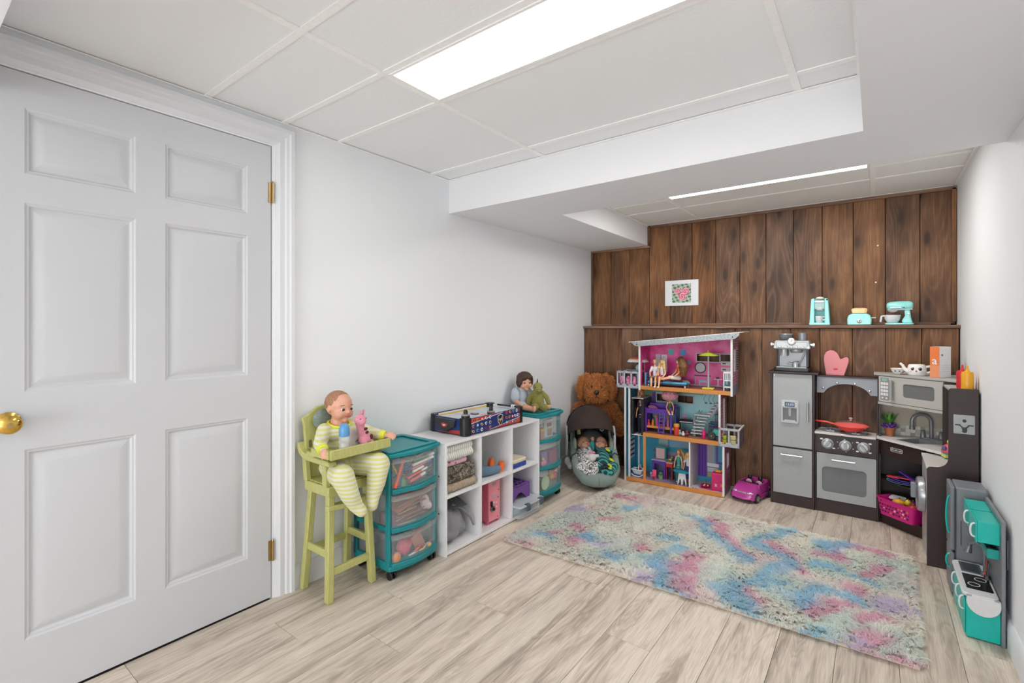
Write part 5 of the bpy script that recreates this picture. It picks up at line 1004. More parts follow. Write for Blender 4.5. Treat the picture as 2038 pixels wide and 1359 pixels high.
def fdoll(label, u, w, z, pose, skin, top, bottom, hair, hs='long', rz=0.0, sc=1.0, shoes='#e8e2e0', big=0.0, par=None, lean=0.0):
    d = dthing('fashion_doll', label, 'doll', u, w, z, DR + rz); d.scale = (sc, sc, sc)
    hz = {'stand': .14, 'sit': .018, 'legs': .018}[pose]
    S = hz + .088
    g = G(); L = lean
    g.limb([(0, 0, hz), (L * .4, 0, hz + .035), (L, 0, S - .006), (L, 0, S + .02)], [.017, .012, .015, .007]); c = (L + .004, 0, S + .040)
    g.ball(c, (.017, .014, .020), 12).ball((c[0] + .015, 0, c[2] - .002), (.005, .004, .004), 8)
    for s in (-1, 1):
        a = [(L, s * .020, S), (L + .012, s * .034, S - .045), (L + .045, s * .028, S - .072)] if pose != 'stand' else [(0, s * .020, S), (.004, s * .032, S - .05), (.018, s * .034, S - .095)]
        g.limb(a, [.0075, .006, .005], 8).ball(a[-1], (.006, .005, .008), 8)
    if pose == 'stand': lg = [[(0, s * .011, hz), (.002, s * .013, hz - .068), (0, s * .013, .008)] for s in (-1, 1)]
    elif pose == 'sit': lg = [[(0, s * .011, hz), (.070, s * .016, hz + .014), (.082, s * .014, hz - .055)] for s in (-1, 1)]
    else: lg = [[(0, s * .011, hz), (.065, s * .020, hz + .005), (.130, s * .012, hz - .006)] for s in (-1, 1)]
    for q in lg: g.limb(q, [.013, .010, .007], 8).ball((q[-1][0] + .007, q[-1][1], q[-1][2]), (.012, .006, .005), 8)
    blob('body', g, skin, d, .0026, 2)
    for s in (-1, 1): obj('eye', G().ball((c[0] + .0155, s * .006, c[2] + .003), (.002, .0028, .0022), 8), EYED, d)
    obj('mouth', G().ball((c[0] + .0145, 0, c[2] - .009), (.002, .005, .0014), 8), LIP, d)
    if top:
        g = G().limb([(L * .3, 0, hz + .022), (L * .45, 0, hz + .04), (L, 0, S - .010)], [.0150, .0145, .0175])
        if 'sleeve' in top[1:]:
            for s in (-1, 1): g.limb([(L, s * .021, S), (L + .010, s * .032, S - .034)], [.0105, .009], 8)
        blob('top', g, mat('cloth ' + top[0], top[0], .85), d, .003, 2)
    if bottom:
        g = G()
        if 'skirt' in bottom[1:]:
            if pose == 'stand': g.limb([(0, 0, hz + .025), (.002, 0, hz - .03), (.004, 0, hz - .06)], [.015, .026, .030])
            else: g.limb([(0, 0, hz + .02), (.02, 0, hz + .004), (.055, 0, hz + .006)], [.018, .026, .026])
        else:
            for q in lg: e = 1.0 if 'long' in bottom[1:] else .8; g.limb([q[0], q[1]] + ([tuple(q[1][i] + (q[2][i] - q[1][i]) * .85 for i in range(3))] if 'long' in bottom[1:] else []), [.0165, .013] + ([.011] if 'long' in bottom[1:] else []), 8)
            g.ball((0, 0, hz + .004), (.018, .021, .018), 12)
        blob('bottom', g, mat('cloth ' + bottom[0], bottom[0], .85), d, .003, 2)
    if shoes:
        for q in lg: obj('shoe', G().ball((q[-1][0] + .007, q[-1][1], q[-1][2] - .001), (.015, .0075, .0062), 10), mat('shoe ' + shoes, shoes, .4), d)
    hm = hair_mat('hair ' + hair[0], hair[0], hair[1]) if ('hair ' + hair[0]) not in MATS else MATS['hair ' + hair[0]]; MATS['hair ' + hair[0]] = hm
    g = G().ball((c[0] - .004, 0, c[2] + .006), (.0185, .0175, .018), 12)
    if hs == 'long': g.limb([(c[0] - .012, 0, c[2] + .006), (c[0] - .020, 0, c[2] - .03), (c[0] - .022, .0, c[2] - .085)], [.019, .022, .014]).limb([(c[0] - .002, .017, c[2]), (c[0] + .004, .022, c[2] - .045)], [.009, .011]).limb([(c[0] - .002, -.017, c[2]), (c[0] + .004, -.022, c[2] - .045)], [.009, .011])
    if hs == 'pony': g.ball((c[0] - .018, 0, c[2] + .018), .010, 8).limb([(c[0] - .018, .01, c[2] + .018), (c[0] - .026, .035, c[2] - .01), (c[0] - .024, .042, c[2] - .06)], [.010, .014, .008])
    if hs == 'puff': g.ball((c[0] - .012, 0, c[2] + .03), (.045 + big, .06 + big, .055), 14).ball((c[0] - .014, .04, c[2] + .02), .035).ball((c[0] - .014, -.04, c[2] + .02), .035)
    if hs == 'mane': g.ball((c[0] - .02, .0, c[2] + .01), (.026, .034, .03), 14).limb([(c[0] - .02, .025, c[2]), (c[0] - .02, .05, c[2] - .04), (c[0] - .015, .055, c[2] - .10)], [.03, .034, .018]).ball((c[0] - .025, .01, c[2] - .03), .026)
    if hs == 'short': g = G().ball((c[0] - .004, 0, c[2] + .008), (.0175, .0168, .016), 12)
    blob('hair', g, hm, d, .003, 2, fuzz=.0 if hs == 'short' else (.018 if hs == 'puff' else .006))
    return d
fdoll('blond boy doll in a white top sitting left on the blue daybed', .225, .060, .802, 'sit', SKIN3, ('#d6d6dc', 'sleeve'), ('#7d6658', 0), ('#c9a55e', '#e0c080'), 'short', .15, 1.0, None)
fdoll('blonde doll in a pale top and patterned skirt sitting mid blue daybed', .285, .052, .802, 'sit', SKIN3, ('#d9d3d6', 0), ('#8e4448', 'skirt'), ('#c79a56', '#e6c98e'), 'long', -.2)
fdoll('doll with long red and green hair sitting at the right end of the blue daybed', .405, .075, .812, 'legs', SKIN3, ('#d25322', 0), ('#d8cfc8', 0), ('#54200f', '#84602a'), 'mane', -.95, 1.0, None)
p = dthing('toy_parasol', 'lime parasol on a grey pole with a yellow foot on the top dollhouse floor', 'toy parasol', .626, .045, .763)
obj('foot', G().box(-.040, .040, -.024, .024, 0, .013), mat('yellow foot', '#d6c33a', .4), p, bev=.003); obj('pole', G().cyl((0, 0, .012), (0, 0, .262), .0065, n=12), GRY, p); obj('canopy', G().lathe([(.072, .248), (.073, .250), (.035, .266), (.008, .277), (.001, .278), (.001, .272), (.035, .260)], 8), mat('lime canopy', '#9aa52e', .5), p, smooth=0); obj('finial', G().ball((0, 0, .281), .006, 10), mat('yellow foot', '#d6c33a', .4), p)
p = dthing('toy_crib', 'white slatted crib at the right end of the top dollhouse floor', 'toy crib', .732, .02, .763)
for x in (0, .048):
    for y in (0, .12): obj('post', G().box(x, x + .007, y, y + .007, 0, .135), WPL, p, bev=.001)
for y in (0, .12):
    obj('rail', G().box(0, .055, y, y + .007, .125, .138).box(0, .055, y, y + .007, .07, .078).box(0, .055, y, y + .007, .022, .032), WPL, p, bev=.001)
    for x in (.014, .025, .036): obj('slat', G().box(x, x + .005, y + .001, y + .006, .078, .126), WPL, p)
obj('crib_mattress', G().box(.006, .049, .007, .12, .030, .036), mat('teal mattress', '#5f9aa0', .6), p, bev=.002)
# left balcony
p = dthing('toy_parasol', 'scalloped orange, purple and white parasol over the left dollhouse balcony', 'toy parasol', .068, .12, .745)
obj('pole', G().cyl((0, 0, 0), (0, 0, .225), .004, n=10), mat('dark pole', '#2c2430', .4), p)
for i, (r0, r1, z0, z1, h) in enumerate(((.004, .028, .243, .236, '#7a3a92'), (.028, .052, .236, .226, '#c9512c'), (.052, .068, .226, .217, '#d98a30'), (.068, .086, .217, .198, '#e2dfe2'))):
    obj('canopy_ring', G().lathe([(r0, z0), (r1, z1), (r1, z1 - .003), (r0, z0 - .003)], 24), mat('parasol ' + h, h, .6), p)
PKT = print_mat('pink patterned cloth', '#c0447e', '#dca0b8', 60)
for u, l in ((-.030, 'left'), (.020, 'middle'), (.070, 'right')): tag(obj('pink_cushion', G().at(tuple(dloc(u, .03, .790)), (0, 0, DA)).ball((0, 0, 0), (.022, .014, .040), 12).at(), PKT), 'pink patterned cushion behind the left balcony railing, ' + l + ' of three', 'cushion', 'pink balcony cushions')
p = dthing('toy_lounger', 'cream toy lounger top showing above the left balcony railing', 'toy chair', -.035, .075, .745); obj('seat', G().box(0, .10, 0, .05, .105, .115), mat('dark red lounger', '#4a1f2a', .5), p, bev=.002); obj('headrest', G().box(-.006, .028, .004, .046, .115, .124), mat('cream toy', '#cfc3a4', .5), p, bev=.003)
for x in (.005, .09):
    for y in (.004, .042): obj('leg', G().box(x, x + .006, y, y + .006, 0, .106), mat('dark pole', '#2c2430', .4), p)
p = dthing('toy_pushchair', 'pale blue toy pushchair on the left dollhouse balcony', 'toy pushchair', .092, .075, .745); obj('hood', G().ball((0, 0, .15), (.026, .03, .030), 14), mat('pale aqua toy', '#93b5bd', .5), p); obj('body', G().loft([[(x * s, y * s, z) for x, y in ((-.022, -.025), (.022, -.025), (.022, .025), (-.022, .025))] for z, s in ((.03, .7), (.12, 1.0))]), mat('blue grey toy', '#5f7a94', .5), p, bev=.003)
for x in (-.018, .018): obj('wheel', G().cyl((x - .003, 0, .015), (x + .003, 0, .015), .015, n=16), BLK, p)
# middle floor
p = fdoll('rust haired doll crouching on top of the lift', .105, .06, .660, 'legs', SKIN3, ('#8d4a20', 0), None, ('#6a3412', '#b06a28'), 'mane', .2, .42, None)
p = fdoll('dark haired doll standing inside the smoked lift', .098, .10, .370, 'stand', SKIN3, ('#2c2640', 0), ('#23203a', 'long'), ('#1c1418', '#33262a'), 'long', 0, .95, '#2a2430')
p = dthing('toy_bunk_bed', 'violet bunk bed with a ladder on the middle dollhouse floor', 'toy bed', .152, .06, .397)
obj('guard_rail', G().box(0, .19, 0, .008, .145, .185).box(0, .22, .104, .112, .14, .215), VIO, p, bev=.003); obj('bunk_board', G().box(0, .235, .008, .104, .150, .158), VIO, p, bev=.002)
obj('end_panel', G().box(.225, .236, 0, .112, 0, .20), mat('navy violet panel', '#2a2a6e', .4), p, bev=.003); obj('end_post', G().box(.190, .205, -.002, .008, 0, .20), VIO, p, bev=.002); obj('end_post', G().box(-.004, .008, .0, .112, 0, .19), VIO, p, bev=.002)
obj('bed_board', G().box(.005, .225, .004, .104, .030, .048), OAK, p, bev=.002)
ldr = obj('ladder', G().bar((.108, -.030, 0), (.118, -.004, .165), .008, .006).bar((.146, -.030, 0), (.156, -.004, .165), .008, .006), VIO, p, bev=.001)
for i in range(6): f = (i + .5) / 6; obj('rung', G().box(.108 + .01 * f, .156 + .01 * f, -.033 + .026 * f, -.027 + .026 * f, .165 * f - .006, .165 * f + .004), VIO, ldr, bev=.001)
tag(blob('pink_pillow', G().at(tuple(dloc(.195, .12, .575)), (.2, .35, DA)).ball((0, 0, 0), (.045, .035, .018), 12), stripes('pink striped satin', '#b04a8a', '#e08fb4', .012, 0), None, .004, 2), 'pink striped pillow at the head of the violet bunk bed', 'pillow')
fdoll('doll with a huge pale pink afro sitting on the violet bunk bed', .335, .085, .553, 'legs', SKIN3, ('#4f6a30', 0), ('#9a6428', 0), ('#b86f80', '#dba3a8'), 'puff', .35, .78, '#e0d8d0', .022)
TC = ['#c0392b', '#d98a2b', '#2f8a4a', '#b03a8a', '#4a2f86', '#d6b23a', '#8a5a30', '#c76aa0', '#2a7f92']; CN = ['red', 'orange', 'green', 'magenta', 'indigo', 'yellow', 'brown', 'rose', 'teal']
for i in range(9):
    u = .172 + .0195 * i + (.006 if i % 2 else 0); w = .075 + .025 * (i % 3); h = .03 + .014 * ((i * 5) % 4); c = mat('figure ' + TC[i], TC[i], .5)
    q = dthing('toy_figure', CN[i] + ' little figure crowded under the violet bunk bed', 'toy figure', u, w, .4452, None, 'figures under the bunk bed')
    obj('body', G().lathe([(.011, 0), (.010, h * .5), (.006, h)], 10), c, q); obj('head', G().ball((0, 0, h + .007), .009, 10), mat('figure ' + TC[(i + 3) % 9], TC[(i + 3) % 9], .5), q)
def keyboard():
    p = dthing('toy_piano', 'black toy piano with white keys on the middle dollhouse floor', 'toy piano', .395, .11, .397)
    obj('piano_body', G().box(0, .115, .0, .05, .085, .108), BLK, p, bev=.004); obj('keys', G().box(.010, .105, -.012, .002, .094, .099), WPL, p, bev=.001)
    for x in (.006, .104): obj('leg', G().box(x, x + .006, .004, .012, 0, .086), BLK, p)
    obj('lid', G().box(.005, .11, .012, .05, .108, .113), BLK, p, bev=.002)
keyboard()
p = dthing('toy_lamp', 'little pink lamp standing on the toy piano', 'toy lamp', .432, .135, .5105); obj('base', G().lathe([(.009, 0), (.003, .006), (.003, .022)], 10), HP, p); obj('shade', G().lathe([(.011, .018), (.004, .042), (.001, .042)], 12), mat('pink shade', '#d06a9c', .4), p)
def drum(l, u, w, r, h, c1, c2): q = dthing('toy_drum', l, 'toy drum', u, w, .397, None, 'toys by the dollhouse stairs'); obj('shell', G().lathe([(r * .9, 0), (r, h * .15), (r, h * .85), (r * .9, h)], 16), mat('drum ' + c1, c1, .4), q); obj('top_band', G().lathe([(r * 1.05, h * .78), (r * 1.05, h), (r * .2, h * 1.02)], 16), mat('drum ' + c2, c2, .4), q)
drum('tall red and orange barrel stool left of the toy piano', .395, .05, .020, .085, '#c23a22', '#d99a3c')
for l, u, w, r, c in (('grey round toy below the piano keys', .418, .055, .016, '#8f9aa0'), ('white and red little figure below the piano keys', .445, .05, .013, '#d9d3d0'), ('maroon round toy beside the bottom stair', .470, .06, .016, '#7a2c44'), ('dark plum round toy under the piano', .435, .085, .02, '#33242e')):
    q = dthing('round_toy', l, 'toy', u, w, .397); obj('body', G().ball((0, 0, r), (r, r * .9, r), 12), mat('toy ' + c, c, .5), q); obj('head', G().ball((0, -r * .2, r * 2.2), r * .6, 10), mat('toy ' + c, c, .5), q)
p = dthing('pink_bottle', 'hot pink bottle shaped toy right of the stairs', 'toy', .592, .05, .397); obj('body', G().lathe([(.014, 0), (.015, .01), (.013, .045), (.009, .058), (.009, .066), (.001, .067)], 14), HP, p); obj('band', G().lathe([(.0155, .018), (.0152, .026), (.01, .026)], 14), mat('toy deep pink', '#a01252', .4), p)
p = dthing('toy_scooter', 'teal toy vehicle with a big black wheel on the middle dollhouse floor', 'toy vehicle', .655, .05, .397); obj('body', G().prism([(-.015, .03), (.045, .03), (.045, .075), (.01, .08)], 'y', -.012, .03), mat('toy teal', '#2f9a92', .4), p, bev=.004); w_ = obj('wheel', G().cyl((-.005, -.022, .030), (-.005, -.012, .030), .030, n=24), BLK, p, bev=.004); obj('wheel_hub', G().cyl((-.005, -.024, .030), (-.005, -.021, .030), .006, n=12), mat('hub orange', '#b0692e', .4), w_); obj('wheel', G().cyl((.035, -.010, .014), (.035, .024, .014), .014, n=16), BLK, p)
p = dthing('toy_bed_frame', 'navy framed toy bunk with pink and blue cushions behind the stairs', 'toy bed', .610, .12, .397)
for z in (.10, .17): obj('frame', G().box(0 if z < .12 else .045, .09, 0, .006, z, z + .006).box(0 if z < .12 else .045, .09, .07, .076, z, z + .006), mat('navy frame', '#1f2a48', .4), p, bev=.001)
for x in (0, .045, .086): obj('post', G().box(x, x + .006, 0, .006, 0, .105 if x < .04 else .176).box(x, x + .006, .07, .076, 0, .105 if x < .04 else .176), mat('navy frame', '#1f2a48', .4), p)
obj('plum_base', G().box(.0, .09, .0, .076, .07, .076), mat('plum base', '#7a1f52', .4), p); obj('blue_cushion', G().ball((.025, .03, .084), (.018, .02, .010), 10), BL2, p); obj('pink_cushion', G().ball((.070, .03, .085), (.014, .02, .011), 10), HP, p); obj('pink_toy', G().ball((.068, .03, .186), (.012, .014, .012), 10), HP, p)
# right balcony contents
for n_, l, u, w, s, h in (('lime_block', 'lime green toy block behind the right balcony railing', .742, .03, (.026, .02, .065), '#a3b32c'), ('towel_stack', 'pale yellow folded cloth behind the right balcony railing', .795, .03, (.045, .02, .07), '#c9c08c'), ('tan_block', 'tan toy block at the left of the right balcony', .722, .05, (.018, .02, .075), '#a8876a')):
    q = dthing(n_, l, 'toy', u, w, .375); obj('body', G().box(-s[0] / 2, s[0] / 2, -s[1] / 2, s[1] / 2, 0, s[2] * .55), mat('toy ' + h, h, .6), q, bev=.004); obj('fold', G().box(-s[0] / 2 + .002, s[0] / 2 - .002, -s[1] / 2, s[1] / 2, s[2] * .58, s[2]), mat('toy ' + h, h, .6), q, bev=.004)
# ground floor
p = dthing('toy_cradle', 'white and pale blue toy cradle in the left corner of the dollhouse ground floor', 'toy cradle', .088, .07, .031)
obj('basin', G().loft([[(x * s, y * s, z) for x, y in ((-.042, -.03), (.042, -.03), (.042, .03), (-.042, .03))] for z, s in ((.012, .55), (.03, .85), (.052, 1.0))]), mat('pale blue cradle', '#b9c9d4', .4), p, bev=.004)
for y in (-.03, .03): obj('rocker', G().tube([(-.045, y, .018), (-.025, y, .004), (0, y, .002), (.025, y, .004), (.045, y, .018)], .004, 8), WPL, p)
obj('handle', G().tube([(.012, -.03, .05), (.012, -.02, .088), (.012, .02, .088), (.012, .03, .05)], .004, 8), WPL, p); obj('red_bedding', G().ball((.008, 0, .054), (.022, .02, .008), 10), mat('crimson bedding', '#9a1f35', .7), p); obj('cradle_rim', G().tube([(-.044, -.031, .053), (.044, -.031, .053), (.044, .031, .053), (-.044, .031, .053)], .004, 8, True), WPL, p)
p = dthing('toy_chair', 'pink toy chair in front of the violet desk', 'toy chair', .222, .045, .031); obj('seat', G().box(-.017, .017, -.016, .016, .026, .031), mat('salmon pink plastic', '#d9527a', .4), p, bev=.001); obj('backrest', G().box(-.015, .015, .012, .016, .031, .072), mat('salmon pink plastic', '#d9527a', .4), p, bev=.003)
for x in (-.016, .012):
    for y in (-.015, .011): obj('leg', G().box(x, x + .004, y, y + .004, 0, .027), mat('salmon pink plastic', '#d9527a', .4), p)
p = dthing('toy_vanity', 'violet toy vanity with a teal framed mirror on the dollhouse ground floor', 'toy vanity', .205, .13, .031)
obj('top', G().box(-.02, .092, -.03, .04, .134, .142), mat('pale lilac top', '#b6a9c4', .4), p, bev=.002)
for x in (-.015, .072): obj('side_panel', G().box(x, x + .016, -.026, .036, 0, .134), VIO, p, bev=.003)
obj('apron', G().box(0, .075, -.022, -.016, .11, .134), VIO, p); fr_ = obj('mirror_frame', G().prism(rect(-.004, .084, .142, .242, .012), 'y', .012, .020), mat('teal frame', '#1f7f86', .4), p, bev=.002); obj('mirror_glass', G().prism(rect(.006, .072, .146, .226, .004), 'y', .009, .0122), mat('mirror pink', '#c9a6a8', .25), fr_)
p = dthing('toy_side_table', 'crimson toy side table right of the violet vanity', 'toy table', .325, .12, .031); obj('top', G().box(-.028, .028, -.025, .03, .128, .134), mat('cream toy', '#cfc3a4', .5), p, bev=.002); obj('drawer', G().box(-.026, .026, -.023, .028, .098, .128), mat('crimson toy', '#b0202e', .4), p, bev=.002)
for x in (-.026, .018): obj('leg', G().box(x, x + .008, -.02, .025, 0, .099), mat('crimson toy dark', '#7e1a2c', .4), p)
p = dthing('toy_deer', 'tiny golden deer standing on the crimson side table', 'toy animal', .325, .12, .1655); g = G().limb([(-.008, 0, .018), (.008, 0, .018)], [.007, .007], 8).limb([(.008, 0, .02), (.013, 0, .036)], [.005, .004], 8).ball((.016, 0, .038), (.007, .005, .005), 8)
for x in (-.008, .008):
    for y in (-.004, .004): g.limb([(x, y, .015), (x, y, .002)], [.0025, .002], 6)
blob('body', g, mat('golden toy', '#c9a24a', .4), p, .002, 1); obj('antler', G().tube([(.014, .003, .042), (.012, .008, .052)], .0015, 6).tube([(.014, -.003, .042), (.012, -.008, .052)], .0015, 6), mat('golden toy', '#c9a24a', .4), p)
p = dthing('toy_stool', 'sage green little pot beside the pink toy chair', 'toy pot', .262, .09, .031); obj('pot', G().lathe([(.016, 0), (.019, .03), (.001, .03)], 14), mat('sage pot', '#7d9a70', .5), p); obj('plant', G().ball((0, 0, .042), (.015, .012, .014), 10), mat('dark sage plant', '#4a7a60', .7), p)
p = dthing('plush_toy', 'tiny grey toy bear on the floor left of the pink chair', 'toy animal', .190, .085, .031); obj('body', G().ball((0, 0, .014), (.013, .012, .014), 10), mat('toy grey', '#8e8494', .8), p); obj('head', G().ball((0, -.004, .034), .011, 10), mat('toy pale', '#b9aeb6', .8), p)
p = dthing('toy_round_table', 'teal oval toy table on a white pedestal in front of the two dolls', 'toy table', .440, .040, .031)
obj('top', G().lathe([(.066, .094), (.068, .097), (.068, .103), (.064, .105), (.001, .105)], 28, sy=.6), TEA, p); obj('pedestal', G().prism([(-.034, 0), (-.026, 0), (-.02, .03), (-.014, .045), (-.008, .03), (-.006, 0), (.006, 0), (.008, .03), (.014, .045), (.02, .03), (.026, 0), (.034, 0), (.024, .094), (-.024, .094)], 'y', -.012, .012), WPL, p, bev=.002)
fdoll('blonde ponytailed doll in a turquoise suit standing left of the teal toy table', .402, .080, .031, 'stand', SKIN3, ('#2f9a8f', 0), ('#2a7f78', 'long'), ('#a9702c', '#d3a258'), 'pony', 0, .86, '#d9d9dc')
fdoll('blonde doll in a navy dress and white jacket standing right of the teal toy table', .474, .070, .031, 'stand', SKIN3, ('#cfcdd4', 'sleeve'), ('#1f3570', 'skirt'), ('#a9824a', '#d0ac74'), 'long', -.3, .84, None)
p = dthing('toy_cabinet', 'hot pink toy cabinet in the right room of the dollhouse ground floor', 'toy cabinet', .692, .055, .0325); obj('body', G().box(-.042, .038, -.025, .04, 0, .125), HP, p, bev=.004)
for z, h in ((.012, .045), (.062, .055)): obj('drawer', G().box(-.038, .034, -.0275, -.025, z, z + h), mat('hot pink drawer', '#c01466', .4), p, bev=.002)
p2 = obj('sticker', G().box(-.018, -.004, -.0285, -.0275, .03, .05), mat('sticker print', '#c9a0a8', .4), p); obj('sticker', G().box(.020, .032, -.0285, -.0275, .035, .055), mat('sticker orange', '#d07a4a', .4), p)
p = dthing('toy_lion', 'little yellow toy animal lying on the hot pink cabinet', 'toy animal', .695, .055, .1585); g = G().limb([(-.016, 0, .010), (.012, 0, .011)], [.009, .010], 10).ball((.020, -.003, .020), .010, 10).limb([(-.016, 0, .012), (-.03, .004, .02)], [.003, .003], 6); blob('body', g, mat('toy mustard', '#cf9a2a', .6), p, .0025, 1); obj('mane', G().ball((.018, 0, .021), (.008, .013, .013), 10), mat('toy brown', '#7a5226', .8), p)
p = dthing('toy_tray', 'red toy bowl with white decorations on the bathroom floor of the dollhouse', 'toy bowl', .600, .075, .0325); obj('bowl', G().lathe([(.02, 0), (.034, .012), (.036, .016), (.030, .012), (.001, .006)], 20), mat('toy red', '#b3172a', .4), p)
for a in (0, 2.1, 4.2): obj('candy', G().ball((.016 * math.cos(a), .012 * math.sin(a), .014), .006, 8), WPL, p)
# ------------------------------------------------------------ pink toy convertible
t = thing('toy_car', 'magenta pink toy convertible on the floor between the dollhouse and the play kitchen', 'toy car', (1.452, 3.800, 0), math.radians(-104))
CARP = mat('glossy magenta paint', '#b43c93', .22, coat=.6); HUB = mat('hub grey', '#9aa0a4', .3, .6)
# local +x = forward (towards the room), y across
def sec(x, hw, z0, z1, sh=.78): return [(x, -hw, z0), (x, -hw * 1.0, z0 + (z1 - z0) * .55), (x, -hw * sh, z1), (x, hw * sh, z1), (x, hw, z0 + (z1 - z0) * .55), (x, hw, z0)]
g = G().loft([sec(-.150, .070, .030, .095), sec(-.140, .080, .022, .112), (sec(-.10, .084, .020, .118)), sec(-.095, .084, .02, .118), sec(-.0945, .084, .02, .06), sec(.040, .084, .02, .06), sec(.0405, .084, .02, .112), sec(.06, .084, .02, .112), sec(.12, .082, .020, .088), sec(.145, .074, .022, .070), sec(.155, .062, .030, .055)])
body = obj('body', g, CARP, t, bev=.004)
for s in (-1, 1):
    obj('door_sill', G().loft([[(-.10, s * .083, .055), (-.10, s * .068, .055), (-.10, s * .066, .114), (-.10, s * .076, .114)], [(.05, s * .083, .055), (.05, s * .068, .055), (.05, s * .066, .110), (.05, s * .076, .110)]]), CARP, t, bev=.003)
    for x in (-.095, .095):
        w_ = obj('wheel', G().cyl((x, s * .066, .032), (x, s * .089, .032), .032, n=24), BLK, t, bev=.005); obj('hub_cap', G().cyl((x, s * .0885, .032), (x, s * .0905, .032), .019, n=18), HUB, w_)
    obj('headlamp', G().at((.135, s * .054, .066), (0, .5, s * .45)).ball((0, 0, 0), (.012, .022, .010), 14).at(), mat('headlamp silver', '#c6c4d4', .15, .5), t)
    obj('seat', G().prism(rect(-.024, .024, .05, .112, .018), 'x', -.060, -.044).at(), BLK, t, bev=.005).location.y = s * .036
    sr = obj('seat_ring', G().at((-.042, s * .036, .095), (0, PI / 2, 0)).lathe([(.020, 0), (.022, .003), (.016, .005), (.001, .005)], 20), mat('pale pink seat', '#e2b3cb', .5), t)
    obj('headrest', G().ball((-.054, s * .036, .128), (.012, .015, .018), 12), BLK, t)
    obj('tail_lamp', G().ball((-.148, s * .055, .085), (.008, .016, .010), 10), mat('tail red', '#a01a2a', .3), t)
obj('grille', G().at((.149, 0, .066), (0, .55, 0)).prism([(-.030 * 1.0, -.008), (.030, -.008), (.034, .008), (-.034, .008)], 'x', -.003, .004).at(), mat('grille silver', '#cfcdd8', .2, .7), t, bev=.002)
obj('bumper', G().tube([(.150, -.060, .035), (.160, -.03, .034), (.162, 0, .034), (.160, .03, .034), (.150, .060, .035)], .010, 10), CARP, t)
obj('windscreen_frame', G().tube([(.045, -.070, .110), (.022, -.062, .140), (.020, 0, .143), (.022, .062, .140), (.045, .070, .110)], .004, 8), CARP, t) if False else obj('dashboard', G().prism(rect(-.064, .064, .095, .113, .008), 'x', .02, .042), BLK, t, bev=.003)
obj('steering_wheel', G().at((.012, .036, .108), (0, -.9, 0)).tube([(.015 * math.cos(a), .015 * math.sin(a), 0) for a in [2 * PI * i / 18 for i in range(18)]], .0028, 6, True), BLK, t)
# ------------------------------------------------------------ play kitchen: fridge, stove, corner sink and washer units
ESP = mat('espresso brown board', '#2c1b1a', .45, var=.06, scale=12); ESPD = mat('espresso board edge', '#241716', .5); SLV = mat('silver grey door', '#9fa2a3', .38, var=.02); SLV2 = mat('warm grey door', '#b0aea8', .4); MARB = mat('pale counter top', '#d3d0cd', .4); MET = mat('silver plastic', '#a6a9ac', .28, .5); DKM = mat('dark grey plastic', '#4a4c4f', .4); BOLT = mat('bright bolt', '#d6d9dc', .2, .8)
SMOKE = mat('smoked window', '#8a8d8f', .15, alpha=.62, coat=.3)
def hbar(par, a, b, r, off, name='handle', m=None):           # bar handle on two standoffs; off = direction of the door normal
    g = G(); A_, B_, O = Vector(a), Vector(b), Vector(off); g.cyl(A_ + O, B_ + O, r, n=12)
    d = (B_ - A_) * .1
    for q in (A_ + d, B_ - d): g.cyl(q, q + O, r * .8, n=10)
    return obj(name, g, m or MET, par)
YF, YB = 3.780, 3.950
t = thing('toy_fridge', 'tall silver and dark brown play fridge, left end of the play kitchen', 'toy fridge', (1.710, 3.865, 0)); t.location = (1.710, 0, 0)
x0, x1 = -.132, .130
obj('side_panel', G().box(x0, x0 + .014, YF - .004, YB, 0, .903), ESP, t, bev=.001); obj('side_panel', G().box(x1 - .012, x1, YF - .004, YB, 0, .903), ESP, t, bev=.001)
obj('back_panel', G().box(x0 + .014, x1 - .012, YB - .006, YB, 0.0, .903), ESPD, t); obj('shelf_panel', G().box(x0 + .014, x1 - .012, YF + .008, YB - .006, .39, .40), ESP, t)
obj('kick_plate', G().box(x0 + .014, x1 - .012, YF, YF + .012, 0, .074), ESP, t, bev=.001)
obj('top_panel', G().box(x0 - .014, x1 + .022, YF - .022, YB, .903, .916), ESP, t, bev=.002)
d1 = obj('door', G().box(x0 + .017, x1 - .014, YF - .008, YF + .006, .402, .900), SLV, t, bev=.002); d2 = obj('door', G().box(x0 + .017, x1 - .014, YF - .008, YF + .006, .078, .390), SLV, t, bev=.002)
hbar(d1, (.093, YF - .008, .590), (.093, YF - .008, .717), .0065, (0, -.020, 0)); hbar(d2, (-.067, YF - .008, .348), (.062, YF - .008, .348), .0055, (0, -.018, 0), m=BOLT)
for d, zs_ in ((d1, (.42, .43, .885, .894)), (d2, (.09, .10, .372, .381))):
    for z in zs_: obj('hinge_screw', G().at((x0 + .024, YF - .008, z), (PI / 2, 0, 0)).lathe([(.003, 0), (.002, .0015)], 8).at(), BOLT, d)
dd = obj('dispenser', G().ring(rect(-.066, .040, .566, .722, .010), rect(-.054, .028, .580, .668, .004), 'y', YF - .020, YF - .007), mat('dispenser grey', '#b4b7b9', .35), d1, bev=.002)
obj('dispenser_panel', G().box(-.060, .034, YF - .0215, YF - .019, .672, .716), mat('dispenser grey', '#b4b7b9', .35), dd, bev=.001)
obj('display', G().box(-.042, .016, YF - .0235, YF - .021, .679, .708), mat('display blue', '#2d3f63', .25), dd); text('display_digits', '12:00', .022, mat('digit glow', '#cfe0f2', .3), dd, (-.013, YF - .0238, .6935), (PI / 2, 0, 0))
for x in (-.051, .025):
    for z in (.686, .701): obj('button', G().at((x, YF - .0215, z), (PI / 2, 0, 0)).lathe([(.004, 0), (.003, .0015)], 10).at(), WPL, dd)
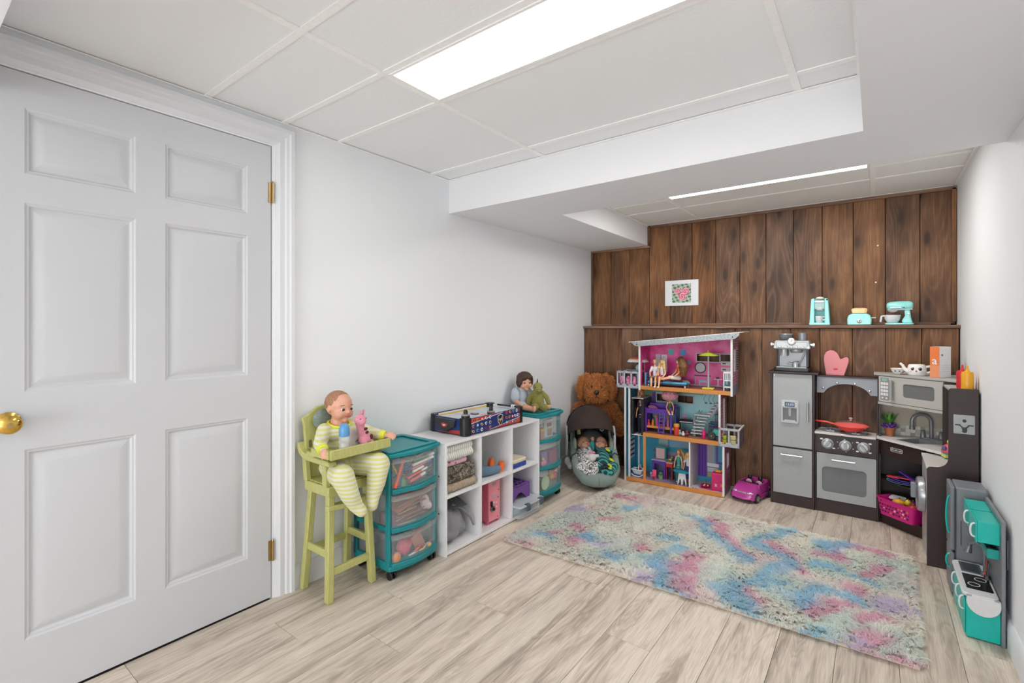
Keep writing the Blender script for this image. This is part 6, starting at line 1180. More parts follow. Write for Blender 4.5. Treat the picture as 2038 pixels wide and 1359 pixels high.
obj('recess', G().box(-.054, .028, YF - .009, YF - .0078, .580, .668), mat('recess grey', '#6c6f72', .4), dd); obj('nozzle', G().box(-.022, -.004, YF - .016, YF - .009, .612, .668), mat('nozzle grey', '#9b9ea0', .35), dd, bev=.002); obj('drip_tray', G().box(-.046, .020, YF - .019, YF - .009, .580, .587), MET, dd, bev=.001)
# stove
t = thing('toy_stove', 'silver play oven with arched hood and three knobs, second unit of the play kitchen', 'toy stove', (2.010, 0, 0))
x0, x1 = -.168, .168; YS = 3.788
for a in ((x0, x0 + .008), (x1 - .008, x1)): obj('side_panel', G().box(a[0], a[1], YS - .004, YB, 0, .514), ESP, t, bev=.001); obj('hood_post', G().box(a[0], a[1], 3.86, YB, .514, .885), ESP, t, bev=.001)
obj('kick_plate', G().box(x0 + .008, x1 - .008, YS, YS + .012, 0, .082), ESP, t, bev=.001); obj('oven_floor', G().box(x0 + .008, x1 - .008, YS + .012, YB, .082, .090), ESPD, t); obj('back_panel', G().box(x0 + .008, x1 - .008, YB - .006, YB, .09, .514), mat('oven back', '#6a6a6c', .5), t); obj('oven_rack', G().box(x0 + .008, x1 - .008, YS + .02, YB - .006, .20, .206), mat('rack grey', '#77797b', .4), t)
obj('counter_top', G().box(x0 - .002, x1 - .012, YS - .014, YB, .514, .527), MARB, t, bev=.002)
cp = obj('control_panel', G().box(x0 + .008, x1 - .008, YS - .008, YS + .006, .393, .514), ESP, t, bev=.001)
for i, x in enumerate((-.098, -.002, .094)):
    k = obj('knob', G().at((x, YS - .008, .455), (PI / 2, 0, 0)).lathe([(.034, 0), (.034, .002), (.030, .004), (.026, .005), (.025, .018), (.022, .021), (.001, .021)], 28).at(), MET, cp); obj('knob_grip', G().at((x, YS - .030, .455), (0, .6 * (1 - i), 0)).box(-.006, .006, -.008, .004, -.022, .022).at(), mat('knob grip', '#8d9094', .3, .5), k, bev=.002)
    n_ = (2, 6, 4)[i]
    for q in range(n_):
        a = (2.2, .5)[0] + PI * 2 * q / n_ + (.2, .5, .15)[i]; obj('dial_mark', G().at((x + .046 * math.cos(a) * (1.0), YS - .008, .455 + .040 * math.sin(a)), (PI / 2, 0, 0)).lathe([(.0085 if n_ < 6 else .004, 0), (.008 if n_ < 6 else .0035, .0012)], 12, sy=.6).at(), WPL, cp)
dv = obj('oven_door', G().ring(rect(x0 + .010, x1 - .010, .086, .390, .002, 4), rect(-.128, .108, .138, .302, .022, 4), 'y', YS - .008, YS + .006), SLV, t, bev=.0015)
obj('oven_window', G().prism(rect(-.130, .110, .136, .304, .022), 'y', YS - .002, YS + .001), SMOKE, dv); hbar(dv, (-.074, YS - .008, .354), (.050, YS - .008, .354), .0055, (0, -.018, 0), m=BOLT)
for x, z in ((-.106, .190), (.094, .182)): obj('hole_cap', G().at((x, YS + .012, z), (PI / 2, 0, 0)).lathe([(.012, 0), (.012, .002)], 16).at(), DKM, t)
for z in (.10, .112, .368, .380): obj('hinge_screw', G().at((x0 + .018, YS - .008, z), (PI / 2, 0, 0)).lathe([(.003, 0), (.002, .0015)], 8).at(), BOLT, dv)
GRT = mat('grate grey', '#7e8287', .35, .3)
for x, y in ((-.085, 3.862), (.052, 3.850)):
    b = obj('burner', G().lathe([(.030, .527), (.028, .533), (.012, .535), (.001, .535)], 20, (x, y, 0)), mat('burner red print', '#8a3a36', .4), t)
    gr_ = obj('grate', G().ring([(x + .060 * math.cos(a), y + .055 * math.sin(a)) for a in [2 * PI * i / 8 + .39 for i in range(8)]], [(x + .048 * math.cos(a), y + .043 * math.sin(a)) for a in [2 * PI * i / 8 + .39 for i in range(8)]], 'z', .528, .541), GRT, t, bev=.002)
    for a in range(4): obj('grate_arm', G().at((x, y, 0), (0, 0, a * PI / 2)).box(.018, .058, -.004, .004, .530, .546).at(), GRT, gr_, bev=.001)
ho = [(x0 + .004, .888), (x0 + .004, .778), (x0 + .040, .778)] + [(.002 + .128 * math.cos(a) * 1.0, .760 + .084 * math.sin(a)) for a in [PI - .32 - (PI - .64) * i / 16 for i in range(17)]] + [(x1 - .040, .778), (x1 - .004, .778), (x1 - .004, .888)]
hp_ = obj('hood_panel', G().prism(ho, 'y', 3.856, 3.866), mat('hood blue grey', '#8c9098', .38), t, bev=.001); obj('hood_top', G().box(x0, x1, 3.850, YB, .886, .895), ESP, t, bev=.001)
for x, z in ((-.128, .812), (-.050, .848), (.046, .848), (.124, .808)): obj('bolt', G().at((x, 3.856, z), (PI / 2, 0, 0)).lathe([(.0085, 0), (.0085, .003), (.006, .006), (.001, .007)], 14).at(), BOLT, hp_)
p = thing('frying_pan', 'bright red toy frying pan with a clear lid on the play stove', 'pan', (2.035, 3.845, .5475))
PR = mat('glowing red plastic', '#ff4a42', .25, coat=.3); obj('pan', G().lathe([(.001, 0), (.060, 0), (.088, .026), (.096, .030), (.096, .033), (.086, .031), (.058, .004), (.001, .004)], 36), PR, p)
obj('pan_handle', G().loft([[(-.088, .010 - .018 * (i == 1), .024), (-.088, -.010 - .018 * (i == 1), .024), (-.088, -.010, .032), (-.088, .010, .032)] if False else [(x, -w_ + s_, z), (x, w_ + s_, z), (x, w_ + s_, z + .010), (x, -w_ + s_, z + .010)] for x, w_, z, s_, i in ((-.085, .008, .024, 0, 0), (-.13, .009, .034, .004, 1), (-.205, .012, .036, .01, 2), (-.216, .006, .037, .012, 3))]), PR, p, bev=.003)
lid = obj('pan_lid', G().lathe([(.094, .032), (.092, .036), (.070, .050), (.035, .060), (.012, .063), (.001, .063)], 32), mat('clear lid plastic', '#f0dcd8', .06, alpha=.10, coat=.5), p); obj('lid_knob', G().lathe([(.007, .062), (.006, .070), (.012, .076), (.009, .082), (.001, .083)], 16), mat('clear knob plastic', '#dcd6d2', .1, alpha=.5), lid)
# corner sink and microwave (diagonal front)
OX, OY = 2.185, 3.82; EX, EY = .757, -.653
DG = Matrix(((EX, -EY, 0, OX), (EY, EX, 0, OY), (0, 0, 1, 0), (0, 0, 0, 1)))       # local x along the front, local y inward
t = thing('toy_sink_unit', 'corner play kitchen unit with sink, faucet, open shelves and microwave', 'toy sink unit', (2.30, 3.75, 0)); TI = Matrix.Translation((-2.30, -3.75, 0))
def kd(): g = G(); g.T = TI @ DG; return g
def kw_(): g = G(); g.T = TI; return g
obj('side_panel', kw_().box(2.180, 2.189, 3.812, YB, 0, .515), ESP, t); obj('side_panel', kw_().box(2.180, 2.189, 3.824, YB, .530, .915), ESP, t)
obj('back_panel', kw_().box(2.189, 2.565, YB - .004, YB, 0, .515), ESPD, t); obj('side_panel', kw_().box(2.560, 2.566, 3.60, YB, 0, .515), ESPD, t)
shp = [(2.192, 3.805), (2.384, 3.622), (2.558, 3.622), (2.558, 3.945), (2.192, 3.945)]
obj('shelf', kw_().prism(shp, 'z', .060, .072), ESP, t); obj('shelf', kw_().prism(shp, 'z', .258, .270), ESP, t, bev=.001)
obj('kick_plate', kd().box(.008, .278, -.012, 0, 0, .072), ESP, t, bev=.001); fb_ = obj('fascia', kd().box(.008, .278, -.014, -.002, .425, .515), ESP, t, bev=.001)
obj('front_post', kd().box(.266, .278, -.012, .0, .072, .425), ESP, t, bev=.001)
bd = obj('badge', kd().prism(rect(.085, .152, .462, .482, .004), 'y', -.0155, -.0138), BLK, fb_); obj('badge_rim', kd().ring(rect(.083, .154, .460, .484, .005), rect(.085, .152, .462, .482, .004), 'y', -.0165, -.0138), mat('badge white', '#d8d6d2', .4), bd)
tx_ = text('badge_lettering', 'KidKraft', .0165, mat('badge white', '#d8d6d2', .4), bd, (0, 0, 0), (0, 0, 0)); q = TI @ DG @ Matrix.Translation((.122, -.0160, .472)) @ Euler((PI / 2, 0, 0)).to_matrix().to_4x4(); tx_.matrix_local = q
obj('badge_emblem', kd().at((0, 0, 0)).use(0) if False else (lambda g: (setattr(g, 'T', TI @ DG @ Matrix.Translation((.0915, -.0156, .472)) @ Euler((PI / 2, 0, 0)).to_matrix().to_4x4()), g.ring([(.0055 * math.cos(a), .0055 * math.sin(a)) for a in [2 * PI * i / 14 for i in range(14)]], [(.0035 * math.cos(a), .0035 * math.sin(a)) for a in [2 * PI * i / 14 for i in range(14)]], 'z', 0, .0008), g)[-1])(G()), mat('badge white', '#d8d6d2', .4), bd)
outer = [(2.168, 3.808), (2.458, 3.530), (2.558, 3.530), (2.558, 3.947), (2.30, 3.947), (2.168, 3.947)]; inner = [(2.262, 3.775), (2.348, 3.695), (2.410, 3.738), (2.472, 3.782), (2.378, 3.890), (2.320, 3.832)]
obj('counter_top', kw_().ring(outer, inner, 'z', .517, .531), MARB, t, bev=.001)
def sc_(pts, f): cx = sum(p[0] for p in pts) / len(pts); cy = sum(p[1] for p in pts) / len(pts); return [(cx + (x - cx) * f, cy + (y - cy) * f) for x, y in pts]
g = kw_().loft([[(x, y, .5325) for x, y in sc_(inner, 1.03)], [(x, y, .5325) for x, y in sc_(inner, .96)], [(x, y, .475) for x, y in sc_(inner, .88)], [(x, y, .470) for x, y in sc_(inner, .88)], [(x, y, .470) for x, y in sc_(inner, .92)], [(x, y, .527) for x, y in sc_(inner, 1.0)]]); g.f = g.f[:-2] + [tuple(range(18, 24))]
sk_ = obj('sink', g, mat('sink grey', '#9a9b9e', .35), t); obj('drain', kw_().lathe([(.012, .4705), (.012, .473), (.001, .473)], 16, (2.355, 3.79, 0)), DKM, sk_)
fa_ = obj('faucet', kw_().tube([(2.437, 3.915, .531), (2.437, 3.915, .635)] + [(2.437 - .046 + .046 * math.cos(a), 3.915 - .012 * (1 - math.cos(a)), .635 + .046 * math.sin(a)) for a in [PI * i / 10 for i in range(1, 11)]] + [(2.345, 3.89, .600)], .0105, 12), mat('faucet grey', '#86888b', .3, .3), t)
obj('faucet_base', kw_().prism([(2.385, 3.925), (2.395, 3.895), (2.49, 3.895), (2.49, 3.925)], 'z', .531, .539), mat('faucet grey', '#86888b', .3, .3), fa_, bev=.003); obj('spout_tip', kw_().cyl((2.345, 3.89, .602), (2.345, 3.89, .585), .014, n=14), mat('faucet grey', '#86888b', .3, .3), fa_)
for x in (2.398, 2.482): obj('tap', kw_().lathe([(.014, .531), (.013, .550), (.009, .575), (.011, .580), (.001, .582)], 14, (x, 3.912, 0)), mat('faucet grey', '#86888b', .3, .3), fa_)
bs = obj('backsplash', kw_().box(2.189, 2.366, YB - .008, YB - .003, .531, .740), mat('beige backsplash', '#b3a795', .45), t); obj('backsplash', kw_().box(2.3675, 2.556, YB - .008, YB - .003, .531, .740), mat('beige backsplash', '#b3a795', .45), t)
tcols = [mat('mosaic ' + h, h, .35) for h in ('#c9c6bf', '#aeb0a6', '#8f9288', '#d5d2cc', '#bdb7a6')]
for r in range(3):
    for c in range(15): obj('tile', kw_().box(2.196 + c * .024, 2.218 + c * .024, YB - .0105, YB - .008, .533 + r * .022, .553 + r * .022), tcols[(c * 7 + r * 5 + c * r) % 5], bs, smooth=0)
obj('microwave_body', kw_().prism([(2.192, 3.828), (2.464, 3.594), (2.556, 3.606), (2.556, 3.944), (2.192, 3.944)], 'z', .738, .915), mat('warm grey case', '#a3a19b', .45), t)
obj('microwave_ledge', kd().box(-.004, .372, -.010, .004, .737, .752), SLV2, t, bev=.001)
mp_ = obj('control_panel', kd().box(-.002, .072, -.006, .004, .755, .912), mat('panel grey', '#bcbcb8', .4), t, bev=.001); obj('panel_screen', kd().prism(rect(.020, .054, .884, .902, .008), 'y', -.0075, -.006), mat('screen aqua', '#8fb5b0', .3), mp_)
obj('panel_field', kd().prism(rect(.010, .064, .765, .906, .004), 'y', -.0068, -.006), mat('panel field', '#8e908c', .4), mp_)
for r in range(4):
    for c in range(3): obj('key', kd().prism(rect(.014 + c * .0165, .028 + c * .0165, .794 + r * .022, .810 + r * .022, .003), 'y', -.0085, -.0068), WPL, mp_)
for c in (.018, .044): obj('key', kd().prism(rect(c, c + .012, .774, .784, .004), 'y', -.0085, -.0068), WPL, mp_)
md = obj('microwave_door', kd().ring(rect(.074, .372, .755, .912, .002), rect(.152, .328, .798, .878, .014), 'y', -.008, .004), SLV2, t, bev=.001); obj('microwave_window', kd().prism(rect(.150, .330, .796, .880, .014), 'y', -.003, 0), mat('microwave glass', '#6b6c6c', .2, coat=.3), md)
hb_ = obj('handle', kd().cyl((.092, -.026, .775), (.092, -.026, .895), .009, n=12).cyl((.092, -.026, .785), (.092, -.006, .785), .007, n=10).cyl((.092, -.026, .885), (.092, -.006, .885), .007, n=10), mat('handle grey', '#9b9c9b', .35), md)
obj('top_board', kw_().prism([(2.155, 3.832), (2.530, 3.536), (2.562, 3.54), (2.562, 3.947), (2.155, 3.947)], 'z', .916, .929), mat('grey top board', '#a7a49f', .45), t, bev=.002)
obj('inner_board', kw_().box(2.466, 2.560, 3.575, 3.588, .531, .915), ESP, t)
p = thing('potted_plant', 'small terracotta pot with purple rosette and green leaves beside the play sink', 'plant', (2.235, 3.873, .5315)); obj('pot', G().lathe([(.020, 0), (.028, .046), (.031, .048), (.031, .055), (.026, .055), (.024, .05), (.001, .05)], 24), mat('terracotta', '#b06a42', .7), p)
for i in range(22):
    a = i * 2.4; r = .010 + .018 * (i / 22); obj('petal', G().at((r * math.cos(a), r * math.sin(a), .072 - .014 * i / 22), (0, .5 + .9 * i / 22, a)).ball((.006, 0, .008), (.0035, .009, .014), 8).at(), mat('purple petal', '#7a4aa8', .6), p)
for i in range(26):
    a = i * 2.39; l = .052 + .016 * (i % 3); tl = .25 + .55 * ((i * 7) % 10) / 10
    obj('leaf', G().at((-.004 + .006 * math.cos(a), .004 * math.sin(a), .078), (0, tl, a)).loft([[(-.004, 0, 0), (0, -.004, 0), (.004, 0, 0), (0, .004, 0)], [(-.001, 0, l * .5), (.002, -.007, l * .5), (.004, 0, l * .5), (.002, .007, l * .5)], [(0, 0, l), (.001, -.001, l), (.001, 0, l), (.001, .001, l)]]).at(), mat('leaf green a' if i % 2 else 'leaf green b', '#3f7a2c' if i % 2 else '#63a03c', .5), p)
# washer unit with the stepped side panel
t = thing('toy_washer_unit', 'dark brown play laundry unit with a round washer door, right end of the play kitchen', 'toy washer', (2.47, 3.42, 0)); TI2 = Matrix.Translation((-2.47, -3.42, 0))
def kv(): g = G(); g.T = TI2; return g
sp_ = [(2.374, 0), (2.566, 0), (2.566, .912), (2.470, .912)] + arc(2.470, .898, .014, 90, 180, 5) + [(2.456, .56)] + [(2.456 - .05 + .05 * math.cos(a), .556 - .05 * math.sin(a) * 1.0) for a in [PI / 2 * i / 6 for i in range(1, 7)]] + [(2.392, .506)] + arc(2.392, .488, .018, 90, 180, 5)
sd = obj('side_panel', kv().prism(sp_, 'y', 3.246, 3.259), ESP, t, bev=.001)
pl_ = obj('hook_plate', kv().prism(rect(2.474, 2.552, .690, .784, .003), 'y', 3.242, 3.246), SLV, sd, bev=.001); obj('hook_slot', kv().prism([(2.480, .731), (2.495, .731), (2.503, .722), (2.507, .706)] + arc(2.514, .706, .010, 180, 360, 6) + [(2.524, .720), (2.532, .731), (2.547, .731), (2.547, .737), (2.529, .737), (2.519, .724), (2.508, .724), (2.498, .737), (2.480, .737)], 'y', 3.2405, 3.2425), BLK, pl_); obj('hook_hole', (lambda g: (setattr(g, 'T', TI2 @ Matrix.Translation((2.514, 3.242, .755)) @ Euler((PI / 2, 0, 0)).to_matrix().to_4x4()), g.lathe([(.008, 0), (.008, .002), (.001, .002)], 14))[1])(G()), BLK, pl_)
obj('hook_rim', (lambda g: (setattr(g, 'T', TI2 @ Matrix.Translation((2.514, 3.242, .757)) @ Euler((PI / 2, 0, 0)).to_matrix().to_4x4()), g.ring([(.011 * math.cos(a), .014 * math.sin(a)) for a in [2 * PI * i / 16 for i in range(16)]], [(.008 * math.cos(a), .010 * math.sin(a)) for a in [2 * PI * i / 16 for i in range(16)]], 'z', 0, .0025))[1])(G()), MET, pl_)
obj('front_panel', kv().box(2.376, 2.388, 3.259, 3.595, .02, .490), SLV2, t, bev=.001); obj('side_panel', kv().box(2.388, 2.566, 3.585, 3.595, 0, .490), ESP, t); obj('back_board', kv().box(2.556, 2.566, 3.259, 3.57, 0, .905), ESP, t); obj('counter_top', kv().box(2.372, 2.556, 3.259, 3.600, .492, .505), MARB, t, bev=.001)
obj('top_shelf', kv().box(2.466, 2.556, 3.259, 3.572, .890, .902), SLV2, t, bev=.001); obj('inner_board', kv().box(2.460, 2.556, 3.562, 3.573, .505, .890), ESP, t)
def wm(y, z): g = G(); g.T = TI2 @ Matrix.Translation((2.374, 3.325, z)) @ Euler((0, 0, .03)).to_matrix().to_4x4() @ Matrix.Translation((0, .09, 0)) @ Euler((0, -PI / 2, 0)).to_matrix().to_4x4(); return g
wd = obj('washer_door', wm(3.415, .318).lathe([(.092, 0), (.092, .018), (.086, .028), (.078, .030), (.066, .025), (.062, .018), (.001, .016)], 36), MET, t); obj('door_glass', wm(3.415, .318).lathe([(.062, .013), (.050, .026), (.025, .031), (.001, .032)], 28), mat('washer glass', '#75797d', .1, alpha=.75, coat=.4), wd)
obj('door_handle', wm(3.415, .318).prism([(-.042, .050), (.042, .050), (.042, .082), (-.042, .082)], 'z', .024, .050), mat('washer handle', '#8e9399', .3, .4), wd, bev=.004)
# things on and in the kitchen
tag(obj('block_stack', G().at((2.486, 3.525, .5065), (0, 0, .2)).box(-.03, .03, -.03, .03, 0, .028).use(1).box(-.031, -.012, -.0305, .0305, .004, .024), [mat('toy aqua', '#3fa39a', .4), mat('toy lemon', '#d9d262', .4)], bev=.004), 'aqua and lemon toy block on the laundry counter behind the side panel', 'toy block')
p = thing('toy_helmet', 'pink dome toy with a violet window on the aqua block', 'toy', (2.486, 3.525, .536)); obj('dome', G().lathe([(.034, 0), (.036, .012), (.028, .034), (.014, .046), (.001, .048)], 20), mat('toy coral pink', '#d2566c', .4), p); obj('window', G().ball((-.022, -.02, .024), (.012, .012, .014), 12), mat('toy violet', '#5c4a86', .4), p); obj('yellow_tip', G().ball((0, 0, .058), (.012, .012, .014), 12), mat('toy lemon', '#d9d262', .4), p)
def bottle(x, y, h, l): p = thing('squeeze_bottle', l, 'bottle', (x, y, .9025)); m_ = mat('bottle ' + h, h, .35); obj('bottle', G().lathe([(.001, 0), (.023, 0), (.024, .006), (.024, .080), (.021, .090), (.010, .093), (.001, .093)], 24), m_, p); obj('nozzle', G().lathe([(.012, .092), (.010, .098), (.006, .100), (.0035, .122), (.001, .123)], 16), m_, p)
bottle(2.533, 3.318, '#e0a024', 'mustard yellow squeeze bottle on top of the play laundry unit'); bottle(2.522, 3.385, '#c02a34', 'red squeeze bottle behind the mustard yellow one')
def plate(z, r, h, l, dx=0, dy=0): p = thing('toy_plate', l, 'toy plate', (2.300 + dx, 3.775 + dy, z), 0, 'toy plates on the middle shelf'); obj('plate', G().lathe([(.001, 0), (r * .6, 0), (r, .010), (r, .013), (r * .6, .004), (.001, .004)], 32), mat('plate ' + h, h, .35), p); obj('plate_ring', G().lathe([(r * .55, .0042), (r * .55, .0052), (r * .5, .0052), (r * .5, .0042)], 28), mat('plate ring ' + h, h, .2), p)
plate(.2705, .082, '#2f8f92', 'teal toy plate at the bottom of the plates on the middle shelf'); plate(.2775, .076, '#7b3fb0', 'purple toy plate stacked on the teal plate', .004); plate(.2845, .066, '#5a56b8', 'blue violet toy plate on top of the plate stack', .010)
p = thing('toy_spatula', 'red toy spatula lying across the toy plates', 'spatula', (2.255, 3.765, .300), -.25); obj('blade', G().box(-.035, .025, -.018, .018, 0, .005), mat('spatula red', '#d0282c', .4), p, bev=.002); obj('handle', G().bar((.02, 0, 0), (.07, .0, .0005), .01, .01) if False else G().box(.025, .085, -.006, .006, 0, .006), mat('spatula red', '#d0282c', .4), p, bev=.002)
p = thing('toy_spatula', 'violet toy spatula leaning over the right edge of the plates', 'spatula', (2.318, 3.742, .292), -.75); obj('blade', G().at((-.035, .02, .030), (0, .45, .2)).box(-.03, .03, -.016, .016, 0, .004), mat('violet plastic b', '#5a35a8', .4), p, bev=.002); obj('handle', G().at((.0, .01, .018), (0, .28, 0)).box(-.01, .085, -.006, .006, 0, .006), mat('violet plastic b', '#5a35a8', .4), p, bev=.002)
# pink basket with toy food
p = thing('pink_basket', 'hot pink perforated basket of toy food on the lowest kitchen shelf', 'basket', (2.292, 3.722, .0725), math.atan2(EY, EX))
BK = mat('basket pink', '#c4187a', .35)
def bsec(z, f): return [(x * f, y * f, z) for x, y in rect(-.115, .115, -.062, .062, .025, 4)]
g = G().loft([bsec(0, .88), bsec(.095, 1.0), bsec(.098, 1.06), bsec(.102, 1.06), bsec(.102, 1.0), bsec(.097, .965), bsec(.004, .85)]); obj('basket_shell', g, BK, p)
hl = [mat('perforation dark', '#4a0f34', .7), mat('perforation pale', '#dcb2b4', .6), mat('perforation orange', '#d0673a', .6)]
for k in range(34):
    gx = -.088 + .0165 * (k % 11) + (.008 if (k // 11) % 2 else 0); gz = .025 + .020 * (k // 11); f = .88 + .12 * gz / .095
    obj('perforation', (lambda g: (setattr(g, 'T', Matrix.Translation((gx, -.062 * f - .0008, gz)) @ Euler((PI / 2 - .1, 0, 0)).to_matrix().to_4x4()), g.lathe([(.0062 if k % 3 else .0045, 0), (.006 if k % 3 else .0042, .0012)], 10))[1])(G()), hl[(k * 5 + k // 7) % 3 if (k % 11 > 5 or k % 4 == 0) else 0], p, smooth=0)
MB = Matrix.Translation((2.292, 3.722, .0725)) @ Euler((0, 0, math.atan2(EY, EX))).to_matrix().to_4x4()
for nm, c, r, h, l in (('toy_lemon', (-.02, 0, .085), (.034, .026, .024), '#d99a2a', 'golden orange toy fruit in the pink basket'), ('toy_pepper', (.025, .01, .098), (.016, .016, .020), '#c9b22c', 'yellow toy pepper standing in the pink basket'), ('toy_tomato', (.072, -.01, .08), (.030, .026, .024), '#b8282c', 'red toy tomato in the pink basket'), ('toy_beet', (.035, .035, .085), (.03, .022, .026), '#7c1650', 'dark magenta toy beet at the back of the pink basket')):
    c2 = MB @ Vector(c); q = thing(nm, l, 'toy food', c2); obj('flesh', G().ball((0, 0, 0), r, 16), mat('food ' + h, h, .4), q); obj('stem', G().cyl((0, 0, r[2] * .9), (.003, 0, r[2] * 1.3), .004, .003, 8), mat('stem green', '#5a6a2a', .6), q)
    fl2 = G()
q = MB @ Vector((-.06, .035, .098)); tag(obj('toy_tray_white', G().at(tuple(q), (.5, -.1, math.atan2(EY, EX))).prism(rect(-.045, .05, -.02, .02, .012), 'z', -.003, .003).at(), mat('frosted white toy', '#cfcfd4', .4), bev=.002), 'frosted white toy lid leaning at the back of the pink basket', 'lid')
for nm, c, r, h, l in (('toy_bun', (-.075, -.01, .04), (.03, .028, .030), '#cf8f6a', 'peach toy bun deep in the pink basket'), ('toy_orange', (.0, 0, .035), (.036, .034, .03), '#d4742c', 'orange toy fruit deep in the pink basket'), ('toy_apple', (.075, 0, .03), (.03, .03, .026), '#b02c30', 'dark red toy apple deep in the pink basket')):
    tag(obj(nm, G().at(tuple(MB @ Vector(c))).ball((0, 0, 0), r, 14).at(), mat('food ' + h, h, .5)), l, 'toy food')
# espresso machine
t = thing('toy_espresso_machine', 'silver and black toy espresso machine on top of the play fridge', 'coffee machine', (1.704, 3.858, .9165))
obj('base', G().prism(rect(-.106, .106, -.075, .070, .012), 'z', 0, .026), BLK, t, bev=.004); obj('drip_grate', G().box(-.092, .088, -.070, .0, .026, .030), MET, t, bev=.001)
obj('column', G().box(-.098, .098, -.002, .068, .026, .165), BLK, t, bev=.004); obj('splash_plate', G().box(-.080, .080, -.006, .0, .03, .16), mat('brushed grey', '#8b8e92', .35, .4), t)
hd_ = obj('head', G().loft([[(x, y, z) for x, y in ((-w_, -.072 + e_), (w_, -.072 + e_), (w_, .070), (-w_, .070))] for z, w_, e_ in ((.150, .106, 0), (.162, .112, -.004), (.205, .104, .006), (.212, .100, .010))]), MET, t, bev=.005)
obj('head_plate', G().at((0, -.070, .180), (-.22, 0, 0)).prism(rect(-.092, .092, -.020, .020, .006), 'y', -.004, .004).at(), mat('bright chrome', '#b4b7ba', .3, .8), hd_, bev=.002)
for x in (-.068, -.030, .0, .030, .068): obj('button', G().at((x, -.080, .170), (PI / 2 - .2, 0, 0)).lathe([(.008, 0), (.007, .004), (.001, .005)], 14).at(), BOLT, hd_)
ga = obj('gauge', G().at((0, -.076, .205), (PI / 2 - .2, 0, 0)).lathe([(.024, 0), (.024, .006), (.020, .009), (.001, .009)], 24).at(), BOLT, hd_); obj('gauge_face', G().at((0, -.0855, .207), (PI / 2 - .2, 0, 0)).lathe([(.018, 0), (.018, .0008)], 20).at(), WPL, ga); obj('gauge_needle', G().at((0, -.0868, .207), (-.2, .7, 0)).box(-.0012, .0012, -.0006, .0006, -.004, .014).at(), BLK, ga)
for s in (-1, 1): obj('side_knob', G().at((s * .106, -.02, .180), (0, s * PI / 2, 0)).lathe([(.012, 0), (.012, .012), (.017, .014), (.017, .026), (.001, .028)], 18).at(), mat('light chrome', '#bfc2c5', .2, .7), hd_)
hp2 = obj('bean_hopper', G().lathe([(.030, .212), (.036, .216), (.045, .245), (.043, .252), (.001, .252)], 26, (-.045, .02, 0)), mat('smoky hopper', '#7d7f83', .2, alpha=.75), t); obj('hopper_lid', G().lathe([(.048, .252), (.048, .258), (.001, .259)], 26, (-.045, .02, 0)), MET, hp2); obj('cup_stack', G().lathe([(.026, .212), (.029, .262), (.027, .264), (.001, .263)], 24, (.055, .02, 0)), mat('brushed grey', '#8b8e92', .35, .4), t)
obj('grinder_spout', G().lathe([(.026, .105), (.024, .11), (.024, .150)], 20, (-.048, -.04, 0)), MET, t); obj('brew_head', G().lathe([(.032, .128), (.038, .138), (.038, .150)], 22, (.025, -.035, 0)), MET, t); obj('steam_wand', G().tube([(.070, -.045, .150), (.072, -.05, .12), (.050, -.06, .07), (.040, -.06, .055)], .0045, 8), mat('bright chrome', '#b4b7ba', .3, .8), t)
jg = obj('milk_jug', G().lathe([(.001, .030), (.020, .030), (.021, .045), (.016, .064), (.018, .068), (.016, .068), (.014, .062), (.001, .05)], 20, (.022, -.052, 0)), mat('bright chrome', '#b4b7ba', .3, .8), t); obj('jug_handle', G().tube([(.002, -.054, .05), (-.022, -.056, .056), (-.03, -.056, .050)], .006, 8), mat('bright chrome', '#b4b7ba', .3, .8), jg)
# oven mitt
t = thing('oven_mitt', 'pink checked child oven mitt propped on the play oven hood', 'oven mitt', (1.945, 3.915, .8955)); t.rotation_euler = (-.12, 0, 0)
def mitt_mat():
    n = N('pink gingham'); tc = n.n('TexCoord'); c = n.n('TexChecker', i_Vector=n.n('Mapping', i_Vector=(tc, 'Object'), i_Rotation=(PI / 2, 0, 0)), i_Scale=230.0); c.inputs[1].default_value = lin('#c75f6c'); c.inputs[2].default_value = lin('#e4a9ab'); n.col(c); n.set(Roughness=.9); return n.m
mo = [(-.050, 0), (.052, 0), (.066, .05), (.078, .098), (.076, .115), (.066, .124), (.052, .122), (.036, .108), (.028, .112), (.022, .130), (.010, .152), (-.008, .166), (-.030, .168), (-.050, .156), (-.062, .132), (-.064, .10), (-.058, .05)]
mi = obj('mitt', G().prism(mo, 'y', -.012, .012), mitt_mat(), t, bev=.009, seg=3, smooth=60); obj('cuff_band', G().box(-.051, .053, -.014, .014, -.002, .012), mat('rose binding', '#cf7d84', .9), mi, bev=.003); obj('mitt_tag', G().box(-.008, .016, -.0135, -.0125, .034, .046), mat('red label', '#c8323a', .5), mi)
# teacup, teapot, box
POR = mat('white porcelain', '#e6e4e2', .2, coat=.3)
p = thing('teacup', 'small white toy teacup with a face on the microwave top', 'cup', (2.272, 3.800, .9295)); cu_ = obj('cup', G().lathe([(.014, 0), (.018, .003), (.030, .020), (.036, .036), (.0345, .037), (.028, .021), (.001, .006)], 26), POR, p); obj('handle', G().tube([(.033, -.004, .030), (.048, -.004, .028), (.044, -.004, .014), (.028, -.004, .012)], .0035, 8), POR, p)
def fpt(a, r, z): return (r * math.cos(a), r * math.sin(a), z)
for a in (-1.95, -1.30): obj('eye_print', G().ball(fpt(a, .0305, .022), (.004, .002, .005), 8), BLK, cu_)
p = thing('teapot', 'white toy teapot with big eyes and red mouth on the microwave top', 'teapot', (2.362, 3.780, .9295)); bo = obj('pot', G().lathe([(.001, 0), (.038, 0), (.044, .008), (.046, .030), (.042, .058), (.036, .066), (.030, .066), (.033, .060), (.001, .058)], 30), POR, p)
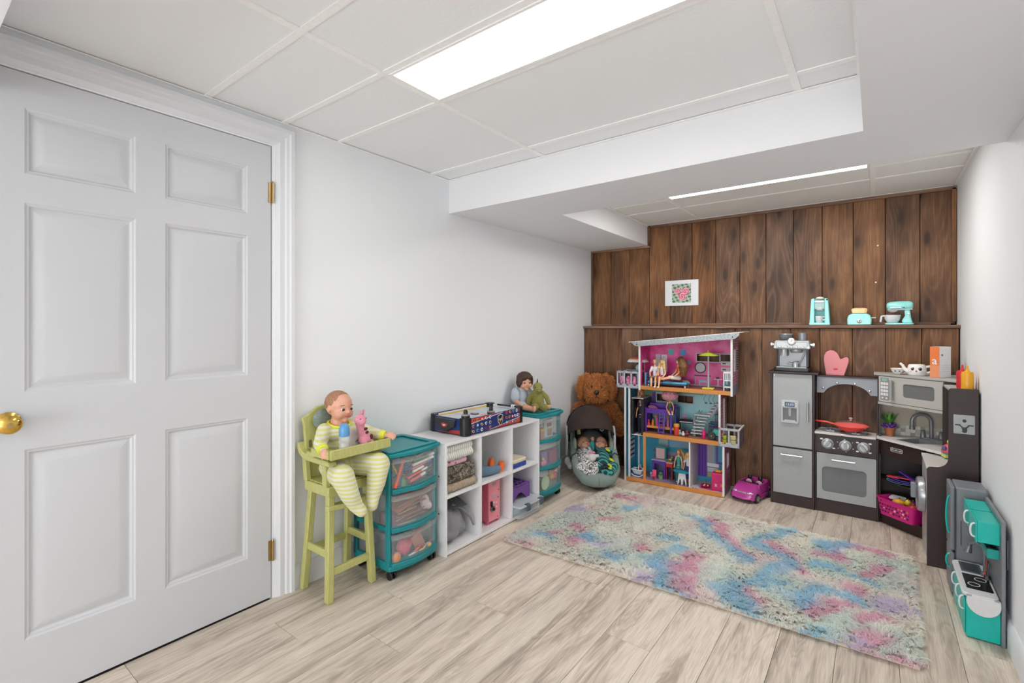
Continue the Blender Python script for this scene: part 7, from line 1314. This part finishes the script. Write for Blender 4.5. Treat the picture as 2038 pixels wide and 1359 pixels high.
obj('spout', G().tube([(-.038, .0, .022), (-.060, 0, .038), (-.066, 0, .058), (-.080, 0, .070)], [.014, .011, .008, .007], 12), POR, p); obj('handle', G().tube([(.040, 0, .052), (.066, 0, .058), (.074, 0, .042), (.062, 0, .022), (.044, 0, .016)], .0075, 10), POR, p)
for a in (-2.05, -1.28):
    e = obj('eye_print', G().ball(fpt(a, .0445, .040), (.009, .0035, .010), 12), BLK, bo); obj('eye_spark', G().ball(fpt(a - .05, .0480, .045), .0022, 6), WPL, e); obj('cheek_print', G().ball(fpt(a + (.22 if a > -1.6 else -.22), .0452, .025), (.004, .002, .002), 8), mat('pink blush', '#d98a96', .4), bo)
obj('mouth_print', G().ball(fpt(-1.67, .0455, .028), (.005, .002, .005), 8), mat('mouth red', '#b03038', .4), bo)
ba = math.atan2(.078, .057); t = thing('cardboard_box', 'tall white box with an orange side standing at the right of the microwave top', 'box', (2.454, 3.653, .9295), ba)
WB = mat('white card', '#dcdcdc', .6); ORG = mat('orange card', '#d9753c', .6); L_, D_ = .095, .048
bxo = obj('carton', G().box(0, L_, 0, D_, 0, .177), WB, t, bev=.0008); obj('orange_face', G().box(-.0008, .0002, .0, D_, .070, .177), ORG, bxo); obj('orange_face', G().box(-.0008, .0002, .0, D_, 0, .070), mat('lighter orange card', '#dd8c62', .6), bxo)
text('letter_mark', 'a', .062, WPL, bxo, (-.0012, D_ / 2, .095), (PI / 2, 0, -PI / 2), .0004, bold=.0008)
obj('printed_dot', (lambda g: (setattr(g, 'T', Matrix.Translation((.022, -.0002, .130)) @ Euler((PI / 2, 0, 0)).to_matrix().to_4x4()), g.lathe([(.005, 0), (.005, .0006)], 14))[1])(G()), BLK, bxo)
for i in range(4): obj('printed_line', G().box(.02, .085 - .01 * (i % 2), -.0006, 0, .036 + .011 * i, .0372 + .011 * i), mat('print grey', '#a2a2a4', .6), bxo)
# ------------------------------------------------------------ aqua toy appliances on the ledge
AQ = mat('aqua plastic', '#93e0dc', .25, coat=.3); AQD = mat('deeper aqua', '#74cfca', .3)
t = thing('toy_coffee_maker', 'aqua toy coffee maker with a white cup on the wooden ledge', 'coffee maker', (1.850, 4.040, 1.2335))
for s in (-1, 1): obj('side_wall', G().prism([(s * .030, 0), (s * .062, 0), (s * .050, .185), (s * .030, .190)][::s], 'y', -.05, .05), AQ, t, bev=.005)
obj('base', G().box(-.062, .062, -.055, .055, 0, .018), AQ, t, bev=.005); obj('back_wall', G().box(-.034, .034, .02, .05, .015, .188), AQD, t, bev=.002)
obj('brew_head', G().box(-.030, .030, -.045, .03, .112, .175), mat('grey aqua head', '#9ab8b6', .3), t, bev=.004); obj('chrome_bar', G().box(-.030, .030, -.050, -.04, .158, .172), BOLT, t, bev=.003); obj('spout_cup', G().lathe([(.018, .103), (.027, .112), (.028, .124), (.001, .125)], 22, (0, -.022, 0)), WPL, t); obj('top_cap', G().ball((0, -.01, .190), (.026, .034, .012), 18), mat('ivory cap', '#dfe0d0', .3), t)
obj('button', G().at((.044, -.050, .178), (PI / 2, 0, 0)).lathe([(.006, 0), (.005, .003)], 12).at(), BLK, t)
p = thing('toy_cup', 'white toy mug standing in the aqua coffee maker', 'cup', (1.848, 4.006, 1.2520)); obj('mug', G().lathe([(.017, 0), (.020, .004), (.025, .046), (.023, .046), (.018, .006), (.001, .006)], 24), WPL, p); obj('handle', G().tube([(.022, 0, .040), (.038, 0, .040), (.038, 0, .024), (.021, 0, .018)], .005, 8), WPL, p)
t = thing('toy_toaster', 'aqua toy toaster with a slice of toast on the wooden ledge', 'toaster', (2.076, 4.040, 1.2335)); to = [(-.066, .004), (-.060, 0), (.060, 0), (.066, .004), (.067, .040), (.060, .068), (.040, .078), (-.040, .078), (-.060, .068), (-.067, .040)]
obj('shell', G().prism(to, 'y', -.042, .042), AQ, t, bev=.010, seg=3, smooth=60); kn = obj('dial', G().at((0, -.0425, .026), (PI / 2, 0, 0)).lathe([(.014, 0), (.014, .003), (.010, .005), (.001, .006)], 20).at(), BOLT, t); obj('dial_mark', G().box(-.002, .002, -.050, -.048, .020, .034), BLK, kn); obj('lever', G().box(.064, .090, -.008, .008, .046, .053), WPL, t, bev=.003); obj('slot', G().box(-.05, .05, -.014, .014, .0785, .0795), mat('slot dark', '#2e4a4a', .6), t)
p = thing('toast', 'slice of toy toast sticking out of the aqua toaster', 'toast', (2.076, 4.040, 1.3135)); obj('crust', G().prism([(-.040, 0), (.040, 0), (.044, .018), (.046, .026), (.040, .034), (.02, .037), (-.02, .037), (-.040, .034), (-.046, .026), (-.044, .018)], 'y', -.009, .009), mat('toast crust', '#dcb27a', .6), p, bev=.003); obj('crumb', G().box(-.038, .028, -.0098, -.009, .002, .030), mat('toast crumb', '#e6d3a2', .7), p)
t = thing('toy_mixer', 'aqua toy stand mixer on the wooden ledge', 'mixer', (2.288, 4.040, 1.2335)); obj('foot', G().prism([(x, y) for x, y in rect(-.075, .075, -.045, .045, .03, 5)], 'z', 0, .014), AQ, t, bev=.005); obj('column', G().prism([(.020, .012), (.068, .012), (.058, .05), (.054, .10), (.024, .10), (.028, .06), (.010, .025)], 'y', -.025, .025), AQ, t, bev=.008, seg=3); obj('motor_head', G().loft([[(x, .034 * s * math.cos(a), .125 + .030 * s * math.sin(a)) for a in [2 * PI * i / 18 for i in range(18)]] for x, s in ((-.066, .45), (-.060, .75), (-.045, .95), (.0, 1.05), (.045, 1.05), (.062, .9), (.070, .55))]), AQ, t, smooth=60)
obj('chrome_strip', G().box(-.050, .010, -.0365, -.030, .108, .116), BOLT, t, bev=.002); obj('beater_mount', G().lathe([(.012, .084), (.026, .094), (.030, .103), (.001, .104)], 20, (-.034, 0, 0)), WPL, t); obj('head_rim', G().prism([(-.060, .098), (.066, .098), (.066, .104), (-.060, .104)], 'y', -.03, .03), WPL, t, bev=.003); obj('lock_knob', G().at((.045, -.026, .075), (PI / 2, 0, 0)).lathe([(.006, 0), (.005, .006), (.001, .006)], 12).at(), BOLT, t); obj('speed_knob', G().at((.022, -.035, .112), (PI / 2, 0, 0)).lathe([(.004, 0), (.003, .004)], 10).at(), BLK, t)
p = thing('mixer_bowl', 'white mixing bowl with a handle under the aqua mixer head', 'bowl', (2.252, 4.040, 1.2480)); obj('bowl', G().lathe([(.022, 0), (.030, .004), (.040, .024), (.044, .052), (.042, .052), (.036, .024), (.001, .008)], 28), WPL, p); obj('handle', G().tube([(-.042, -.004, .046), (-.056, -.006, .044), (-.060, -.006, .020), (-.062, -.006, .006)], .006, 8), WPL, p)
# rose picture on the wood wall
t = thing('rose_picture', 'white card with a square pixel picture of pink roses on the wood wall', 'picture', (.850, BY - .004, 1.512)); obj('card', G().box(-.140, .140, -.006, 0, -.108, .108), mat('picture white', '#d9dbdf', .5), t, bev=.001)
def rose(u, v):
    R = [(-.42, .28, .34), (.42, .22, .40), (.05, -.34, .42)]
    for k, (a, b, r) in enumerate(R):
        d = math.hypot(u - a, v - b) / r
        if d < 1: w = math.sin(d * 11 + math.atan2(v - b, u - a) * 2); return '#c23a66' if d < .35 and w > 0 else ('#a02a50' if w > .75 else ('#e07f9c' if w > -.2 else '#eaa6b8'))
    h = math.sin(u * 13.1 + v * 7.7) + math.sin(v * 17.3 - u * 5.1) + math.sin(u * 31 + v * 23) * .6
    return '#2f6a4f' if h > .7 else ('#5f9a78' if h > 0 else ('#a9c7ab' if h > -.8 else '#c9a9b0'))
NP = 30; cols_ = {}; g = G(); ms = []
for i in range(NP):
    for j in range(NP):
        h = rose((i + .5) / NP * 2 - 1, (j + .5) / NP * 2 - 1)
        if h not in cols_: cols_[h] = len(ms); ms.append(mat('bead ' + h, h, .4))
        s_ = .158 / NP; x = -.078 + i * s_; z = -.082 + j * s_; g.use(cols_[h]).add([(x, -.0075, z), (x + s_ * .96, -.0075, z), (x + s_ * .96, -.0075, z + s_ * .96), (x, -.0075, z + s_ * .96), (x, -.006, z), (x + s_ * .96, -.006, z), (x + s_ * .96, -.006, z + s_ * .96), (x, -.006, z + s_ * .96)], [(0, 1, 2, 3), (0, 4, 5, 1), (1, 5, 6, 2), (2, 6, 7, 3), (3, 7, 4, 0)])
bp_ = obj('bead_mosaic', g, ms, t, smooth=0); bp_['kind'] = 'stuff'
# ------------------------------------------------------------ doll sized kitchen by the right wall
GF = mat('slate grey plastic', '#777b80', .38, var=.03, scale=15); GFD = mat('slate groove', '#3a3d40', .5); TL = mat('turquoise plastic', '#10b3a8', .32); TLD = mat('deep turquoise', '#0a9a90', .35)
t = thing('doll_fridge', 'grey doll sized fridge with turquoise handles in front of the dark washer unit', 'toy fridge', (2.500, 3.025, 0))
obj('cabinet', G().prism(rect(-.046, .060, -.075, .085, .008), 'z', 0, .494), GF, t, bev=.008, seg=3)
for z0, z1 in ((.205, .492), (.012, .195)):
    d = obj('door', G().prism(rect(-.064, -.048, -.075, .085, .006), 'z', z0, z1), GF, t, bev=.004)
    zc = (.36, .15)[z0 < .1]; L = (.085, .030)[z0 < .1]
    obj('handle', G().tube([(-.064 - .012 * math.sin(PI * i / 14), -.048, zc - L * math.cos(PI * i / 14)) for i in range(15)], .004, 8), TL, d); 
obj('door_gap', G().box(-.0485, -.0465, -.0765, -.0745, .02, .48), GFD, t); obj('side_groove', G().box(-.030, -.027, -.0765, -.0745, .235, .345), GFD, t)
t = thing('doll_kitchen', 'turquoise and grey doll sized kitchen with sink and stove against the right wall', 'toy kitchen', (2.500, 2.765, 0))
y0, y1 = -.182, .168
obj('back_panel', G().box(.046, .058, y0 - .004, y1, 0, .476), GF, t, bev=.002)
cb = obj('base_cabinet', G().prism([(-.052, y0 + .004), (.046, y0 + .004), (.046, y1), (-.052, y1)], 'z', .004, .160), TL, t, bev=.003)
for a, b in ((y0 + .012, -.072), (-.064, .050), (.058, y1 - .008)):
    d = obj('cabinet_door', G().box(-.0565, -.052, a, b, .012, .150), TL, t, bev=.002); yy = a + .016
    obj('handle', G().tube([(-.0565 - .013 * math.sin(PI * i / 12) ** .6, yy, .125 - .026 * math.cos(PI * i / 12)) for i in range(13)], .0032, 8), WPL, d)
ct = obj('counter', G().prism(rect(-.062, .044, y0, y1, .022), 'z', .160, .174), mat('white counter plastic', '#d2d3d5', .35), t, bev=.004)
sk_ = obj('sink', G().ring(rect(-.042, .026, .045, .150, .006), rect(-.034, .018, .053, .142, .006), 'z', .174, .177), mat('sink slate', '#4c5558', .4), ct); obj('sink_bottom', G().box(-.036, .020, .051, .144, .1742, .1746), mat('sink dark slate', '#2c3437', .4), sk_)
hb2 = obj('hob', G().prism(rect(-.044, .034, -.125, .020, .004), 'z', .174, .1765), mat('hob black glass', '#101114', .12), ct)
for x, y in ((-.018, -.082), (.008, -.022)): obj('hob_ring', G().ring([(x + .019 * math.cos(a), y + .019 * math.sin(a)) for a in [2 * PI * i / 24 for i in range(24)]], [(x + .0165 * math.cos(a), y + .0165 * math.sin(a)) for a in [2 * PI * i / 24 for i in range(24)]], 'z', .1765, .1772), WPL, hb2)
fp = obj('folding_flap', G().prism([(-.050, .172), (.044, .172)] + [(-.003 + .049 * math.cos(a), .150 - .050 * math.sin(a)) for a in [PI * i / 14 for i in range(15)]] + [(-.052, .150)], 'y', y0 - .008, y0 - .001), mat('white counter plastic', '#d2d3d5', .35), t, bev=.002)
for x in (-.044, .034): obj('flap_hinge', G().cyl((x - .007, y0 - .005, .171), (x + .007, y0 - .005, .171), .004, n=10), mat('hinge grey', '#9a9c9f', .4), fp)
for a, b in ((y0 + .020, -.008), (.004, y1 - .016)):
    c = obj('wall_cabinet', G().box(-.018, .046, a, b, .376, .458), TL, t, bev=.002); d = obj('cabinet_door', G().box(-.023, -.018, a - .001, b + .001, .374, .460), TL, c, bev=.0015)
    obj('handle', G().tube([(-.023 - .013 * math.sin(PI * i / 12) ** .6, a + .016, .417 - .026 * math.cos(PI * i / 12)) for i in range(13)], .0034, 8), WPL, c)
ra = obj('wall_rack', G().box(.016, .046, -.14, .02, .315, .322).box(.012, .017, -.14, .02, .315, .345).box(.012, .046, -.142, -.138, .315, .352).box(.012, .046, .018, .022, .315, .352), TLD, t, bev=.001); obj('rack_pegs', G().box(.02, .04, -.12, -.10, .322, .350).box(.02, .04, -.08, -.05, .322, .345).box(.02, .04, -.03, -.005, .322, .35), mat('rack dark', '#1d2a2a', .5), ra, bev=.002)
fa2 = obj('faucet', G().tube([(.030, .045, .174), (.030, .045, .265), (.026, .048, .290), (.008, .056, .302), (-.010, .064, .292), (-.016, .067, .272)], .006, 10), mat('faucet slate', '#6c7074', .3, .3), t); obj('spray_head', G().cyl((-.014, .066, .282), (-.020, .068, .254), .008, .014, 14), mat('faucet slate', '#6c7074', .3, .3), fa2); obj('faucet_foot', G().lathe([(.014, .174), (.012, .186), (.007, .190)], 14, (.030, .045, 0)), mat('faucet slate', '#6c7074', .3, .3), fa2)
for i, (y, h, l) in enumerate(((.010, '#2a2c2f', 'black'), (-.012, '#4a4d52', 'grey'), (.028, '#b03a36', 'red'))):
    q = thing('toy_utensil', l + ' toy utensil leaning by the doll kitchen faucet', 'utensil', (2.500 + .030, 2.765 + y, .1745)); obj('handle', G().cyl((0, 0, .004), (.006, .0, .075), .003, n=8), mat('utensil ' + h, h, .4), q); obj('bowl', G().ball((.0, 0, .010), (.008, .010, .010), 10), mat('utensil ' + h, h, .4), q)
# ------------------------------------------------------------ shaggy tie dyed rug
import numpy as np
RNG = np.random.default_rng(5)
RC = np.array([(.478, 2.165), (2.290, 2.232), (2.312, 3.268), (.590, 3.352)])
t = thing('shag_rug', 'large pastel rainbow tie dyed shag rug on the pale wood floor', 'rug', (0, 0, 0))
obj('backing', G().prism([tuple(p) for p in RC], 'z', .0008, .010), mat('rug backing', '#cfc0b2', .95), t)
SPOT = {
'b': [[(1.25, 3.11), (1.36, 2.99), (1.43, 2.91), (1.52, 2.79), (1.61, 2.7)], [(1.81, 3.38), (1.74, 3.22), (1.63, 3.04), (1.62, 2.96), (1.71, 2.9), (1.79, 2.85), (1.82, 2.78), (1.76, 2.66), (1.68, 2.51), (1.62, 2.41), (1.61, 2.34), (1.67, 2.29), (1.73, 2.25), (1.8, 2.18)], [(1.24, 2.42), (1.27, 2.52), (1.32, 2.61)], [(1.28, 2.36), (1.36, 2.28), (1.43, 2.21), (1.51, 2.16)], [(1.88, 2.44), (1.92, 2.53), (1.97, 2.61), (2.04, 2.62), (2.1, 2.59)], [(1.94, 2.19), (1.98, 2.24)], [(2.03, 2.17), (2.09, 2.17)], [(0.84, 2.42), (0.88, 2.5)], [(1.03, 2.36), (1.12, 2.34)], [(1.2, 2.71), (1.27, 2.73)], [(0.82, 2.98), (0.88, 3.05)], [(1.95, 2.87), (2.01, 2.87)], [(1.93, 3.11), (2.03, 3.23)], [(1.79, 2.56), (1.76, 2.46)], [(0.59, 2.3), (0.67, 2.32)], [(2.08, 2.83), (2.14, 2.81)]],
'p': [[(1.34, 3.15), (1.42, 3.08), (1.48, 2.96), (1.55, 2.85), (1.62, 2.72)], [(1.7, 3.02), (1.76, 2.94), (1.8, 2.87)], [(1.83, 2.81), (1.89, 2.71)], [(1.66, 2.38), (1.72, 2.33), (1.76, 2.3)], [(1.36, 2.36), (1.41, 2.41), (1.4, 2.6)], [(1.43, 2.33), (1.49, 2.21), (1.56, 2.16)], [(0.8, 2.75), (0.86, 2.79)], [(0.72, 3.23), (0.79, 3.19)], [(1.13, 2.52), (1.15, 2.55)], [(0.7, 2.6), (0.78, 2.55)], [(0.81, 2.34), (0.84, 2.41)], [(0.55, 2.17), (0.63, 2.16)], [(1.94, 3.03), (1.99, 3.05)], [(1.95, 2.39), (2.02, 2.44)], [(2.14, 2.44), (2.18, 2.5)], [(2.13, 2.29), (2.18, 2.35)], [(2.04, 2.69), (2.1, 2.67)], [(2.13, 2.91), (2.19, 3.02)], [(2.23, 2.23), (2.28, 2.24)], [(2.11, 2.2), (2.14, 2.21)], [(0.65, 2.36), (0.69, 2.41)], [(2.03, 2.52), (2.06, 2.53)], [(1.89, 3.43), (1.84, 3.44)], [(2.13, 3.22), (2.19, 3.22)]],
'v': [[(1.31, 3.04), (1.36, 3.04)], [(1.99, 3.13), (2.08, 3.25)], [(1.9, 2.44), (1.96, 2.46)], [(2.19, 2.61), (2.27, 2.66)], [(1.33, 2.42), (1.37, 2.43)], [(0.89, 2.42), (0.94, 2.43)], [(1.26, 2.23), (1.29, 2.28)], [(2.07, 2.19), (2.11, 2.24)], [(0.57, 2.76), (0.61, 2.77)], [(1.29, 2.34), (1.32, 2.39)]],
'm': [[(1.03, 2.36), (0.97, 2.28)], [(0.53, 2.27), (0.55, 2.44)], [(1.97, 2.83), (2.04, 2.99)], [(1.98, 2.33), (2.06, 2.42)], [(2.11, 2.4), (2.04, 2.27)], [(1.79, 2.43), (1.84, 2.57)], [(2.17, 2.22), (2.25, 2.34)], [(0.55, 2.53), (0.65, 2.7)], [(1.53, 2.41), (1.6, 2.52)], [(2.19, 2.85), (2.26, 3.1)], [(1.19, 2.35), (1.02, 2.49)]],
}
PAL = {'b': '#b4e0f5', 'p': '#f7c2d8', 'v': '#d9ccf1', 'm': '#e3f5f0'}
NT, NPT = 17000, 8; NS = NT * NPT                  # tufts of converging strands
ut, vt_ = RNG.random(NT), RNG.random(NT); u = np.repeat(ut, NPT); v = np.repeat(vt_, NPT)
def rugpos(u, v): return (1 - u)[:, None] * ((1 - v)[:, None] * RC[0] + v[:, None] * RC[3]) + u[:, None] * ((1 - v)[:, None] * RC[1] + v[:, None] * RC[2])
P = rugpos(u, v); OFF = RNG.normal(0, .0060, (NS, 2))
def nz(p, f, s):
    r = np.random.default_rng(s); o = np.zeros(len(p))
    for k in range(7): a = r.random() * 6.28; q = f * (.6 + r.random() * .9); o += np.sin(q * (p[:, 0] * math.cos(a) + p[:, 1] * math.sin(a)) + r.random() * 6.28)
    return o / 2.6
Q = P + .022 * np.stack([nz(P, 22, 1), nz(P, 22, 2)], 1)
base = np.array(lin('#fffcf3')[:3]); col = np.tile(base, (NS, 1))
mint = np.clip(nz(Q, 7, 9) * .35, 0, .24)[:, None]; col = col * (1 - mint) + mint * np.array(lin('#e4f5ef')[:3])
pk = np.clip(nz(Q, 11, 4) * .5 - .15, 0, .45)[:, None]; col = col * (1 - pk) + pk * np.array(lin('#f8dfe6')[:3])
for k in ('m', 'v', 'p', 'b'):
    w = np.zeros(NS); rad = {'b': .041, 'p': .034, 'v': .036, 'm': .070}[k]
    for pl in SPOT[k]:
        for (ax, ay), (bx2, by2) in zip(pl, pl[1:]):
            ex, ey = bx2 - ax, by2 - ay; f_ = np.clip(((Q[:, 0] - ax) * ex + (Q[:, 1] - ay) * ey) / (ex * ex + ey * ey + 1e-9), 0, 1)
            d2 = (Q[:, 0] - ax - f_ * ex) ** 2 + (Q[:, 1] - ay - f_ * ey) ** 2; w = np.maximum(w, np.exp(-d2 / rad ** 2))
    w = np.clip(w * (1.15 + .35 * nz(P, 60, 3)), 0, {'b': .85, 'p': .8, 'v': .6, 'm': .5}[k])[:, None]
    col = col * (1 - w) + w * np.array(lin(PAL[k])[:3])
col *= np.repeat(.90 + .16 * RNG.random(NT), NPT)[:, None] * (.96 + .08 * RNG.random(NS))[:, None]; col = np.clip(col, 0, 1)
PT = P[::NPT]; angt = 2.6 * nz(PT, 14, 6) + RNG.normal(0, .6, NT)
cen = rugpos(np.full(NT, .5), vt_); ed_u = np.minimum(ut, 1 - ut) * 1.8; ed_v = np.minimum(vt_, 1 - vt_); ed = np.minimum(ed_u, ed_v)
oa = np.where(ed_u < ed_v, np.where(ut < .5, PI, 0), np.where(vt_ < .5, -PI / 2, PI / 2)); near = ed < .022
angt = np.where(near, oa + RNG.normal(0, .5, NT), angt)
lnt = RNG.uniform(.028, .046, NT); lnt = np.where(near, lnt * .8, lnt); leant = RNG.uniform(.68, 1.05, NT); leant = np.where(near, 1.1, leant)
ang = np.repeat(angt, NPT) + RNG.normal(0, .12, NS); ln = np.repeat(lnt, NPT) * RNG.uniform(.85, 1.1, NS); lean = np.repeat(leant, NPT)
D = np.stack([np.cos(ang), np.sin(ang)], 1); Wd = np.stack([-D[:, 1], D[:, 0]], 1) * (RNG.uniform(.0009, .0017, NS))[:, None]; P = P + OFF
V = np.zeros((NS, 5, 3)); L = ln[:, None]
V[:, 0, :2] = P - Wd; V[:, 1, :2] = P + Wd; V[:, 0, 2] = V[:, 1, 2] = .008
mid = P - OFF * .25 + D * L * (.42 * lean)[:, None]; V[:, 2, :2] = mid - Wd * .85; V[:, 3, :2] = mid + Wd * .85; V[:, 2, 2] = V[:, 3, 2] = .010 + ln * (.62 - .25 * lean)
V[:, 4, :2] = P - OFF * .85 + D * L * (.95 * lean)[:, None]; V[:, 4, 2] = .010 + ln * (.86 - .62 * lean)
me = bpy.data.meshes.new('pile'); nv = NS * 5; me.vertices.add(nv); me.vertices.foreach_set('co', V.reshape(-1))
b5 = (np.arange(NS) * 5)[:, None]; lp = np.concatenate([b5 + np.array([0, 1, 3, 2]), b5 + np.array([2, 3, 4])], 1).reshape(-1)
me.loops.add(len(lp)); me.loops.foreach_set('vertex_index', lp.astype(np.int32)); me.polygons.add(NS * 2)
me.polygons.foreach_set('loop_start', np.stack([np.arange(NS) * 7, np.arange(NS) * 7 + 4], 1).reshape(-1).astype(np.int32))
me.update(calc_edges=True); me.validate()
at_ = me.color_attributes.new('dye', 'FLOAT_COLOR', 'POINT'); cc = np.ones((nv, 4)); cc[:, :3] = np.repeat(col, 5, 0); at_.data.foreach_set('color', cc.reshape(-1).astype(np.float32))
n = N('dyed shag'); n.col((n.n('VertexColor', layer_name='dye'), 'Color')); n.set(Roughness=.9)
ge_ = n.n('NewGeometry'); vm_ = n.n('VectorMath', operation='MULTIPLY_ADD'); n.l((ge_, 'Normal'), vm_.inputs[0]); vm_.inputs[1].default_value = (.35, .35, .35); vm_.inputs[2].default_value = (0, 0, .75); vn_ = n.n('VectorMath', operation='NORMALIZE'); n.l(vm_, vn_.inputs[0]); n.l(vn_, n.b.inputs['Normal'])
tr_ = n.n('BsdfTranslucent'); n.l((n.t.nodes['Color Attribute'] if 'Color Attribute' in n.t.nodes else [q for q in n.t.nodes if q.type == 'VERTEX_COLOR'][0], 'Color'), tr_.inputs[0]); mx_ = n.n('MixShader'); mx_.inputs[0].default_value = .5; n.l(n.b, mx_.inputs[1]); n.l(tr_, mx_.inputs[2]); n.l(mx_, n.out.inputs[0])
me.materials.append(n.m); me.polygons.foreach_set('use_smooth', [True] * len(me.polygons))
po = bpy.data.objects.new('pile', me); COL.objects.link(po); po.parent = t; po['kind'] = 'stuff'
